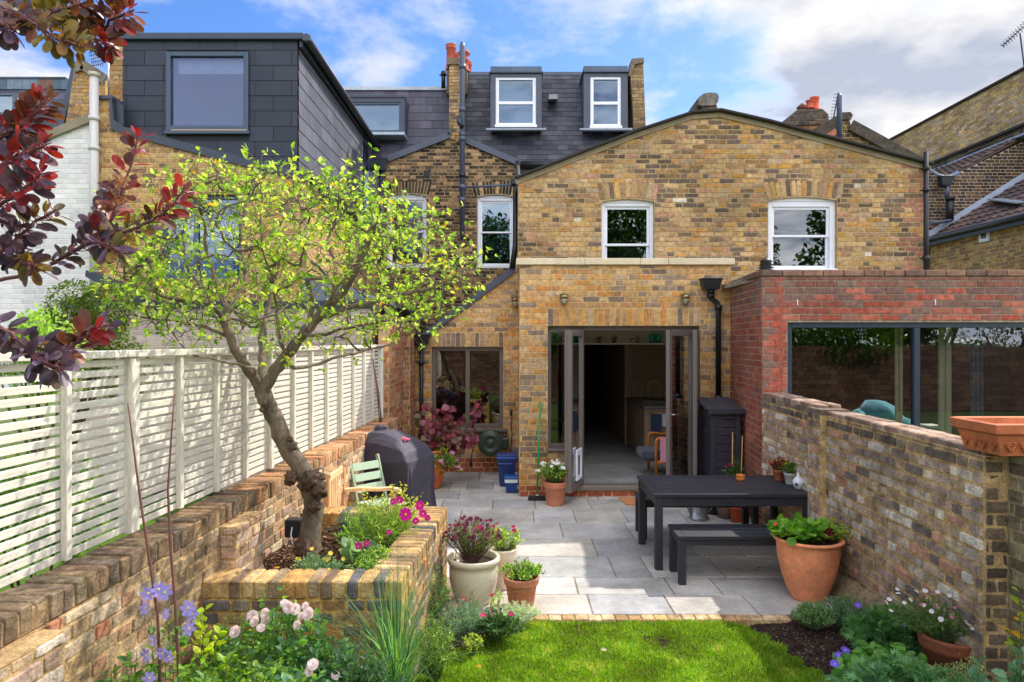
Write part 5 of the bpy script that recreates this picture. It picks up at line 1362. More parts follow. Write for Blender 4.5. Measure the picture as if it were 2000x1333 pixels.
# ================================================================== FURNITURE AND OBJECTS
TB = C(42,43,50)
def plank_top(mb, x0, x1, y0, y1, z0, z1, n, frame, col):
    """boards running along x inside a mitred frame"""
    mb.hexa([(x0,y0,z0),(x1,y0,z0),(x1-frame,y0+frame,z0),(x0+frame,y0+frame,z0),(x0,y0,z1),(x1,y0,z1),(x1-frame,y0+frame,z1),(x0+frame,y0+frame,z1)], jit(col,.05))
    mb.hexa([(x0+frame,y1-frame,z0),(x1-frame,y1-frame,z0),(x1,y1,z0),(x0,y1,z0),(x0+frame,y1-frame,z1),(x1-frame,y1-frame,z1),(x1,y1,z1),(x0,y1,z1)], jit(col,.05))
    g = .0012
    mb.hexa([(x0,y0+g,z0),(x0+frame-g,y0+frame,z0),(x0+frame-g,y1-frame,z0),(x0,y1-g,z0),(x0,y0+g,z1-.0005),(x0+frame-g,y0+frame,z1-.0005),(x0+frame-g,y1-frame,z1-.0005),(x0,y1-g,z1-.0005)], jit(col,.05))
    mb.hexa([(x1-frame+g,y0+frame,z0),(x1,y0+g,z0),(x1,y1-g,z0),(x1-frame+g,y1-frame,z0),(x1-frame+g,y0+frame,z1-.0005),(x1,y0+g,z1-.0005),(x1,y1-g,z1-.0005),(x1-frame+g,y1-frame,z1-.0005)], jit(col,.05))
    h = (y1-y0-2*frame)/n
    for k in range(n): mb.box(x0+frame+.003, x1-frame-.003, y0+frame+k*h+.003, y0+frame+(k+1)*h-.002, z0+.003, z1-.002, jit(col,.08), 0, .003)
def make_table(name, label, cat, loc, w, d, h, leg, apron, over, n, rot=0, group=None, frame=.09):
    t = thing(name, label, cat, loc, rot, group)
    mb = MB(); plank_top(mb, -w/2, w/2, -d/2, d/2, h-.028, h, n, frame, TB); mb.build('table_top' if h > .6 else 'seat', 'wood', None).parent = t
    mb = MB(); a, b = w/2-over, d/2-over
    mb.box(-a+leg, a-leg, -b+.008, -b+.03, h-.03-apron, h-.0285, jit(TB,.05), 0, .002); mb.box(-a+leg, a-leg, b-.03, b-.008, h-.03-apron, h-.0285, jit(TB,.05), 0, .002)
    mb.box(-a+.008, -a+.03, -b+leg, b-leg, h-.03-apron, h-.0285, jit(TB,.05), 0, .002); mb.box(a-.03, a-.008, -b+leg, b-leg, h-.03-apron, h-.0285, jit(TB,.05), 0, .002)
    mb.build('apron', 'wood', None).parent = t
    for sx in (-1,1):
        for sy in (-1,1):
            mb = MB(); x = sx*(a-leg/2); y = sy*(b-leg/2); mb.box(x-leg/2, x+leg/2, y-leg/2, y+leg/2, 0, h-.0285, jit(TB,.06), 0, .004); mb.build('leg', 'wood_z', None).parent = t
    return t
make_table('garden_table', 'black stained wooden garden table with pots on its right end', 'table', (2.03, 6.67, .002), 1.46, .89, .70, .068, .085, .012, 7)
make_table('garden_bench', 'black wooden backless bench in front of the table', 'bench', (2.06, 6.06, .002), 1.26, .40, .42, .062, .055, .008, 3, group='black benches at the garden table', frame=.06)
make_table('garden_bench', 'black wooden backless bench behind the table, mostly hidden by it', 'bench', (1.99, 7.40, .002), 1.26, .38, .42, .062, .055, .008, 3, group='black benches at the garden table', frame=.06)

# tall black garden store
gs = thing('garden_store', 'tall black-stained wooden garden store with a sloping lid against the house wall', 'storage cabinet', (2.63, 8.62, 0))
mb = MB(); BK = C(50,48,58); x0, x1, y0, y1 = 2.44, 2.80, 8.36, 8.92; zf, zb_ = 1.24, 1.33
for (x, y, z) in ((x0,y0,zf),(x1-.06,y0,zf),(x0,y1-.06,zb_),(x1-.06,y1-.06,zb_)): mb.box(x, x+.06, y, y+.06, 0, z, jit(BK,.05), 0, .003)
mb.build('frame', 'wood_z', gs)
mb = MB()
for k in range(12):
    z = .04+k*.1; mb.box(x0+.06, x1-.06, y0+.012, y0+.026, z, z+.094, jit(BK,.12), 0, .003)
    mb.hexa([(x0+.008,y0+.06,z),(x0+.03,y0+.06,z),(x0+.03,y1-.06,z),(x0+.008,y1-.06,z),(x0+.02,y0+.06,z+.092),(x0+.03,y0+.06,z+.092),(x0+.03,y1-.06,z+.092),(x0+.02,y1-.06,z+.092)], jit(BK,.12))
mb.box(x1-.03, x1-.01, y0+.06, y1-.06, .02, 1.22, BK); mb.build('slatted_side', 'wood', gs)
mb = MB(); w = .055; x = x0-.05
while x < x1+.03: mb.hexa([(x,y0-.05,zf+.002),(x+w-.003,y0-.05,zf+.002),(x+w-.003,y1+.03,zb_+.005),(x,y1+.03,zb_+.005),(x,y0-.05,zf+.03),(x+w-.003,y0-.05,zf+.03),(x+w-.003,y1+.03,zb_+.033),(x,y1+.03,zb_+.033)], jit(C(60,58,66),.1)); x += w
mb.box(x0-.05, x1+.035, y0-.062, y0-.0505, zf-.03, zf+.034, BK, 0, .003); mb.build('lid', 'wood_y', gs)

# covered barbecue
bq = thing('barbecue', 'barbecue under a dark purple fabric cover near the left wall', 'barbecue', (-1.36, 7.72, 0), R(0))
def cover():
    mb = MB(); n = 120; rings = []; rot = R(-24)
    prof = [(0,1.06),(.06,1.05),(.14,1.03),(.22,1.01),(.30,.99),(.38,.975),(.46,.97),(.54,.975),(.62,.985),(.70,.995),(.76,1.0),(.79,1.0),(.80,.995),(.86,.95),(.92,.90),(.965,.855),(.975,.84),(1.02,.70),(1.06,.56),(1.075,.50),(1.08,.46),(1.09,.25),(1.095,0)]
    hx, hy = .40, .31
    for (z, k) in prof:
        i0 = len(mb.v)
        for q in range(n):
            a = 2*math.pi*q/n; ca, sa = math.cos(a), math.sin(a); e = .13 if z < .9 else .13+.15*(z-.9)/.18
            x = hx*k*math.copysign(abs(ca)**e, ca); y = hy*k*math.copysign(abs(sa)**e, sa)
            if z < .78:
                am = (1-z/.78)**.7; s_ = a*1.0
                f = (1-abs(math.sin(s_*6+.8*math.sin(s_*2)+z*1.2)))**1.6*.050 + (1-abs(math.sin(s_*11+2.1*math.sin(s_*3))))**2*.028
                x *= 1+(f-.03)*am*1.6; y *= 1+(f-.03)*am*1.6
            cr = (1-abs(noise.noise(Vector((x*4+1, y*4, z*3)))*2))**4*.012 + noise.noise(Vector((x*9, y*9, z*7)))*.006
            x += cr*math.copysign(1, ca)*min(1, abs(ca)*2); y += cr*math.copysign(1, sa)*min(1, abs(sa)*2)
            zz = z
            if z > .80: zz += -.14*max(0, x/hx)*((z-.80)/.28) + .012*noise.noise(Vector((x*6,y*6,1)))
            if z == 0: zz = .012+.02*(1+math.sin(a*13))
            mb.v.append((x*math.cos(rot)-y*math.sin(rot), x*math.sin(rot)+y*math.cos(rot), zz))
        rings.append(i0)
    for k in range(len(rings)-1):
        c = C(42,36,56)
        for q in range(n):
            q2 = (q+1) % n; mb.face((rings[k]+q, rings[k]+q2, rings[k+1]+q2, rings[k+1]+q), c, 0, z > 2)
    return mb
o = cover().build('cover', 'cover_cloth'); o.parent = bq
mb = MB(); blob(mb, (-.13,.02,1.10), .07, .06, .06, C(50,44,66), 4, .25, n=16, m=8); o = mb.build('side_pocket', 'cover_cloth'); o.parent = bq
mb = MB(); a = R(-24); u = Vector((math.cos(a), math.sin(a), -.22)).normalized(); v = Vector((-math.sin(a), math.cos(a), .04)).normalized(); n_ = u.cross(v)
mb.obox(Vector((.17,-.10,1.008)), u, v, n_, .05, .035, .010, C(170,60,84), 0, .004); mb.obox(Vector((.135,-.165,1.01)), u, v, n_, .06, .010, .008, C(150,70,96), 0, .003); o = mb.build('logo_patch', 'fabric'); o.parent = bq

# natural wooden garden armchair, back towards the left wall
ac = thing('garden_chair', 'light oak slatted garden armchair behind the raised planter', 'chair', (-1.42, 6.48, 0))
OK = C(206,156,104); OKL = C(226,190,142)
mb = MB(); x = -1.70
for s in range(6): yy = 6.28+s*.073; mb.box(x+.008, x+.028, yy, yy+.038, .43, .80, jit(OKL,.06), 0, .004)
mb.box(x+.0, x+.034, 6.23, 6.74, .80, .875, jit(OKL,.03), 0, .008); mb.box(x+.0, x+.034, 6.23, 6.74, .38, .43, OK, 0, .005); mb.build('backrest', 'wood_z', ac)
for yy in (6.175, 6.742):
    mb = MB(); mb.box(x-.02, x+.045, yy, yy+.052, 0, .88, jit(OK,.04), 0, .006); mb.tube([(x-.02,yy+.026,.88),(x+.045,yy+.026,.88)], .0258, 14, OK); mb.build('leg', 'wood_z', ac)
    mb = MB(); mb.box(x+.50, x+.55, yy, yy+.052, 0, .60, jit(OK,.04), 0, .006); mb.build('leg', 'wood_z', ac)
    zz = .56 if yy < 6.5 else .625
    mb = MB(); i = 0; pts = [(x+.046,.0),(x+.2,.012),(x+.38,.008),(x+.5,.016),(x+.57,.004),(x+.60,-.02)]
    for k in range(5):
        (a0, h0), (a1, h1) = pts[k], pts[k+1]; mb.hexa([(a0,yy-.012,zz+h0-.016),(a1,yy-.012,zz+h1-.016),(a1,yy+.062,zz+h1-.016),(a0,yy+.062,zz+h0-.016),(a0,yy-.012,zz+h0+.012),(a1,yy-.012,zz+h1+.012),(a1,yy+.062,zz+h1+.012),(a0,yy+.062,zz+h0+.012)], jit(OKL,.02))
    mb.build('armrest', 'wood', ac)
mb = MB()
for s in range(6): xx = x+.07+s*.075; mb.box(xx, xx+.06, 6.235, 6.738, .405, .425, jit(OK,.06), 0, .004)
mb.build('seat', 'wood_y', ac)
# pale green folding chair
gc = thing('folding_chair', 'pale green slatted folding chair between the oak armchair and the covered barbecue', 'chair', (-1.40, 7.2, 0))
GCC = C(160,182,154)
def gpart(name, fn):
    mb = MB(); fn(mb); o = mb.build(name, 'paint'); o.parent = gc; return o
gc.location = (-1.42, 7.05, 0); gc.rotation_euler = (0, 0, R(-42))
for yy in (-.18, .18):
    gpart('back_frame', lambda mb: (mb.bar(Vector((.10,yy,.02)), Vector((-.19,yy,.87)), .022, .045, GCC, bev=.004), mb.tube([(-.19,yy-.011,.87),(-.19,yy+.011,.87)], .022, 12, GCC)))
    gpart('leg', lambda mb: mb.bar(Vector((-.17,yy*.88,.02)), Vector((.26,yy*.88,.44)), .02, .04, GCC, bev=.004))
def backs(mb):
    d = Vector((-.29,0,.85)).normalized()
    for k in range(3):
        c = Vector((.10,0,.02)).lerp(Vector((-.19,0,.87)), .66+k*.125); mb.obox(c+Vector((.014,0,0)), d, UY, d.cross(UY), .040, .165, .007, jit(C(168,190,160),.03), 0, .003)
gpart('backrest', backs)
def seats(mb):
    for k in range(6): mb.box(-.06+k*.068, -.005+k*.068, -.17, .17, .440, .456, jit(C(172,192,164),.03), 0, .004)
gpart('seat', seats)

# hose reel, cable, tap
hr = thing('hose_reel', 'round dark green wall-mounted hose reel beside the window', 'hose reel', (X(962,10.7), 10.93, .53))
mb = MB(); c = Vector((X(958,10.65), 10.72, .50)); GRN = C(62,76,62); rr = .205
def ylathe(mb, c, prof, n, col):
    rings = []
    for (r, y) in prof:
        i0 = len(mb.v)
        for q in range(n): a = 2*math.pi*q/n; mb.v.append((c.x+r*math.cos(a), c.y+y, c.z+r*math.sin(a)))
        rings.append(i0)
    for k in range(len(rings)-1):
        for q in range(n): q2 = (q+1) % n; mb.face((rings[k]+q, rings[k]+q2, rings[k+1]+q2, rings[k+1]+q), col, 0, True)
ylathe(mb, c, [(0,-.095),(.05,-.095),(.058,-.085),(.10,-.085),(.105,-.095),(.14,-.098),(.15,-.088),(.185,-.086),(.2,-.07),(.205,.06),(.19,.1),(0,.1)], 40, GRN)
mb.box(c.x+.13, c.x+.29, c.y-.06, c.y+.10, c.z-.085, c.z+.085, C(54,66,56), 0, .02); mb.box(c.x+.19, c.x+.25, c.y+.1, 10.945, c.z-.12, c.z+.12, C(50,60,52), 0, .01); mb.build('reel', 'plastic', hr)
mb = MB(); mb.tube([P(938,868,10.8),P(930,868,10.85),P(924,876,10.85),P(921,890,10.85),P(920,910,10.85)], .008, 6, C(30,34,32)); mb.tube([P(920,896,10.85),P(920,912,10.85)], .018, 8, C(26,28,28)); mb.build('hose', 'plastic', hr)
eb = thing('electric_box', 'small grey outdoor socket box and cable in the corner beside the blue bin', 'socket', (X(1006,10.9), 10.93, .45))
mb = MB(); mb.box(X(1003,10.9), X(1016,10.9)-.01, 10.86, 10.94, Z(893,10.9), Z(874,10.9), C(110,126,140), 0, .006); mb.build('box', 'plastic', eb)
mb = MB(); mb.tube([P(999,800,10.88),P(998,830,10.88),P(1000,850,10.88),P(997,880,10.88),P(1001,894,10.88)], .008, 6, C(50,54,56)); mb.tube([P(999,800,10.88),P(998,812,10.88)], .02, 8, C(30,34,32)); mb.build('cable', 'plastic', eb)

# bins
bn = thing('recycling_bin', 'tall dark blue plastic recycling bin beside the brick corner', 'bin', (X(990,9.95), 9.95, 0))
BL = C(28,52,110)
def taper(mb, cx, cy, w0, d0, w1, d1, z0, z1, col, bev=True): mb.hexa([(cx-w0/2,cy-d0/2,z0),(cx+w0/2,cy-d0/2,z0),(cx+w0/2,cy+d0/2,z0),(cx-w0/2,cy+d0/2,z0),(cx-w1/2,cy-d1/2,z1),(cx+w1/2,cy-d1/2,z1),(cx+w1/2,cy+d1/2,z1),(cx-w1/2,cy+d1/2,z1)], col)
cx, cy = X(990,9.95), 9.95
mb = MB(); taper(mb, cx, cy, .20, .24, .27, .30, .004, .40, BL); mb.build('bin_body', 'plastic', bn)
mb = MB(); mb.box(cx-.15, cx+.15, cy-.165, cy+.16, .40, .435, C(40,76,150), 0, .012); mb.box(cx-.14, cx+.14, cy-.14, cy+.14, .435, .455, C(36,66,136), 0, .012); mb.box(cx-.12, cx+.08, cy-.172, cy-.14, .33, .345, C(60,96,170), 0, .004)
for k in range(9): mb.box(cx-.13+k*.03, cx-.118+k*.03, cy-.175, cy-.160, .40, .43, C(60,100,176), 0, .002)
mb.build('lid', 'plastic', bn)
bn2 = thing('food_caddy', 'small blue food-waste caddy with a white liner hanging out', 'bin', (X(1000,9.5), 9.5, 0))
cx, cy = X(1000,9.5)-.01, 9.50
mb = MB(); taper(mb, cx, cy, .14, .15, .17, .18, .004, .19, C(26,56,120)); mb.build('bin_body', 'plastic', bn2)
mb = MB(); mb.box(cx-.095, cx+.095, cy-.1, cy+.1, .19, .225, C(40,84,160), 0, .01); mb.build('lid', 'plastic', bn2)
mb = MB(); taper(mb, cx, cy-.003, .175, .19, .185, .195, .145, .189, C(214,226,228)); mb.build('liner', 'fabric', bn2)

# broom
br = thing('broom', 'green-handled broom leaning against the brick beside the white flowers', 'broom', (X(1048,9.05), 9.05, 0))
mb = MB(); mb.tube([P(1049,974,9.0), P(1055,786,9.17)], .0125, 10, C(20,150,70)); mb.build('handle', 'plastic', br)
mb = MB(); mb.box(X(1031,9.0), X(1066,9.0), 8.97, 9.03, .0, .045, C(34,32,34), 0, .01); mb.box(X(1032,9.0), X(1065,9.0), 8.975, 9.025, .045, .065, C(40,40,44), 0, .006); mb.tube([P(1049,977,9.0), P(1049.6,966,9.01)], .018, 8, C(200,204,206)); mb.build('broom_head', 'fabric', br)
mb = MB(); mb.hexa([(X(1210,9.02),9.1,.002),(X(1262,9.0),9.1,.002),(X(1262,8.74),8.72,.002),(X(1222,8.74),8.72,.002),(X(1210,9.02),9.1,.018),(X(1262,9.0),9.1,.018),(X(1262,8.74),8.72,.018),(X(1222,8.74),8.72,.018)], C(196,116,44)); tag(mb.build('doormat','fabric'), 'orange coir doormat on the paving below the door sill', 'doormat')

# pots -----------------------------------------------------------------
TC = C(206,128,90)
def pot(name, label, c, r, h, col=TC, kind='flower', matn='terracotta', group=None, soil=True):
    prs = {'flower': [(0,0),(r*.66,0),(r*.70,h*.05),(r*.88,h*.74),(r*.96,h*.76),(r*.97,h*.82),(r*1.0,h*.93),(r*1.02,h*.96),(r*1.0,h),(r*.9,h),(r*.86,h*.86)],
           'tall': [(0,0),(r*.46,0),(r*.50,h*.02),(r*.62,h*.14),(r*.78,h*.38),(r*.90,h*.66),(r*.94,h*.88),(r*.96,h*.94),(r*1.04,h*.96),(r*1.06,h*.98),(r*1.03,h),(r*.93,h),(r*.9,h*.9)],
           'bowl': [(0,0),(r*.62,0),(r*.70,h*.05),(r*.86,h*.28),(r*.95,h*.52),(r*.96,h*.74),(r*.94,h*.84),(r*1.0,h*.86),(r*1.04,h*.92),(r*1.03,h*.98),(r*.98,h),(r*.88,h*.98),(r*.86,h*.84)],
           'urn': [(0,0),(r*.55,0),(r*.6,h*.04),(r*.9,h*.25),(r*1.0,h*.42),(r*.9,h*.55),(r*.78,h*.62),(r*.84,h*.7),(r*.9,h*.86),(r*1.0,h*.95),(r*.98,h),(r*.86,h),(r*.8,h*.8)]}
    mb = MB(); mb.lathe(c, prs[kind], 40, col)
    if soil: mb.disc((c[0],c[1],c[2]+h*.86), r*.9, 24, C(58,44,36))
    return tag(mb.build(name, matn), label, 'plant pot', group)
pot('plant_pot', 'large orange terracotta pot beside the front bench', (2.42,5.58,.002), .262, .50, C(234,148,104), 'tall')
pot('plant_pot', 'terracotta pot of white flowers standing by the folded door', (X(1085,8.75),8.76,.002), .155, .30, C(206,132,100))
pot('plant_pot', 'rounded cream pot at the near end of the raised planter', (X(925,5.50),5.50,.002), .205, .37, C(226,214,190), 'bowl', 'glaze')
pot('plant_pot', 'tall cream pot behind the rounded cream pot and the small terracotta pot', (X(981,5.82),5.82,.002), .13, .34, C(222,206,182), 'flower', 'glaze')
pot('plant_pot', 'small terracotta pot with a banded rim at the patio edge', (X(1018,5.42),5.42,.002), .142, .235, C(196,128,100))
pot('plant_pot', 'orange terracotta planter with petunias by the covered barbecue', (X(846,9.75),9.75,.002), .17, .55, C(204,104,56), 'urn')
pot('plant_pot', 'orange plastic pot under the far end of the table', (X(1440,7.95),7.95,.002), .10, .20, C(206,90,56))
pot('plant_pot', 'brown stoneware pot under the table next to the orange pot', (X(1421,8.05),8.12,.002), .12, .24, C(120,96,76), 'bowl')
pot('plant_pot', 'black plastic pot under the table between the watering can and the brown pot', (X(1392,8.3),8.3,.002), .10, .12, C(34,34,40), 'flower', 'plastic')
pot('plant_pot', 'tiny terracotta pot on the back window sill', (X(857,10.8),10.84,.70), .055, .10, C(196,92,64))
pot('plant_pot', 'small terracotta pot of red foliage on the table end', (X(1521,6.85),6.85,.702), .062, .11, C(176,96,66))
pot('plant_pot', 'small grey-white pot of green leaves on the table end', (X(1543,6.68),6.68,.702), .060, .11, C(190,186,180), 'flower', 'matt')
pot('plant_pot', 'brown terracotta pot of daisies sunk in the right bed', (X(1856,4.15),4.15,-.02), .175, .34, C(150,84,58))
# round terracotta dish, white ribbed vase
mb = MB(); mb.lathe((X(1446,6.85),6.85,.702), [(0,0),(.042,0),(.044,.028),(.036,.03),(.04,.036),(.044,.058),(.036,.058),(.034,.03),(0,.03)], 24, C(206,120,44)); tag(mb.build('candle_pot','terracotta'), 'small round orange candle dish on the table', 'candle holder')
mb = MB(); c = (X(1559,6.48),6.48,.702); pr = [(0,0),(.03,0)]
for k in range(11): t = k/10; r = .054*math.sin(math.pi*(.18+.74*t))**.8; pr += [(r,.006+t*.105),(r*.955,.012+t*.105)]
pr += [(.012,.125),(.008,.15),(0,.152)]; mb.lathe(c, pr, 28, C(232,234,236)); ylathe(mb, Vector((c[0]-.028,c[1]-.045,c[2]+.045)), [(0,0),(.014,0),(.017,.01)], 14, C(40,36,30)); mb.tube([(c[0]-.05,c[1]-.045,c[2]+.012),(c[0]-.03,c[1]-.035,c[2]+.022)], .004, 6, C(160,140,110)); tag(mb.build('bird_feeder','glaze'), 'white ribbed ceramic pod with a round opening at the table corner', 'bird feeder')
# watering can
wc = thing('watering_can', 'galvanised metal watering can on the paving under the table', 'watering can', (X(1364,8.1), 8.1, 0))
c = Vector((X(1365,8.05), 8.05, .002)); mb = MB(); mb.lathe(c, [(0,0),(.115,0),(.117,.02),(.105,.03),(.10,.25),(.103,.26),(.09,.26),(.088,.2)], 28, C(176,182,190)); mb.build('can_body', 'metal', wc)
mb = MB(); mb.tube([c+Vector((-.09,-.02,.05)), c+Vector((-.16,-.05,.18)), c+Vector((-.22,-.07,.30))], [.02,.016,.013], 10, C(176,182,190)); mb.build('spout', 'metal', wc)
mb = MB(); mb.tube([c+Vector((.09,0,.23)), c+Vector((.16,0,.24)), c+Vector((.17,0,.15)), c+Vector((.105,0,.08))], .009, 8, C(170,176,184)); mb.build('handle', 'metal', wc)
# trough on the right wall
tr = thing('terracotta_trough', 'rectangular terracotta trough with leaf relief on top of the right wall', 'planter', (2.95, 3.78, 1.475))
mb = MB(); TO = C(206,118,72)
def ring(x0,x1,y0,y1,z): return [(x0,y0,z),(x1,y0,z),(x1,y1,z),(x0,y1,z)]
L_ = [ring(2.655,3.35,3.71,4.00,1.475), ring(2.625,3.38,3.685,4.025,1.585), ring(2.60,3.40,3.665,4.045,1.60), ring(2.595,3.405,3.66,4.05,1.648), ring(2.61,3.39,3.675,4.035,1.655), ring(2.635,3.365,3.70,4.01,1.65), ring(2.66,3.34,3.73,3.98,1.52)]
for k in range(len(L_)-1):
    for q in range(4): mb.quad(L_[k][q], L_[k][(q+1)%4], L_[k+1][(q+1)%4], L_[k+1][q], TO)
mb.quad(*L_[-1], C(120,70,50)); mb.quad(*L_[0][::-1], TO)
def acanthus(mb, c, u, n, s):
    for sd in (-1,1):
        for k in range(4):
            a = .35+k*.42; p0 = c+UZ*(s*(-.9+k*.42)); p1 = p0+u*(sd*s*math.sin(a)*.8)+UZ*(s*math.cos(a)*.55); p2 = p1+u*(sd*s*.12)-UZ*s*.18
            mb.tube([p0, p0.lerp(p1,.6)+n*s*.16, p1+n*s*.1, p2], [s*.07,s*.13,s*.10,s*.03], 6, jit(TO,.03))
    mb.tube([c-UZ*s*.95, c+UZ*s*.9+n*s*.08], [s*.09,s*.04], 6, TO)
for k in range(9): acanthus(mb, Vector((2.70+k*.078, 3.697, 1.532)), UX, NF, .040)
for k in range(4): acanthus(mb, Vector((2.638, 3.745+k*.075, 1.532)), UY, Vector((-1,0,0)), .040)
mb.build('trough', 'terracotta', tr)

# kitchen armchair and towels
ka = thing('armchair', 'armchair with orange wooden arms and grey cushion just inside the open doors', 'armchair', (2.15, 10.0, .15))
OW = C(206,116,34); y0, y1 = 9.75, 10.30
for yy in (y0, y1):
    mb = MB(); mb.tube([(X(1277,9.9),yy,.17),(X(1277,9.9),yy,.66),(X(1279,9.9),yy,.70),(X(1284,9.9),yy,.715),(X(1300,9.9)+.2,yy,.685)], [.02,.02,.02,.02,.018], 10, OW); mb.build('arm_frame', 'wood', ka)
mb = MB(); mb.box(X(1248,9.9)+.02, 2.6, y0+.02, y1-.02, .40, .52, C(64,72,90), 0, .03); mb.build('seat_cushion', 'fabric', ka)
mb = MB(); mb.box(2.42, 2.52, y0+.02, y1-.02, .5, .95, C(64,72,90), 0, .03); mb.build('back_cushion', 'fabric', ka)
mb = MB(); mb.bar((X(1277,9.9),y0,.37), (2.5,y0,.37), .03, .05, OW); mb.bar((2.0,y1,.37), (2.5,y1,.37), .03, .05, OW); mb.bar((2.5,y0,.17),(2.5,y0,.66),.03,.03,OW); mb.build('seat_rail', 'wood', ka)
mb = MB(); xx = X(1293,9.72); mb.obox(Vector((xx+.03,y0-.028,.54)), UX, UY, UZ, .055, .008, .17, C(226,150,170), 0, .004); mb.obox(Vector((xx+.03,y0+.01,.716)), UX, UY, UZ, .055, .045, .006, C(226,150,170), 0, .003); tag(mb.build('towel','fabric'), 'pink towel hung over the arm of the kitchen armchair', 'towel')
mb = MB(); mb.tube([(X(1265,11.05),11.03,.93),(2.75,11.03,.93)], .008, 8, C(190,150,80)); tag(mb.build('towel_rail','metal'), 'thin brass towel rail across the end of the kitchen counter', 'rail')
mb = MB(); mb.box(X(1271,11.0), X(1291,11.0), 11.0, 11.022, .60, .925, C(44,64,92), 0, .006); tag(mb.build('tea_towel','fabric'), 'dark blue tea towel hanging on the brass rail', 'tea towel')
mb = MB(); mb.box(X(1294,11.0), X(1310,11.0), 11.0, 11.022, .72, .93, C(214,216,228), 0, .006); tag(mb.build('tea_towel','fabric'), 'white tea towel hanging on the brass rail', 'tea towel')
# bulkhead lamps with wire cages
for (px, D, lab, side) in ((1101,9.2,'caged bulkhead lamp above the left end of the open doors',0),(1337,9.2,'caged bulkhead lamp above the right end of the open doors',0),(1007,10.93,'caged bulkhead lamp in the corner of the side return',0)):
    c = P(px, 583 if D < 10 else 588, D); k = 1.0 if D < 10 else 1.1
    wl_ = thing('wall_lamp', lab, 'wall lamp', c, 0, 'caged bulkhead lamps on the brickwork')
    def lp(mb): return mb
    mb = MB(); mb.tube([c+Vector((0,.02,.035*k)), c+Vector((0,-.05*k,.035*k))], .035*k, 14, C(140,128,88)); mb.box(c.x-.06*k,c.x+.06*k,c.y-.075*k,c.y-.001,c.z+.045*k,c.z+.06*k,C(150,138,98),0,.005)
    mb.lathe(c+Vector((0,-.055*k,0)), [(.045*k,-.01),(.055*k,-.005),(.055*k,.03),(.04*k,.045),(0,.045)], 16, C(146,134,94)); mb.build('fitting', 'metal', wl_)
    mb = MB(); mb.lathe(c+Vector((0,-.055*k,-.09*k)), [(0,0),(.018*k,.008),(.032*k,.03),(.036*k,.06),(.036*k,.08)], 14, C(206,200,180)); mb.build('glass_globe', 'glaze', wl_)
    mb = MB(); cc_ = c+Vector((0,-.055*k,0))
    for a_ in range(4):
        ax = Vector((math.cos(a_*math.pi/4), math.sin(a_*math.pi/4), 0)); mb.tube([cc_+ax*.05*k, cc_+ax*.046*k-UZ*.06*k, cc_+ax*.03*k-UZ*.09*k, cc_-UZ*.10*k, cc_-ax*.03*k-UZ*.09*k, cc_-ax*.046*k-UZ*.06*k, cc_-ax*.05*k], .0035*k, 5, C(150,138,98))
    for zz, r_ in ((-.04,.05),(-.07,.043)): mb.tube([cc_+Vector((math.cos(q*math.pi/6)*r_*k, math.sin(q*math.pi/6)*r_*k, zz*k)) for q in range(13)], .003*k, 5, C(150,138,98))
    mb.build('cage', 'metal', wl_)
# power socket and spotlight in the planter
sk = thing('outdoor_socket', 'black outdoor socket box with a pale cable on the left wall beside the trunk', 'socket', (fx(5.2)+.05, 5.2, .8))
s0 = P(575,1032,4.93); mb = MB(); mb.box(s0.x-.06, s0.x+.05, s0.y-.04, s0.y+.05, s0.z-.06, s0.z+.07, C(36,38,46), 0, .008); mb.build('box', 'plastic', sk)
mb = MB(); mb.tube([P(571,1030,4.88),P(568,1045,4.86),P(571,1060,4.85),P(580,1072,4.85),P(592,1078,4.85)], .006, 6, C(196,200,206)); mb.build('cable', 'plastic', sk)
sp = thing('garden_spotlight', 'small grey spike spotlight lying in the planter mulch', 'spotlight', P(680,1045,5.15))
mb = MB(); mb.tube([P(670,1030,5.05), P(688,1050,5.2)], [.042,.032], 16, C(84,90,100)); mb.tube([P(669.5,1029.5,5.046), P(671,1031,5.06)], .034, 16, C(50,54,60)); mb.tube([P(688,1050,5.2), P(692,1064,5.2)], .012, 8, C(40,42,46)); mb.build('lamp_head', 'plastic', sp)

# ================================================================== PLANTS
# leaf templates: columns (x across, y along, z lift); faces
def T_oval(fold=.12, curl=-.10, wide=1.0):
    v = np.array([(0,0,0),(-.5*wide,.35,fold),(0,.40,0),(.5*wide,.35,fold),(-.38*wide,.75,fold*.7+curl*.5),(0,.75,curl*.4),(.38*wide,.75,fold*.7+curl*.5),(0,1,curl)], float)
    f = [(0,2,1,1),(0,3,2,2),(1,2,5,4),(2,3,6,5),(4,5,7,7),(5,6,7,7)]
    return v, f
def T_round():
    v = [(0,0,0)]; n = 10
    for k in range(n):
        a = -math.pi/2+.25+ (2*math.pi-.5)*k/(n-1); v.append((.5*math.cos(a), .48+.5*math.sin(a), .06+.03*math.cos(3*a)))
    v.append((0,.5,-.03)); v = np.array(v, float); f = [(11,k,k+1,k+1) for k in range(1,n)] + [(0,1,11,11),(11,n,0,0)]
    return v, f
def T_blade(curl=.35):
    v = [(-.5,0,0),(.5,0,0),(-.45,.35,0),(.45,.35,0),(-.3,.7,-curl*.4),(.3,.7,-curl*.4),(0,1,-curl)]
    return np.array(v, float), [(0,1,3,2),(2,3,5,4),(4,5,6,6)]
def T_small():
    v = [(0,0,0),(-.5,.5,.12),(0,1,-.08),(.5,.5,.12)]
    return np.array(v, float), [(0,3,2,1)]
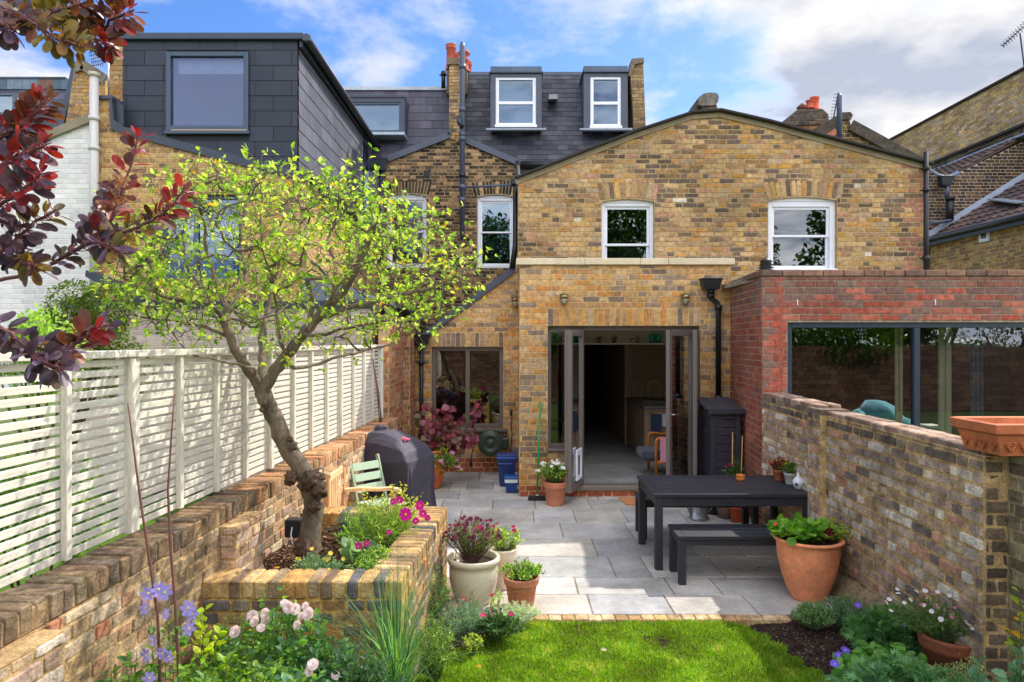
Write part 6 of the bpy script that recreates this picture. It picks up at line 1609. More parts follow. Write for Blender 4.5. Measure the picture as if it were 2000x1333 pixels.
def T_disc():
    v = [(0,0,0)]; n = 17
    for k in range(1, n): a = 2*math.pi*k/n; x = -.5*math.sin(a); y = .5-.5*math.cos(a); v.append((x*(.78+.32*y), y, .05*abs(x)*2-.05*y*y))
    v.append((0,.5,-.03)); return np.array(v, float), [(n,k,k+1,k+1) for k in range(0,n-1)]+[(n,n-1,0,0)]
def T_palm(n=5):
    V = [(0,0,0)]; Fc = []
    for k in range(n):
        a = (k-(n-1)/2)*(2.3/n) ; L_ = 1.0 if k == n//2 else .85; s, c = math.sin(a), math.cos(a); i = len(V)
        for (x, y, z) in ((-.10,.45,.05),(0,1,-.06),(.10,.45,.05)):
            V.append((x*c+y*s*L_, y*c*L_-x*s, z))
        Fc.append((0, i+2, i+1, i))
    return np.array(V, float), Fc
OVAL, ROUND, BLADE, SMALL, PALM, STRAP = T_oval(), T_round(), T_blade(), T_small(), T_palm(), T_blade(.7)
HEART = T_oval(.10, -.18, 1.25)
def leaves(mb, pos, dirs, ups, ln, wd, cols, T, m=0):
    """instances of a leaf template as one numpy batch"""
    pos, dirs, ups = np.asarray(pos, float), np.asarray(dirs, float), np.asarray(ups, float)
    ln, wd = np.asarray(ln, float), np.asarray(wd, float)
    dirs /= np.linalg.norm(dirs, axis=1, keepdims=True)+1e-9
    s = np.cross(dirs, ups); s /= np.linalg.norm(s, axis=1, keepdims=True)+1e-9
    n = np.cross(s, dirs); tv, tf = T
    V = pos[:, None, :] + s[:, None, :]*(tv[None, :, 0:1]*wd[:, None, None]) + dirs[:, None, :]*(tv[None, :, 1:2]*ln[:, None, None]) + n[:, None, :]*(tv[None, :, 2:3]*ln[:, None, None])
    k = len(tv); q = np.array([f for f in tf if f[2] != f[3]]); t = np.array([f[:3] for f in tf if f[2] == f[3]]); N_ = len(pos)
    base = (np.arange(N_)*k)[:, None, None]; cols = np.asarray(cols, float)
    V = V.reshape(-1, 3)
    if len(q): mb.add_np(V, (base+q[None]).reshape(-1, 4), np.repeat(cols, len(q), 0), m)
    if len(t): mb.add_np(V, (base+t[None]).reshape(-1, 3), np.repeat(cols, len(t), 0), m)
RNG = np.random.default_rng(11)
def rcol(cols, n, j=.18, p=None):
    c = np.array(cols)[RNG.choice(len(cols), n, p=p)]; return c*(1+RNG.uniform(-j, j, (n, 1)))
def stem_pts(p0, p1, bow, n=5):
    p0, p1 = Vector(p0), Vector(p1); out = []
    for k in range(n+1):
        t = k/n; out.append(p0.lerp(p1, t)+Vector(bow)*math.sin(math.pi*t))
    return out
FLW = {}
def flower_mesh(kind, petals, r, col, ccol, cup=.1, w=.5, double=False):
    key = (kind, petals, round(r, 4), col)
    if key in FLW: return FLW[key]
    mb = MB()
    for ring_ in range(3 if double else 1):
        for k in range(petals):
            a = 2*math.pi*(k+ring_*.5)/petals; R_ = r*(1-.28*ring_); zz = r*.16*ring_; cu = cup+.35*ring_
            d = Vector((math.cos(a), math.sin(a), 0)); s = Vector((-d.y, d.x, 0)); c = jit(col, .08)
            i = len(mb.v)
            for (l, ww, z) in ((.12,.12,0),(.55,w,cu*.35),(.92,w*.85,cu),(1.0,0,cu*1.05)):
                if ww: 
                    for sg in (-1, 1): p = d*(R_*l)+s*(sg*ww*R_)+UZ*(z*R_+zz+ (ww*.12*R_)); mb.v.append(tuple(p))
                else: p = d*(R_*l)+UZ*(z*R_+zz); mb.v.append(tuple(p))
            mb.face((i,i+1,i+3,i+2), c, 0, True); mb.face((i+2,i+3,i+5,i+4), c, 0, True); mb.face((i+4,i+5,i+6), c, 0, True)
    if ccol: mb.lathe((0,0,0), [(r*.2,0),(r*.2,r*.1),(r*.1,r*.16),(0,r*.17)], 8, ccol)
    o = mb.build('flower', 'petal'); me = o.data; bpy.data.objects.remove(o); FLW[key] = me; return me
def put_flower(parent, me, pos, nrm, name='flower', scale=1.0):
    o = bpy.data.objects.new(name, me); COL.objects.link(o); o.parent = parent
    q = Vector(nrm).to_track_quat('Z', 'Y'); o.rotation_mode = 'QUATERNION'; o.rotation_quaternion = q
    o.location = Vector(pos)-parent.location; o.scale = (scale,)*3
    return o
def plant(name, label, c, rx_, ry_, h, nst, nlf, ll, lwid, cols, T=OVAL, matn='leaf', cat='plant', stemcol=C(90,110,60), sr=.002, spread=1.0,
          droop=.0, flowers=None, group=None, stiff=.5, up0=.15, jc=.18, upness=.35, base_r=.25, zmin=None, leaf_from=.15, wind=(0,0)):
    """stems fan out from the base to a dome; leaves sit along them"""
    c = Vector(c); t = thing(name, label, cat, c, 0, group); sm = MB(); lm = MB(); Pn, Dn, Un, tips = [], [], [], []
    for k in range(nst):
        a = RNG.uniform(0, 2*math.pi); rr = math.sqrt(RNG.uniform(0, 1)); e = (1-rr**2*.75)**.5
        x, y = math.cos(a)*rr, math.sin(a)*rr
        b = c+Vector((x*rx_*base_r, y*ry_*base_r, 0)); tip = c+Vector((x*rx_*spread+wind[0]*h, y*ry_*spread+wind[1]*h, h*e*RNG.uniform(.72, 1.05)))
        if droop: tip.z -= droop*rr*h
        pts = stem_pts(b, tip, (RNG.normal()*.02, RNG.normal()*.02, h*.12*rr), 5)
        sm.tube(pts, [sr*1.3, sr*1.2, sr*1.1, sr, sr*.8, sr*.6], 4, jit(stemcol, .15), cap=False); tips.append((pts[-1], (pts[-1]-pts[-2]).normalized()))
        for q in range(nlf):
            f = leaf_from+(1-leaf_from)*RNG.uniform(0, 1)**.75; i = min(4, int(f*5)); p = pts[i].lerp(pts[i+1], f*5-i); d = (pts[i+1]-pts[i]).normalized()
            o_ = Vector((RNG.normal(), RNG.normal(), RNG.normal()*.6)); o_ = (o_-d*o_.dot(d)).normalized(); dd = (o_+d*stiff+UZ*up0).normalized()
            Pn.append(tuple(p)); Dn.append(tuple(dd)); uu = UZ*upness*2+Vector((RNG.normal(), RNG.normal(), RNG.normal()))*.45; Un.append(tuple(uu))
    if zmin is not None: pass
    n = len(Pn); sz = RNG.uniform(.6, 1.25, n)
    leaves(lm, Pn, Dn, Un, ll*sz, lwid*sz, rcol(cols, n, jc), T)
    sm.build('stem', 'twig', t); lm.build('foliage', matn, t)
    if flowers:
        for (cnt, me, hgt, sc) in flowers:
            for k in range(cnt):
                p, d = tips[int(RNG.integers(len(tips)))]
                o_ = Vector((RNG.normal()*.5, -.5+RNG.normal()*.4, .9)).normalized(); put_flower(t, me, p+UZ*hgt*RNG.uniform(.4, 1.2)+Vector((rj(.015), rj(.015), 0)), o_, scale=sc*RNG.uniform(.8, 1.15))
    return t

# ---------------- the old apple tree
def apple_tree():
    base = P(605, 1088, 4.86); t = thing('apple_tree', 'old leaning apple tree with knotted trunk and airy lime-green crown in the raised planter', 'tree', base)
    nodes, par, rmin = [], [], []
    def limb(pts, r0, r1, parent=None, name=None):
        """pts: (px, py, depth); smooth the line a little and append it"""
        pp = [P(*q) for q in pts]; fine = []
        if parent is not None: pp = [nodes[parent]]+pp
        m = len(pp)
        for k in range(m-1):
            p0 = pp[max(k-1, 0)]; p1, p2 = pp[k], pp[k+1]; p3 = pp[min(k+2, m-1)]
            for s in range(4):
                u = s/4; fine.append(.5*((2*p1)+(p2-p0)*u+(2*p0-5*p1+4*p2-p3)*u*u+(3*p1-p0-3*p2+p3)*u**3))
        fine.append(pp[-1]); last = parent; L_ = len(fine); ids = []
        for k, p in enumerate(fine):
            if k == 0 and parent is not None: continue
            nodes.append(p+Vector((rj(.006), rj(.006), rj(.006)))); par.append(last if last is not None else -1); rmin.append(r0+(r1-r0)*k/(L_-1)); last = len(nodes)-1; ids.append(last)
        return ids
    tr_ = limb([(606,1100,4.86),(606,1050,4.87),(612,1000,4.88),(609,962,4.88),(588,915,4.86),(562,878,4.85),(545,838,4.83),(529,800,4.82),(513,768,4.8)], .088, .062)
    top = tr_[-1]
    def near(px, py, D, ids): q = P(px, py, D); return min(ids, key=lambda i: (nodes[i]-q).length)
    Lm = limb([(493,735,4.80),(470,700,4.78),(448,655,4.74),(438,630,4.70)], .046, .030, near(517,775,4.8,tr_))
    Cm = limb([(512,730,4.86),(512,690,4.95),(511,655,5.0),(520,620,5.1)], .036, .024, near(509,766,4.8,tr_))
    Rm = limb([(530,735,4.78),(560,695,4.75),(590,655,4.72),(620,622,4.68),(650,590,4.64),(685,543,4.58),(710,490,4.5),(722,455,4.46),(743,432,4.42)], .052, .022, top)
    R2 = limb([(650,612,4.66),(700,596,4.68),(760,582,4.74),(830,565,4.84),(905,548,4.95)], .027, .010, near(620,622,4.68,Rm))
    R3 = limb([(608,590,4.66),(604,560,4.62),(598,545,4.6)], .025, .016, near(605,638,4.7,Rm))
    R4 = limb([(555,712,4.85),(580,720,4.95),(620,712,5.05),(660,697,5.15),(705,688,5.3),(788,664,5.5)], .021, .008, near(530,735,4.78,Rm))
    R5 = limb([(625,655,4.5),(680,640,4.4),(740,628,4.35),(800,627,4.35),(860,612,4.35)], .015, .006, near(590,655,4.72,Rm))
    R6 = limb([(655,520,4.7),(640,470,4.85),(660,430,4.95),(700,385,5.0)], .016, .006, near(650,590,4.64,Rm))
    R7 = limb([(640,540,4.9),(600,500,5.1),(585,440,5.2),(560,400,5.3)], .018, .006, R3[-1])
    R8 = limb([(700,470,4.7),(760,462,4.9),(812,452,5.0),(850,440,5.1)], .016, .006, near(685,543,4.58,Rm))
    L1 = limb([(425,610,4.62),(400,590,4.5),(350,588,4.35),(300,570,4.25),(245,545,4.2)], .022, .007, Lm[-1])
    L2 = limb([(440,600,4.72),(425,560,4.66),(405,500,4.6),(398,440,4.55),(385,395,4.5),(365,345,4.45)], .024, .006, Lm[-1])
    L3 = limb([(455,590,4.85),(480,540,5.0),(470,480,5.1),(475,420,5.2),(500,345,5.25)], .022, .006, Lm[-1])
    L4 = limb([(400,640,4.6),(350,628,4.5),(290,622,4.45),(255,612,4.4)], .016, .005, near(448,655,4.74,Lm))
    L5 = limb([(390,560,4.6),(362,510,4.65),(360,450,4.7),(372,400,4.7)], .018, .006, near(405,590,4.5,L1))
    L6 = limb([(495,720,4.6),(430,705,4.4),(370,690,4.3),(330,640,4.2)], .014, .005, near(493,735,4.8,Lm))
    C1 = limb([(530,570,5.2),(545,520,5.3),(540,460,5.4),(560,420,5.4)], .018, .006, Cm[-1])
    C2 = limb([(490,640,5.2),(450,600,5.45),(400,560,5.6),(340,530,5.7)], .016, .005, Cm[-2])
    B1 = limb([(545,655,4.5),(540,600,4.25),(530,540,4.0),(510,480,3.9)], .018, .006, near(560,695,4.75,Rm))
    B2 = limb([(660,560,4.3),(700,520,4.1),(750,500,4.0)], .014, .005, near(640,600,4.65,Rm))
    nmain = len(nodes)
    # side growth: reach out to scattered points of the crown
    cen = P(560, 560, 4.75); rad = Vector((1.34, 1.10, .88)); tg = []
    while len(tg) < 760:
        d = Vector((RNG.normal(), RNG.normal(), RNG.normal())).normalized(); q = RNG.uniform(.35, 1)**(1/2.2)
        p = Vector((cen.x+d.x*rad.x*q, cen.y+d.y*rad.y*q, cen.z+d.z*rad.z*q))
        if p.z < cen.z-.30-.16*(1-abs(d.x)): continue
        X_ = (p.x)/p.y*F+1000; Y_ = 666.5-(p.z-H)/p.y*F
        lim = np.interp(X_, [190, 260, 330, 380, 470, 560, 640, 720, 800, 880, 950], [480, 370, 345, 310, 285, 320, 350, 335, 375, 415, 490]); low = np.interp(X_, [190, 300, 450, 560, 700, 800, 900, 950], [570, 660, 650, 680, 700, 690, 640, 600])
        if Y_ < lim+rj(12) or Y_ > low or X_ > 948 or X_ < 195: continue
        tg.append(p)
    tg.sort(key=lambda p: min((nodes[i]-p).length for i in range(0, nmain, 3)))
    tipids = []
    for p in tg:
        A = np.array([tuple(x) for x in nodes[12:]]); dist = np.linalg.norm(A-np.array(tuple(p)), axis=1)+np.where(np.arange(len(A)) > nmain-12, .06, 0)
        i = int(np.argmin(dist))+12; q = nodes[i]; Lq = (p-q).length
        if Lq < .05: continue
        n = max(3, int(Lq/.085)); bow = Vector((rj(.12), rj(.12), -.02+rj(.10)))*Lq; last = i; pk = q
        for s in range(1, n+1):
            u = s/n; w = q.lerp(p, u)+bow*math.sin(math.pi*u)+Vector((rj(1), rj(1), rj(1)))*.010; nodes.append(w); par.append(last); rmin.append(.0016); last = len(nodes)-1
        tipids.append(last)
    # short spurs
    nn_ = len(nodes)
    for k in range(2700):
        i = int(RNG.integers(nmain*0+20, nn_)); 
        if nodes[i].z < 2.02 and i < nmain: continue
        d = Vector((RNG.normal(), RNG.normal(), RNG.normal()+.35)).normalized(); L_ = RNG.uniform(.05, .20); last = i; q = nodes[i]; b = Vector((rj(.3), rj(.3), rj(.3)))
        for s in range(1, 4): nodes.append(q+(d+b*s*.3)*(L_*s/3)); par.append(last); rmin.append(.0010); last = len(nodes)-1
        tipids.append(last)
    N_ = len(nodes); cnt = [0]*N_; kids = [[] for _ in range(N_)]
    for i in range(N_):
        if par[i] >= 0: kids[par[i]].append(i)
    for i in tipids: cnt[i] += 1
    for i in range(N_-1, -1, -1):
        if par[i] >= 0: cnt[par[i]] += cnt[i]
    rmin = [q*.86 for q in rmin]
    rad_ = [max(rmin[i], .0014*(max(cnt[i], 1))**.42) for i in range(N_)]
    for i in range(nmain): rad_[i] = rmin[i]
    BK_ = [C(122,106,88), C(112,98,82), C(134,118,98)]
    trunk = MB(); twig = MB(); done = set()
    def chain(i0):
        ch = [par[i0]] if par[i0] >= 0 else []; i = i0
        while True:
            ch.append(i); k = [q for q in kids[i] if q not in done]
            if not k: break
            nx = max(k, key=lambda q: (q < nmain, rad_[q]));
            for q in k:
                if q != nx: stack.append(q)
            i = nx
        return ch
    stack = [0]
    while stack:
        s = stack.pop()
        if s in done: continue
        ch = chain(s); done.update(ch)
        if len(ch) < 2: continue
        own = ch[1] if par[s] >= 0 else ch[0]; rr = [rad_[q] for q in ch]; rr[0] = min(rr[0], rad_[own]*1.15)
        big = own < nmain; 
        if big:
            k = 14 if own < 60 else 9; pts = [nodes[q] for q in ch]
            if own == 0: rr = [r*(1+.5*max(0, 1-j/5)**2)*(1+.07*math.sin(j*1.7)) for j, r in enumerate(rr)]
            trunk.tube(pts, rr, k, random.choice(BK_), cap=True)
        else: twig.tube([nodes[q] for q in ch], rr, 4 if rr[0] < .006 else 6, jit(random.choice([C(92,78,66), C(78,66,56), C(116,102,88)]), .15), cap=False)
    # burls, pruning scars
    for (px, py, D, r, sd) in ((610,938,4.79,.062,1),(622,955,4.78,.055,2),(615,988,4.79,.045,3),(568,935,4.80,.046,4),(572,872,4.77,.032,5),(566,858,4.77,.022,6),(632,966,4.8,.026,7),(602,1072,4.83,.085,8),(590,948,4.78,.03,11),(626,932,4.8,.03,12),(516,790,4.74,.022,9),(512,800,4.74,.018,10)):
        q = P(px, py, D); i0 = len(trunk.v); nR = 24; mR = 15; rings = []
        for a in range(mR+1):
            th = math.pi*a/mR; rings.append(len(trunk.v))
            for b in range(nR):
                ph = 2*math.pi*b/nR; d = Vector((math.sin(th)*math.cos(ph), math.sin(th)*math.sin(ph), math.cos(th))); k = r*(1+.5*noise.noise(d*2.6+Vector((sd, 0, 0)))+.35*noise.noise(d*6+Vector((sd, 4, 0)))); w = q+d*k; trunk.v.append(tuple(w))
        cb = random.choice([C(84,66,52), C(96,76,60), C(110,92,76)])
        for a in range(mR):
            for b in range(nR): b2 = (b+1) % nR; trunk.face((rings[a]+b, rings[a+1]+b, rings[a+1]+b2, rings[a]+b2), cb, 0, True)
    for k in range(14): q = P(632+rj(8), 935+rj(22), 4.8); trunk.tube([q, q+Vector((rj(.05)+.03, rj(.05), rj(.05)+.02))], [.005,.002], 5, C(170,156,140))
    trunk.build('trunk', 'bark', t); twig.build('branch', 'twig', t)
    # leaves
    Pn, Dn, Un = [], [], []
    for i in range(nmain, N_):
        term = not kids[i]; thin = rad_[i] < .0045
        if not thin: continue
        dn = noise.noise(nodes[i]*2.6)+.5*noise.noise(nodes[i]*6.5); k = int(RNG.integers(2, 5)*(1 if dn > -.2 else .5)+(dn > .22)) if term else (1 if RNG.uniform() < .16+.25*max(0, dn) else 0)
        d = (nodes[i]-nodes[par[i]]); d = d.normalized() if d.length > 1e-5 else UZ
        for _ in range(k):
            o_ = Vector((RNG.normal(), RNG.normal(), RNG.normal()+.25)).normalized(); dd = (d*.7+o_).normalized(); Pn.append(tuple(nodes[i]+o_*.003)); Dn.append(tuple(dd)); Un.append((RNG.normal()*.6, RNG.normal()*.6, 1))
    n = len(Pn); sz = RNG.uniform(.55, 1.2, n); lm = MB()
    leaves(lm, Pn, Dn, Un, .043*sz, .025*sz, rcol([C(148,174,66), C(170,192,84), C(116,150,56), C(196,208,130), C(206,206,90), C(86,122,52), C(214,160,50)], n, .15, [.3,.24,.2,.12,.06,.06,.02]), OVAL)
    lm.build('foliage', 'thin_leaf', t)
    tie = MB(); q = P(678, 602, 4.64); tie.tube([q+Vector((0,-.03,.02)), q+Vector((.0,-.032,-.04)), q+Vector((-.002,-.03,-.16)), q+Vector((.004,-.03,-.26))], .004, 5, C(196,160,100)); tie.build('string', 'matt', t)
    print('apple leaves', n, 'nodes', N_)
apple_tree()

# ---------------- the smoke bush in the near left corner
def smoke_bush():
    t = thing('smoke_bush', 'smoke bush with purple, olive and scarlet oval leaves hanging in from the left edge', 'shrub', (-2.1, 1.9, .3))
    sm = MB(); lm = MB(); Pn, Dn, Un, Cn, Ls = [], [], [], [], []
    PU = [C(92,70,90), C(78,60,78), C(130,104,128), C(62,50,62), C(104,80,100)]; OL = [C(112,100,44), C(130,106,36), C(96,90,50), C(150,104,40)]; RD = [C(168,44,40), C(150,40,40), C(130,36,44), C(120,60,64), C(104,64,76)]; BRZ = [C(112,66,44), C(130,72,40), C(96,62,52)]
    def spray(pts, pals, dens, tip=None, ls=.050, r=.005, lw_=1.0):
        pp = [P(*q) for q in pts]; fine = []
        for k in range(len(pp)-1):
            for s in range(5): fine.append(pp[k].lerp(pp[k+1], s/5)+Vector((rj(.003), rj(.003), rj(.003))))
        fine.append(pp[-1]); n = len(fine); sm.tube(fine, [r*(1-.75*k/n)+.0008 for k in range(n)], 6, C(110,70,70), cap=False)
        tot = sum((fine[k+1]-fine[k]).length for k in range(n-1)); m = int(dens*2.15*tot)
        for q in range(m):
            f = (q+RNG.uniform())/m; f = .12+.88*f; x = f*(n-1); i = min(n-2, int(x)); p = fine[i].lerp(fine[i+1], x-i); d = (fine[i+1]-fine[i]).normalized()
            a = q*2.4+RNG.normal()*.3; e1 = d.orthogonal().normalized(); e2 = d.cross(e1); o_ = e1*math.cos(a)+e2*math.sin(a); dd = (o_+d*.55).normalized()
            Pn.append(tuple(p+o_*.012)); Dn.append(tuple(dd)); Un.append((RNG.normal()*.5, -.7+RNG.normal()*.5, .6+RNG.normal()*.4)); pal = pals[min(len(pals)-1, int(f*len(pals)))]
            Cn.append(np.array(pal[int(RNG.integers(len(pal)))])*RNG.uniform(.8, 1.2)); Ls.append(ls*.86*RNG.uniform(.65, 1.2)*(1.0 if f < .85 else .85))
            sm.tube([p, p+o_*.013], .0012, 4, C(150,80,90), cap=False)
    # top corner spray: olive, lit from behind
    spray([(-60,-40,1.9),(20,20,1.85),(90,30,1.8),(160,10,1.8),(240,-30,1.8)], [PU+BRZ, OL, BRZ], 95)
    spray([(-50,10,1.8),(40,30,1.75),(110,75,1.7),(165,95,1.72)], [PU, OL+BRZ, OL], 90)
    spray([(60,-20,1.9),(130,40,1.85),(190,78,1.8),(225,95,1.8)], [OL, OL+BRZ, BRZ+RD], 95)
    spray([(120,-40,1.9),(200,70,1.85),(215,40,1.83),(262,20,1.8)], [OL, BRZ+PU, BRZ+RD], 80)
    spray([(-60,60,1.7),(10,50,1.7),(30,62,1.7)], [PU+RD, PU], 110)
    # middle sprays
    spray([(-60,330,1.7),(0,270,1.65),(40,250,1.65),(75,215,1.65),(95,190,1.66)], [PU, RD+BRZ, BRZ+RD], 120)
    spray([(-60,380,1.7),(10,320,1.65),(50,300,1.62),(90,285,1.62)], [PU+RD, RD, RD+PU], 120)
    spray([(-60,450,1.7),(0,400,1.66),(50,370,1.62),(80,340,1.6)], [PU, PU+RD, RD+PU], 110)
    spray([(-50,520,1.7),(20,480,1.7),(60,440,1.7),(110,410,1.7)], [PU, PU, PU+OL], 110)
    spray([(-60,470,1.75),(0,500,1.75),(40,505,1.7),(70,520,1.7)], [PU+OL, PU, OL+PU], 110)
    # the long branch to the right
    spray([(-60,560,1.9),(60,535,1.9),(120,505,1.9),(180,470,1.9),(215,430,1.9),(235,380,1.9),(262,300,1.92),(272,262,1.93)], [PU, PU+OL, PU+BRZ, PU+RD, RD+BRZ, RD, RD], 62, ls=.046)
    spray([(120,505,1.9),(190,468,1.88),(250,452,1.85),(300,432,1.85),(340,400,1.85),(362,370,1.86)], [PU, PU+OL, OL+PU, RD+BRZ, RD], 85, ls=.046)
    spray([(160,480,1.9),(190,430,1.95),(215,400,2.0),(220,360,2.0)], [PU, PU, PU+BRZ], 90, ls=.045)
    spray([(180,470,1.85),(215,480,1.8),(235,500,1.8)], [PU, PU+OL], 100, ls=.045)
    # lower branch in front of the fence
    spray([(-70,600,1.55),(0,640,1.55),(50,672,1.55),(100,688,1.55),(140,680,1.55),(180,650,1.57),(205,640,1.58)], [PU, PU, PU, PU+BRZ, BRZ+RD, RD+PU], 105, ls=.048)
    spray([(40,668,1.55),(70,700,1.5),(100,712,1.5),(125,722,1.5)], [PU, PU, PU], 105, ls=.05)
    n = len(Pn); Ls = np.array(Ls); leaves(lm, Pn, Dn, Un, Ls, Ls*.58*RNG.uniform(.8, 1.2, n), Cn, T_disc())
    sm.build('branch', 'twig', t); lm.build('foliage', 'dark_leaf', t)
    # wispy seed plumes
    w = MB()
    for (px, py) in ((235,395),(240,355),(300,420),(330,405),(250,470)):
        for k in range(26):
            q = P(px+rj(14), py+rj(14), 1.88); w.tube([q, q+Vector((rj(.02), rj(.02), rj(.02))), q+Vector((rj(.03), rj(.02), rj(.03)))], .0007, 3, C(216,150,90), cap=False)
    stuff(w.build('seed_plume', 'twig', t))
smoke_bush()

# ---------------- shrubs and lawn beyond the fence
def big_shrub(name, label, c, r, n, ll, wl, cols, cat='shrub', matn='leaf', T=SMALL, seed=1, shell=.55, trunkh=.4, group=None, lumps=9):
    c = Vector(c); t = thing(name, label, cat, (c.x, c.y, c.z-r[2]), 0, group); lm = MB(); sm = MB(); Pn, Dn, Un, Cn = [], [], [], []
    rg = np.random.default_rng(seed); ctr = [(Vector((rg.uniform(-.62, .62)*r[0], rg.uniform(-.62, .62)*r[1], rg.uniform(-.62, .62)*r[2])), rg.uniform(.34, .52)) for _ in range(lumps)]
    ctr.append((Vector((0,0,0)), .6)); P_ = []
    for k in range(n):
        o_, f = ctr[int(rg.integers(len(ctr)))]; d = Vector((rg.normal(), rg.normal(), rg.normal())).normalized(); q = rg.uniform(shell, 1)
        p = c+o_+Vector((d.x*r[0], d.y*r[1], d.z*r[2]))*(f*q); Pn.append(tuple(p)); dd = (d+Vector((rg.normal(), rg.normal(), rg.normal()))*.6+UZ*-.15).normalized(); Dn.append(tuple(dd)); Un.append((rg.normal()*.5+d.x*.5, rg.normal()*.5+d.y*.5, 1))
    sz = rg.uniform(.6, 1.3, n); leaves(lm, Pn, Dn, Un, ll*sz, wl*sz, rcol(cols, n, .2), T)
    for k in range(7):
        o_, f = ctr[k % len(ctr)]; sm.tube(stem_pts((c.x+rj(.1)*r[0], c.y+rj(.1)*r[1], c.z-r[2]-trunkh), c+o_, (rj(.1), rj(.1), 0), 4), [.03*r[0], .025*r[0], .02*r[0], .014*r[0], .008*r[0]], 6, C(86,72,60), cap=False)
    sm.build('trunk', 'bark', t); lm.build('foliage', matn, t); return t
big_shrub('ivy_shrub', 'dense dark small-leaved climber mass on the neighbouring wall beyond the fence', (X(135,7.6), 7.6, 2.05), (.78,.55,.75), 15000, .034, .020, [C(84,104,40), C(104,124,44), C(60,84,34), C(130,140,56), C(72,92,40)], seed=4, shell=.75)
big_shrub('garden_shrub', 'brighter green leafy shrub in front of the dark climber mass', (X(70,6.6), 6.6, 1.95), (.55,.4,.52), 3200, .05, .026, [C(150,180,76), C(120,160,64), C(176,196,110)], seed=5, T=OVAL)
for k, (x, y, lab) in enumerate(((-3.4,3.6,'leafy bush glimpsed through the slats nearest the camera'),(-3.6,5.2,'leafy bush glimpsed through the slats behind the apple tree crown'),(-3.3,2.4,'low bush beyond the fence at the left edge'))):
    big_shrub('border_shrub', lab, (x, y, .75), (.5,.6,.62), 2600, .055, .028, [C(96,130,52), C(120,150,64), C(76,110,46)], seed=20+k, T=OVAL, group='bushes beyond the slatted fence')
mb = MB(); mb.quad((-7.2,.2,.02),(-2.4,.2,.02),(-2.1,9.0,.02),(-7.2,9.4,.02), C(104,140,40)); struct(mb.build('neighbour_lawn', 'grass'))
for k, (px, py, col, cc) in enumerate(((95,980,C(196,40,60),'red'),(165,935,C(110,80,190),'violet'),(200,985,C(120,90,200),'violet'))):
    me = flower_mesh('gl', 5, .035, col, C(230,210,90), .2, .45); tt = thing('border_flower', ['red flowers glimpsed through the nearest fence panel','violet flowers glimpsed through the slats left of the thick post','violet flowers low behind the slats left of the thick post'][k], 'flower', (-2.75-.1*k, 3.0+.3*k, .05))
    sm = MB()
    for q in range(8):
        p = Vector((-2.75-.1*k+rj(.2), 3.0+.3*k+rj(.25), .95+rj(.12)-.1*k)); sm.tube([(p.x,p.y,.05), p], .003, 4, C(80,120,50), cap=False); put_flower(tt, me, p, (1,-.6,.5))
    sm.build('stem', 'twig', tt)

# ---------------- raised planter plants
ACID = [C(150,184,60), C(176,200,84), C(120,164,56), C(200,210,110)]
GRN_ = [C(86,128,56), C(104,146,60), C(72,112,50), C(128,160,72)]
BLU = [C(104,140,116), C(122,156,128), C(88,124,104), C(150,176,150)]
PNK = flower_mesh('cosmos', 8, .040, C(214,30,150), C(230,190,60), .08, .30)
PNK2 = flower_mesh('cosmos2', 8, .030, C(200,60,160), C(220,180,60), .2, .30)
def at(px, py, z): return G(px, py, z)
t = plant('cosmos', 'feathery green cosmos with magenta flowers in the raised planter', (-.98, 5.02, .56), .30, .42, .38, 150, 26, .040, .004, ACID+GRN_, BLADE, 'thin_leaf', cat='flower', sr=.0014, up0=.4)
for (px, py, D, sc) in ((792,1005,4.75,1.2),(820,988,4.95,.9),(826,1004,4.95,.8),(812,1018,4.85,.7),(780,978,5.1,.8),(768,980,5.2,.7),(835,1012,5.0,.6),(700,1068,4.6,.8),(716,1062,4.65,.6),(760,1040,4.7,.5)):
    put_flower(t, PNK, P(px, py, D), (rj(.3)+.1, -1, .5+rj(.3)), scale=sc)
plant('lavender', 'grey lavender clump with faint purple tips at the back of the raised planter', (-1.22, 5.30, .56), .17, .16, .27, 70, 16, .026, .004, BLU, BLADE, 'leaf', up0=.5, stemcol=C(120,140,120), flowers=[(12, flower_mesh('lav', 4, .009, C(130,90,180), None, .6, .4), .02, 1)])
plant('hedge_nettle', 'lime-yellow leafy sprays rising above the back rim of the raised planter', (-.98, 5.45, .58), .36, .12, .40, 46, 16, .022, .013, [C(190,190,70), C(170,184,70), C(206,200,90)], OVAL, 'thin_leaf', up0=.3)
plant('daisy_clump', 'grey-green clump with small yellow daisies at the foot of the apple tree', (X(618,4.35), 4.36, .55), .17, .14, .20, 70, 22, .026, .008, BLU+[C(140,170,90)], BLADE, 'leaf', cat='flower', flowers=[(13, flower_mesh('yel', 9, .014, C(240,210,90), C(220,170,30), .05, .3), .02, 1)])
plant('silver_plant', 'silver-veined round-leaved plant in the middle of the raised planter', (X(672,4.5), 4.62, .56), .18, .2, .16, 16, 3, .095, .085, [C(120,150,116), C(146,170,140), C(96,130,96)], ROUND, 'leaf', stiff=1.2, up0=.2, upness=1.0)
plant('silver_plant', 'second silver-leaved rosette nearer the spotlight', (X(690,4.9), 5.0, .56), .12, .13, .18, 10, 3, .09, .08, [C(126,160,110), C(150,176,140), C(120,160,60)], ROUND, 'leaf', stiff=1.2, up0=.2, upness=1.0)
plant('trailing_green', 'low leafy groundcover along the right rim of the raised planter', (-.90, 4.45, .55), .14, .30, .20, 90, 20, .024, .012, GRN_+ACID, OVAL, 'leaf')
plant('seedling', 'lone yellow flower stem beside the trunk', (X(612,5.3)+.0, 5.35, .56), .02, .02, .42, 2, 3, .02, .01, [C(180,160,60)], SMALL, stemcol=C(190,140,60))

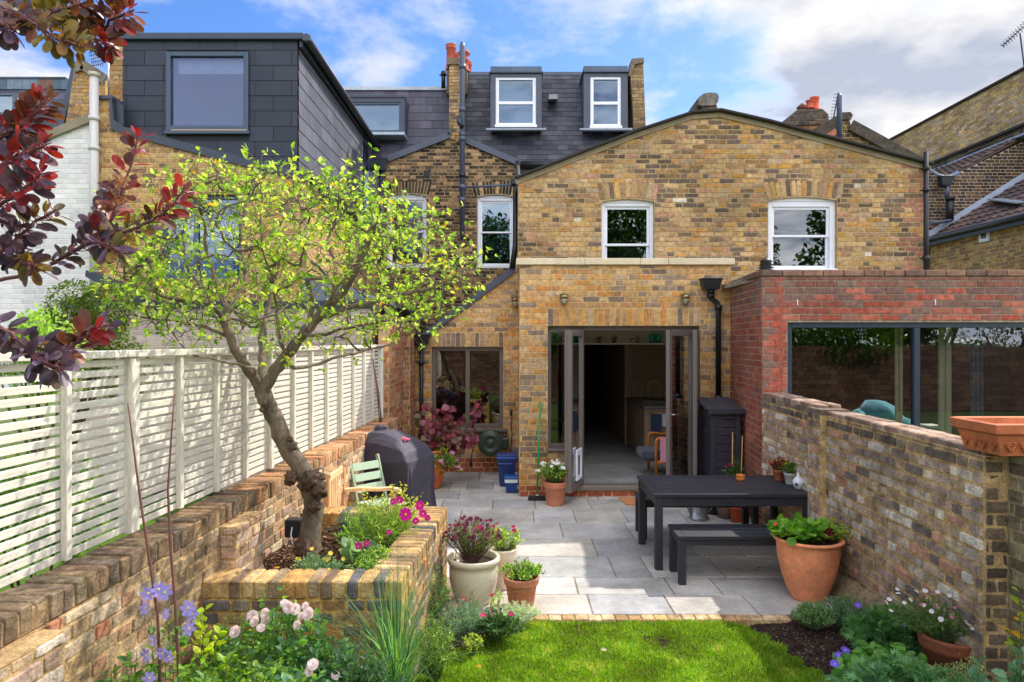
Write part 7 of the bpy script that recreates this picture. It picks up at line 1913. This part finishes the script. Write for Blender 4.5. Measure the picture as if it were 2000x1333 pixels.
# ---------------- bed in front of and beside the planter
def grass_clump(name, label, c, h, n, cols, sp=.5, w=.006, cat='grass plant'):
    c = Vector(c); t = thing(name, label, cat, c); V, F_, cc = [], [], []
    for k in range(n):
        a = RNG.uniform(0, 6.28); ln = h*RNG.uniform(.65, 1.2); le = RNG.uniform(.05, 1)*sp; d = Vector((math.cos(a), math.sin(a), 0)); s = Vector((-d.y, d.x, 0)); b = c+d*RNG.uniform(0, .07); i = len(V); col = np.array(cols[int(RNG.integers(len(cols)))])*RNG.uniform(.8, 1.2); N = 7; w_ = w*RNG.uniform(.6, 1.2)
        kink = RNG.uniform(.9, 2.2)
        for q in range(N+1):
            u = q/N; p = b+d*(ln*le*u**kink)+UZ*(ln*(u-.55*le*u**2.6)); ww = w_*(1-u**2)+.0004; V.append(tuple(p-s*ww)); V.append(tuple(p+s*ww))
        for q in range(N): F_.append((i+2*q, i+2*q+1, i+2*q+3, i+2*q+2)); cc.append(col)
    mb = MB(); mb.add_np(V, F_, cc); mb.build('foliage', 'thin_leaf', t); return t
grass_clump('ornamental_grass', 'tall arching blue-green grass clump at the near right corner of the raised planter', (X(775,3.80), 3.78, .08), .80, 330, [C(84,128,96), C(104,148,110), C(70,112,80), C(124,162,130), C(120,150,70)], .85, .0032)
plant('rosemary', 'upright bright green bushy plant right of the tall grass', (X(850,4.25), 4.26, .0), .15, .15, .40, 60, 40, .024, .005, GRN_+ACID, BLADE, 'leaf', up0=.3)
plant('spindly_plant', 'spindly green and bronze stems beside the cream pot', (X(850,4.9), 4.98, .0), .12, .16, .48, 40, 22, .024, .010, GRN_+[C(110,84,70)], OVAL, 'leaf', up0=.2)
plant('lavender', 'silvery lavender bush between the planter and the cream pot', (X(905,4.78), 4.80, .0), .22, .17, .27, 110, 26, .030, .004, BLU+[C(150,170,140)], BLADE, 'leaf', up0=.45, stemcol=C(120,140,120))
plant('pelargonium', 'dark leafy plant with magenta flowers at the lawn corner', (X(968,4.72), 4.80, .0), .20, .12, .20, 70, 14, .030, .018, [C(70,104,60), C(90,124,70), C(60,90,56)], OVAL, 'leaf', cat='flower', flowers=[(5, flower_mesh('mag', 5, .020, C(214,30,110), C(240,200,80), .15, .5), .02, 1)])
plant('artemisia', 'frothy silver plant in front of the small terracotta pot', (X(1010,5.05), 5.06, .0), .20, .10, .17, 100, 26, .022, .004, [C(190,204,176), C(170,190,160), C(206,214,190)], BLADE, 'leaf', stemcol=C(180,190,170))
plant('euonymus', 'small yellow-green shrublet on the mulch by the lawn edge', (X(922,4.55), 4.58, .0), .10, .08, .14, 24, 12, .020, .013, [C(190,200,70), C(170,190,80), C(140,160,60)], OVAL, 'leaf')
plant('snapdragon', 'leafy stem with one coral-red bloom before the cream pot', (X(966,5.15), 5.16, .0), .05, .04, .25, 8, 18, .024, .010, ACID, OVAL, 'leaf', flowers=[(2, flower_mesh('coral', 5, .016, C(220,80,70), None, .6, .5), .01, 1)])
plant('pink_phlox', 'low grey-green plant with a magenta flower in front of the cream pot', (X(915,5.02), 5.06, .0), .10, .06, .24, 24, 12, .022, .008, GRN_, OVAL, 'leaf', cat='flower', flowers=[(3, flower_mesh('mag', 5, .020, C(214,30,110), C(240,200,80), .15, .5), .01, 1)])
# potted plants
plant('oregano', 'oregano with dark purple flower heads filling the cream pot', (X(922,5.50), 5.50, .33), .25, .20, .34, 150, 18, .018, .011, [C(112,128,70), C(96,112,60), C(140,150,90)], OVAL, 'leaf', cat='plant', stemcol=C(110,80,70),
      flowers=[(95, flower_mesh('ore', 6, .017, C(128,56,84), C(90,40,60), .3, .5), .01, 1), (3, flower_mesh('mag', 5, .020, C(214,30,110), C(240,200,80), .15, .5), .01, 1)])
plant('potted_viola', 'yellow-green plant with a few dark red flowers in the tall cream pot', (X(983,5.82), 5.82, .30), .17, .14, .24, 50, 18, .024, .011, ACID, OVAL, 'leaf', flowers=[(9, flower_mesh('dkr', 5, .020, C(190,24,70), C(60,10,50), .15, .5), .01, 1)])
plant('potted_foliage', 'fresh green leafy plant in the small terracotta pot at the patio edge', (X(1019,5.40), 5.42, .20), .19, .16, .15, 60, 16, .034, .010, GRN_+ACID, OVAL, 'leaf')
plant('geranium', 'mixed green and crimson-leaved plants overflowing the large terracotta pot', (2.36, 5.58, .45), .27, .24, .19, 56, 8, .070, .062, [C(104,156,50), C(128,176,64), C(90,140,48), C(150,190,90)], ROUND, 'leaf', cat='flower', upness=.9, flowers=[(5, flower_mesh('org', 5, .020, C(226,84,50), C(240,180,60), .15, .5), .0, 1)])
plant('heuchera', 'crimson frilly-leaved plant in the middle of the large terracotta pot', (2.50, 5.52, .46), .13, .11, .16, 26, 6, .050, .036, [C(120,40,56), C(150,50,60), C(96,40,50)], HEART, 'leaf')
plant('trailing_creeper', 'lime trailing creeper on the wall side of the large terracotta pot', (2.62, 5.58, .46), .20, .18, .20, 46, 18, .020, .013, ACID+[C(190,190,70)], OVAL, 'leaf')
WHF = flower_mesh('white', 5, .026, C(240,240,236), C(230,226,150), .12, .52)
plant('petunia', 'white petunias over green foliage in the pot by the folded door', (X(1083,8.75), 8.74, .27), .22, .18, .30, 80, 18, .030, .017, GRN_+ACID, OVAL, 'leaf', cat='flower', flowers=[(34, WHF, .015, 1)])
t = plant('petunia', 'wine-red and pale pink petunias trailing from the orange pot near the barbecue', (X(862,9.7), 9.66, .50), .30, .20, .22, 70, 14, .034, .020, GRN_+ACID, OVAL, 'leaf', cat='flower', droop=1.7, flowers=[(26, flower_mesh('wine', 5, .034, C(110,20,44), C(60,10,30), .15, .52), .01, 1), (9, flower_mesh('ppk', 5, .034, C(226,150,196), C(150,50,110), .15, .52), .05, 1)])
WINE = [C(128,44,66), C(150,60,76), C(104,40,60), C(110,60,60), C(96,84,50), C(150,84,96)]
t = thing('redbud', 'small redbud tree with wine-red heart leaves under the narrow paned window', 'tree', (-1.15, 10.0, 0)); sm = MB(); lm = MB(); Pn, Dn, Un = [], [], []
for k in range(34):
    tip = P(RNG.uniform(815, 950), RNG.uniform(775, 880), RNG.uniform(9.5, 10.3)); pts = stem_pts((-1.12, 10.0, .05), tip, (rj(.1), rj(.1), .15), 6); sm.tube(pts, [.010,.008,.006,.005,.004,.003,.002], 5, C(90,60,56), cap=False)
    for q in range(7): f = RNG.uniform(.6, 1); i = min(5, int(f*6)); Pn.append(tuple(pts[i].lerp(pts[i+1], f*6-i))); Dn.append((RNG.normal(), RNG.normal(), RNG.normal()*.5-.5)); Un.append((RNG.normal()*.5, -.8, .7))
n = len(Pn); sz = RNG.uniform(.7, 1.2, n); leaves(lm, Pn, Dn, Un, .105*sz, .085*sz, rcol(WINE, n, .15), HEART); sm.build('stem', 'bark', t); lm.build('foliage', 'dark_leaf', t)
plant('pelargonium', 'tiny red-orange flower in the window sill pot', (X(857,10.8), 10.84, .78), .08, .06, .10, 12, 6, .03, .02, [C(110,60,50), C(90,100,60)], OVAL, flowers=[(2, flower_mesh('org', 5, .022, C(230,80,30), None, .3, .5), .02, 1)])
plant('fuchsia', 'green fuchsia with red and pink drops staked by bamboo canes beside the black store', (X(1436,7.95), 7.95, .17), .15, .13, .58, 60, 20, .034, .018, [C(70,104,56), C(90,124,60), C(56,90,50)], OVAL, 'leaf', cat='flower', flowers=[(7, flower_mesh('fuc', 5, .022, C(220,60,110), None, .8, .4), .0, 1)])
for k, (a, b) in enumerate((((1429,935,7.95),(1431,845,7.98)),((1445,935,7.9),(1450,852,7.93)))):
    mb = MB(); p0 = P(*a); mb.tube([(p0.x,p0.y,.12), P(*b)], .006, 6, C(196,150,84)); tag(mb.build('bamboo_cane','matt'), ['bamboo cane on the left in the fuchsia pot','bamboo cane on the right in the fuchsia pot'][k], 'cane', 'canes in the fuchsia pot')
plant('red_foliage', 'brick-red leafy plant with yellow specks in the terracotta pot on the table', (X(1521,6.85), 6.85, .79), .10, .08, .15, 44, 12, .020, .013, [C(150,44,36), C(130,40,40), C(170,60,44)], OVAL, 'dark_leaf', flowers=[(8, flower_mesh('ylw', 5, .008, C(240,210,60), None, .1, .5), .01, 1)])
plant('pansy', 'fresh green parsley-like plant with yellow flowers in the grey-white pot', (X(1543,6.68), 6.68, .79), .10, .08, .13, 40, 10, .028, .016, GRN_+[C(90,160,60)], PALM, 'leaf', flowers=[(6, flower_mesh('ylw2', 5, .012, C(244,214,50), None, .1, .5), .02, 1)])
# kitchen shelf plants
for (px, lab) in ((1170,'spiky succulent in a small pot on the kitchen shelf above the dark doorway'),(1200,'spiky cactus in a small pot near the middle of the kitchen shelf')):
    mb = MB(); mb.lathe((X(px,11.15),11.15,Z(671,11.1)+.006), [(0,0),(.03,0),(.036,.04),(.03,.04),(.03,.03),(0,.03)], 12, C(150,90,60)); tag(mb.build('plant_pot','terracotta'), 'tiny pot under the '+lab.split(' in a')[0]+(' to the left' if px == 1170 else ' nearer the figurine'), 'plant pot')
    plant('succulent', lab, (X(px,11.15), 11.15, Z(671,11.1)+.04), .10 if px == 1170 else .05, .04, .08, 14, 3, .035, .012, [C(60,80,50), C(50,70,44)], BLADE, 'dark_leaf')

# front left bed: roses, clematis canes, hebe
ROSE = flower_mesh('rose', 6, .034, C(250,234,232), None, .5, .62, True)
t = plant('rose_bush', 'pale pink rose bush with green leaves in front of the raised planter', (X(545,3.55), 3.56, .0), .30, .20, .80, 70, 20, .044, .026, [C(84,128,60), C(104,150,66), C(130,170,76), C(96,136,104)], OVAL, 'leaf', cat='flower', sr=.0025, leaf_from=.3)
for (px, py, D) in ((500,1215,3.5),(522,1200,3.5),(510,1228,3.45),(520,1215,3.52),(495,1205,3.55),(566,1186,3.5),(575,1190,3.52),(598,1185,3.5),(590,1205,3.5),(605,1200,3.48),(583,1222,3.5),(462,1235,3.5),(612,1300,3.3),(606,1312,3.3),(655,1320,3.3),(556,1180,3.55)):
    put_flower(t, ROSE, P(px, py, D), (rj(.6), -1, .7+rj(.4)), scale=RNG.uniform(.6, 1.0))
for k in range(3): plant('rose_bush', ['low rose foliage at the bottom edge below the pink roses','glaucous rose leaves low down left of the tall grass','leafy rose growth near the foot of the clematis canes'][k], ((X(560,3.3), 3.25, .0),(X(650,3.45), 3.45, .0),(X(430,3.4), 3.35, .0))[k], .28, .18, .60, 80, 20, .040, .025, [[C(84,128,60), C(104,148,70), C(150,180,70)],[C(84,124,92), C(104,144,112), C(70,108,76)],[C(110,150,56), C(150,184,60), C(84,124,52)]][k], OVAL, 'leaf')
plant('hebe', 'dense whorled green hebe with needle leaves behind the roses', (X(470,3.62), 3.66, .0), .28, .14, .64, 110, 40, .020, .006, [C(110,156,50), C(140,180,60), C(86,130,46)], BLADE, 'leaf', up0=.3)
plant('golden_shoot', 'lime-yellow arching rose shoot at the left of the planter front', (X(400,3.55), 3.55, .0), .16, .10, .78, 9, 9, .050, .030, [C(190,206,50), C(170,196,50), C(206,214,90)], OVAL, 'thin_leaf', leaf_from=.6)
CLM = flower_mesh('clem', 6, .036, C(168,156,228), C(226,220,170), .12, .27)
t = plant('clematis', 'clematis with pale violet star flowers climbing the two dark canes', (X(335,3.0), 3.02, .0), .20, .14, .90, 26, 12, .046, .028, [C(84,124,56), C(104,144,64), C(120,160,76)], OVAL, 'leaf', cat='flower', leaf_from=.45)
for (px, py, D) in ((310,1152,3.0),(322,1158,3.0),(290,1160,3.02),(368,1188,3.0),(376,1200,3.0),(370,1228,2.98),(300,1250,2.95),(286,1280,2.92),(318,1276,2.92),(330,1282,2.92),(292,1325,2.85),(325,1200,3.0),(284,1188,3.05)):
    put_flower(t, CLM, P(px, py, D), (rj(.7), -1, .3+rj(.5)), scale=RNG.uniform(.75, 1.1))
for k, pts in enumerate(([(250,788,3.1),(258,850,3.08),(272,960,3.05),(290,1080,3.02),(308,1200,3.0),(312,1300,3.0)], [(341,770,3.1),(335,850,3.08),(328,960,3.05),(334,1080,3.02),(342,1180,3.0),(348,1290,3.0)])):
    pp = [P(*q) for q in pts]; pp.append(Vector((pp[-1].x+.01, pp[-1].y, .0))); mb = MB(); mb.tube(pp, [.003,.004,.005,.006,.006,.007,.007], 7, C(104,66,58)); tag(mb.build('garden_cane','twig'), ['thin dark cane on the left, bending in front of the thick fence post','thin dark cane on the right, standing before the white slats'][k], 'cane', 'dark canes in front of the white fence')
for k, pts in enumerate(([(728,700,8.7),(736,760,8.7),(742,830,8.7)], [(731,720,8.7),(740,770,8.7),(745,832,8.72)], [(734,745,8.7),(741,790,8.7),(747,832,8.7)])):
    mb = MB(); mb.tube([P(*q) for q in pts], .008, 5, C(120,84,74)); tag(mb.build('garden_cane','twig'), ['tallest of the three thin canes leaning at the far end of the fence','middle one of the three thin canes at the far end of the fence','shortest of the three thin canes at the far end of the fence'][k], 'cane', 'canes leaning at the far end of the fence')
plant('hosta', 'cream-edged broad leaves poking up at the bottom left corner', (X(240,2.55), 2.55, .35), .20, .12, .52, 11, 2, .11, .055, [C(196,214,176), C(150,186,130), C(210,220,190)], OVAL, 'leaf', stiff=1.6, up0=.6)
plant('hosta', 'broad cream-edged leaf clump at the extreme bottom left edge', (X(20,2.3), 2.3, .35), .12, .1, .62, 6, 2, .12, .06, [C(196,214,176), C(150,186,130)], OVAL, 'leaf', stiff=1.4, up0=.4)

for k, (px, D, lab, cc) in enumerate(((265,3.0,'green foliage at the foot of the clematis',0),(480,3.1,'bright green growth filling the bottom edge left of the pale roses',1),(700,3.3,'dark green foliage at the bottom edge before the tall grass',2),(590,3.0,'blue-green rose leaves at the bottom edge below the roses',3))):
    plant('leafy_plant', lab, (X(px,D), D, .0), .26, .16, [.72,.68,.64,.68][cc], 80, 20, .040, .024, [GRN_, GRN_+ACID[:1], [C(60,96,60), C(76,116,66)], [C(90,134,100), C(110,154,112), C(76,116,84)]][cc], OVAL, 'leaf')
plant('leafy_plant', 'green shoots in the corner between left wall and planter front', (X(425,3.8), 3.82, .0), .14, .08, .52, 40, 18, .034, .018, GRN_, OVAL, 'leaf')
# right bed
plant('ground_foliage', 'low mixed foliage along the foot of the right wall', (X(1885,4.4), 4.42, -.03), .24, .30, .30, 110, 14, .036, .022, GRN_+ACID, OVAL, 'leaf')
plant('ground_foliage', 'dark low foliage right of the cut-leaved cranesbill at the bottom', (X(1890,3.45), 3.45, -.03), .34, .16, .42, 110, 14, .040, .024, [C(100,146,90), C(120,164,100)], OVAL, 'leaf')
plant('thyme', 'rounded dense grey-green thyme mound at the lawn corner', (X(1592,4.98), 5.0, .0), .165, .14, .19, 260, 22, .014, .006, [C(136,172,116), C(156,190,130), C(116,152,100)], SMALL, 'leaf', up0=.5, stemcol=C(100,120,80))
plant('yarrow', 'feathery dark green fern-like plant beside the large terracotta pot', (X(1655,5.0), 5.02, .0), .26, .17, .24, 90, 26, .026, .005, [C(110,154,112), C(130,170,130), C(94,134,98)], BLADE, 'leaf')
plant('cranesbill', 'dark finger-leaved cranesbill spreading below the wall footing', (X(1745,4.5), 4.5, -.03), .34, .28, .36, 130, 10, .062, .060, [C(86,134,76), C(106,152,86), C(74,118,70)], PALM, 'leaf', cat='flower', flowers=[(4, flower_mesh('vio', 5, .022, C(120,90,210), C(220,210,230), .15, .5), .06, 1)])
plant('geranium', 'pale round-lobed geranium at the right edge of the lawn', (X(1725,4.02), 4.02, -.03), .28, .22, .34, 80, 8, .060, .056, [C(104,156,70), C(126,172,90), C(90,140,64)], ROUND, 'leaf', cat='flower', upness=.9, flowers=[(2, flower_mesh('vio', 5, .022, C(120,90,210), C(220,210,230), .15, .5), .06, 1.2)])
plant('cranesbill', 'grey-green cut-leaved cranesbill filling the bottom right of the bed', (X(1760,3.72), 3.72, -.03), .42, .22, .40, 150, 9, .070, .066, [C(116,160,112), C(136,178,124), C(98,142,98)], PALM, 'leaf', cat='flower')
plant('cranesbill', 'cut-leaved cranesbill at the very bottom edge beyond the lawn', (X(1655,3.85), 3.80, -.03), .20, .16, .24, 60, 8, .055, .050, [C(110,150,90), C(130,166,100)], PALM, 'leaf', cat='flower', flowers=[(2, flower_mesh('vio', 5, .026, C(120,100,220), C(220,210,230), .15, .5), .10, 1.2)])
DSY = flower_mesh('daisy', 12, .015, C(240,236,240), C(230,200,70), .02, .22)
plant('fleabane', 'daisy plant with tiny white and pink flowers spilling from the brown pot', (X(1838,4.15), 4.18, .28), .36, .24, .26, 120, 20, .022, .007, [C(84,124,56), C(104,140,66), C(120,150,76)], BLADE, 'leaf', cat='flower', flowers=[(34, DSY, .05, 1.0), (8, flower_mesh('pkd', 8, .010, C(220,120,150), None, .3, .3), .03, 1)])
plant('variegated_shrub', 'cream and green variegated small-leaved shrub in front of the brown pot', (X(1880,3.75), 3.75, .0), .24, .18, .36, 130, 22, .017, .009, [C(206,206,150), C(186,196,140), C(220,216,176), C(150,170,110)], SMALL, 'leaf')
plant('climbing_rose', 'glossy blue-green rose stems with yellow shoots in the bottom right corner', (X(1955,3.2), 3.22, .0), .26, .16, .72, 26, 11, .062, .036, [C(96,144,104), C(120,166,126), C(82,126,88), C(140,180,146)], OVAL, 'leaf', sr=.0035, leaf_from=.3)
plant('lily_stem', 'tall single green stem with yellowish tips beside the right wall', (X(1990,3.35), 3.35, .0), .06, .05, 1.05, 4, 14, .050, .022, [C(170,190,60), C(90,140,60), C(214,170,50)], OVAL, 'leaf', leaf_from=.4)
# fallen leaves on paving and lawn
mb = MB(); n = 0
for (px, py, z, col) in ((905,1265,.0,C(230,140,40)),(915,1258,.0,C(226,130,40)),(930,1302,.04,C(236,190,60)),(1478,1115,.004,C(150,70,50)),(1185,1272,.04,C(220,200,170)),(548,1112,.58,C(230,170,50)),(640,1018,.58,C(220,150,40)),(655,1022,.58,C(206,120,50)),(1482,1112,.004,C(130,60,44)),(1405,1043,.004,C(150,80,56)),(606,893,1.075,C(236,190,50))):
    q = G(px, py, z) if z < 1 else P(605, 883, 5.9); lf = MB(); leaves(lf, [(q.x, q.y, q.z+.008)], [(rj(1), rj(1), .1)], [(rj(.4), rj(.4), 1)], [.045], [.028], [col], OVAL); o = lf.build('fallen_leaf', 'leaf')
    tag(o, ['orange leaf on the mulch left of the lawn','orange leaf touching another on the mulch left of the lawn','yellow leaf lying on the grass near the left lawn edge','dark red leaf on the paving in front of the front bench','pale scrap of leaf in the middle of the lawn','yellow leaf on the mulch at the left front of the raised planter','orange leaf behind the trunk in the raised planter','brownish leaf behind the trunk in the raised planter','small dark leaf next to the red leaf on the paving','brown leaf on the paving under the front bench','yellow leaf on the coping below the fence'][n], 'leaf', 'fallen leaves'); n += 1

# ---------------- the far end of the garden, behind the viewpoint (seen in the window panes)
bw = thing('garden_wall', 'brown brick wall closing the far end of the garden behind the viewpoint', 'garden wall', (0, -7, 0))
mb = MB(); mb.prism(rect(-30,-.2,30,1.9), Vector((0,-7,0)), UX, UZ, -NF, .25, C(120,92,70)); courses(mb, Vector((0,-6.99,0)), -UX, UZ, UY, rect(-30,-.2,30,1.9), [C(130,96,74), C(112,84,66), C(146,110,84)], L=.45, h=.15); mb.build('wall', 'masonry', bw)
for k, (x, y, z, rr, hh) in enumerate(((-13,-22,6.5,5,5.2),(-4,-24,7.2,5.2,6),(5,-22,6.6,5,5.6),(14,-23,7.0,5.4,6),(23,-22,6.6,5,5.6))):
    big_shrub('garden_tree', ['leafy tree behind the end wall, far left of the row','leafy tree behind the end wall, second from the left','leafy tree behind the end wall, middle of the row','leafy tree behind the end wall, second from the right','leafy tree behind the end wall, far right of the row'][k], (x, y, z), (rr, 3, hh), 11000, .40, .26, [C(70,104,40), C(96,130,50), C(54,86,36)], cat='tree', seed=40+k, trunkh=z-hh+.3, T=SMALL, group='trees behind the end wall')
for k, (x, rr, hh, z) in enumerate(((-6,2.4,1.3,2.6),(1.5,1.6,.8,1.9),(6.5,2.6,1.5,2.6),(11.5,2.8,1.4,2.5),(17,2.6,1.5,2.6))):
    big_shrub('hanging_shrub', ['bright trailing shrub on the end wall, far left','bright trailing shrub on the end wall, low in the middle','bright trailing shrub on the end wall, right of the low one','bright trailing shrub on the end wall, second from the far right','bright trailing shrub on the end wall, far right'][k], (x, -7.4, z), (rr, .7, hh), 3800, .16, .07, [C(96,140,40), C(120,164,50), C(76,116,36)], seed=60+k, trunkh=z-hh, T=SMALL, group='shrubs trailing over the end wall')
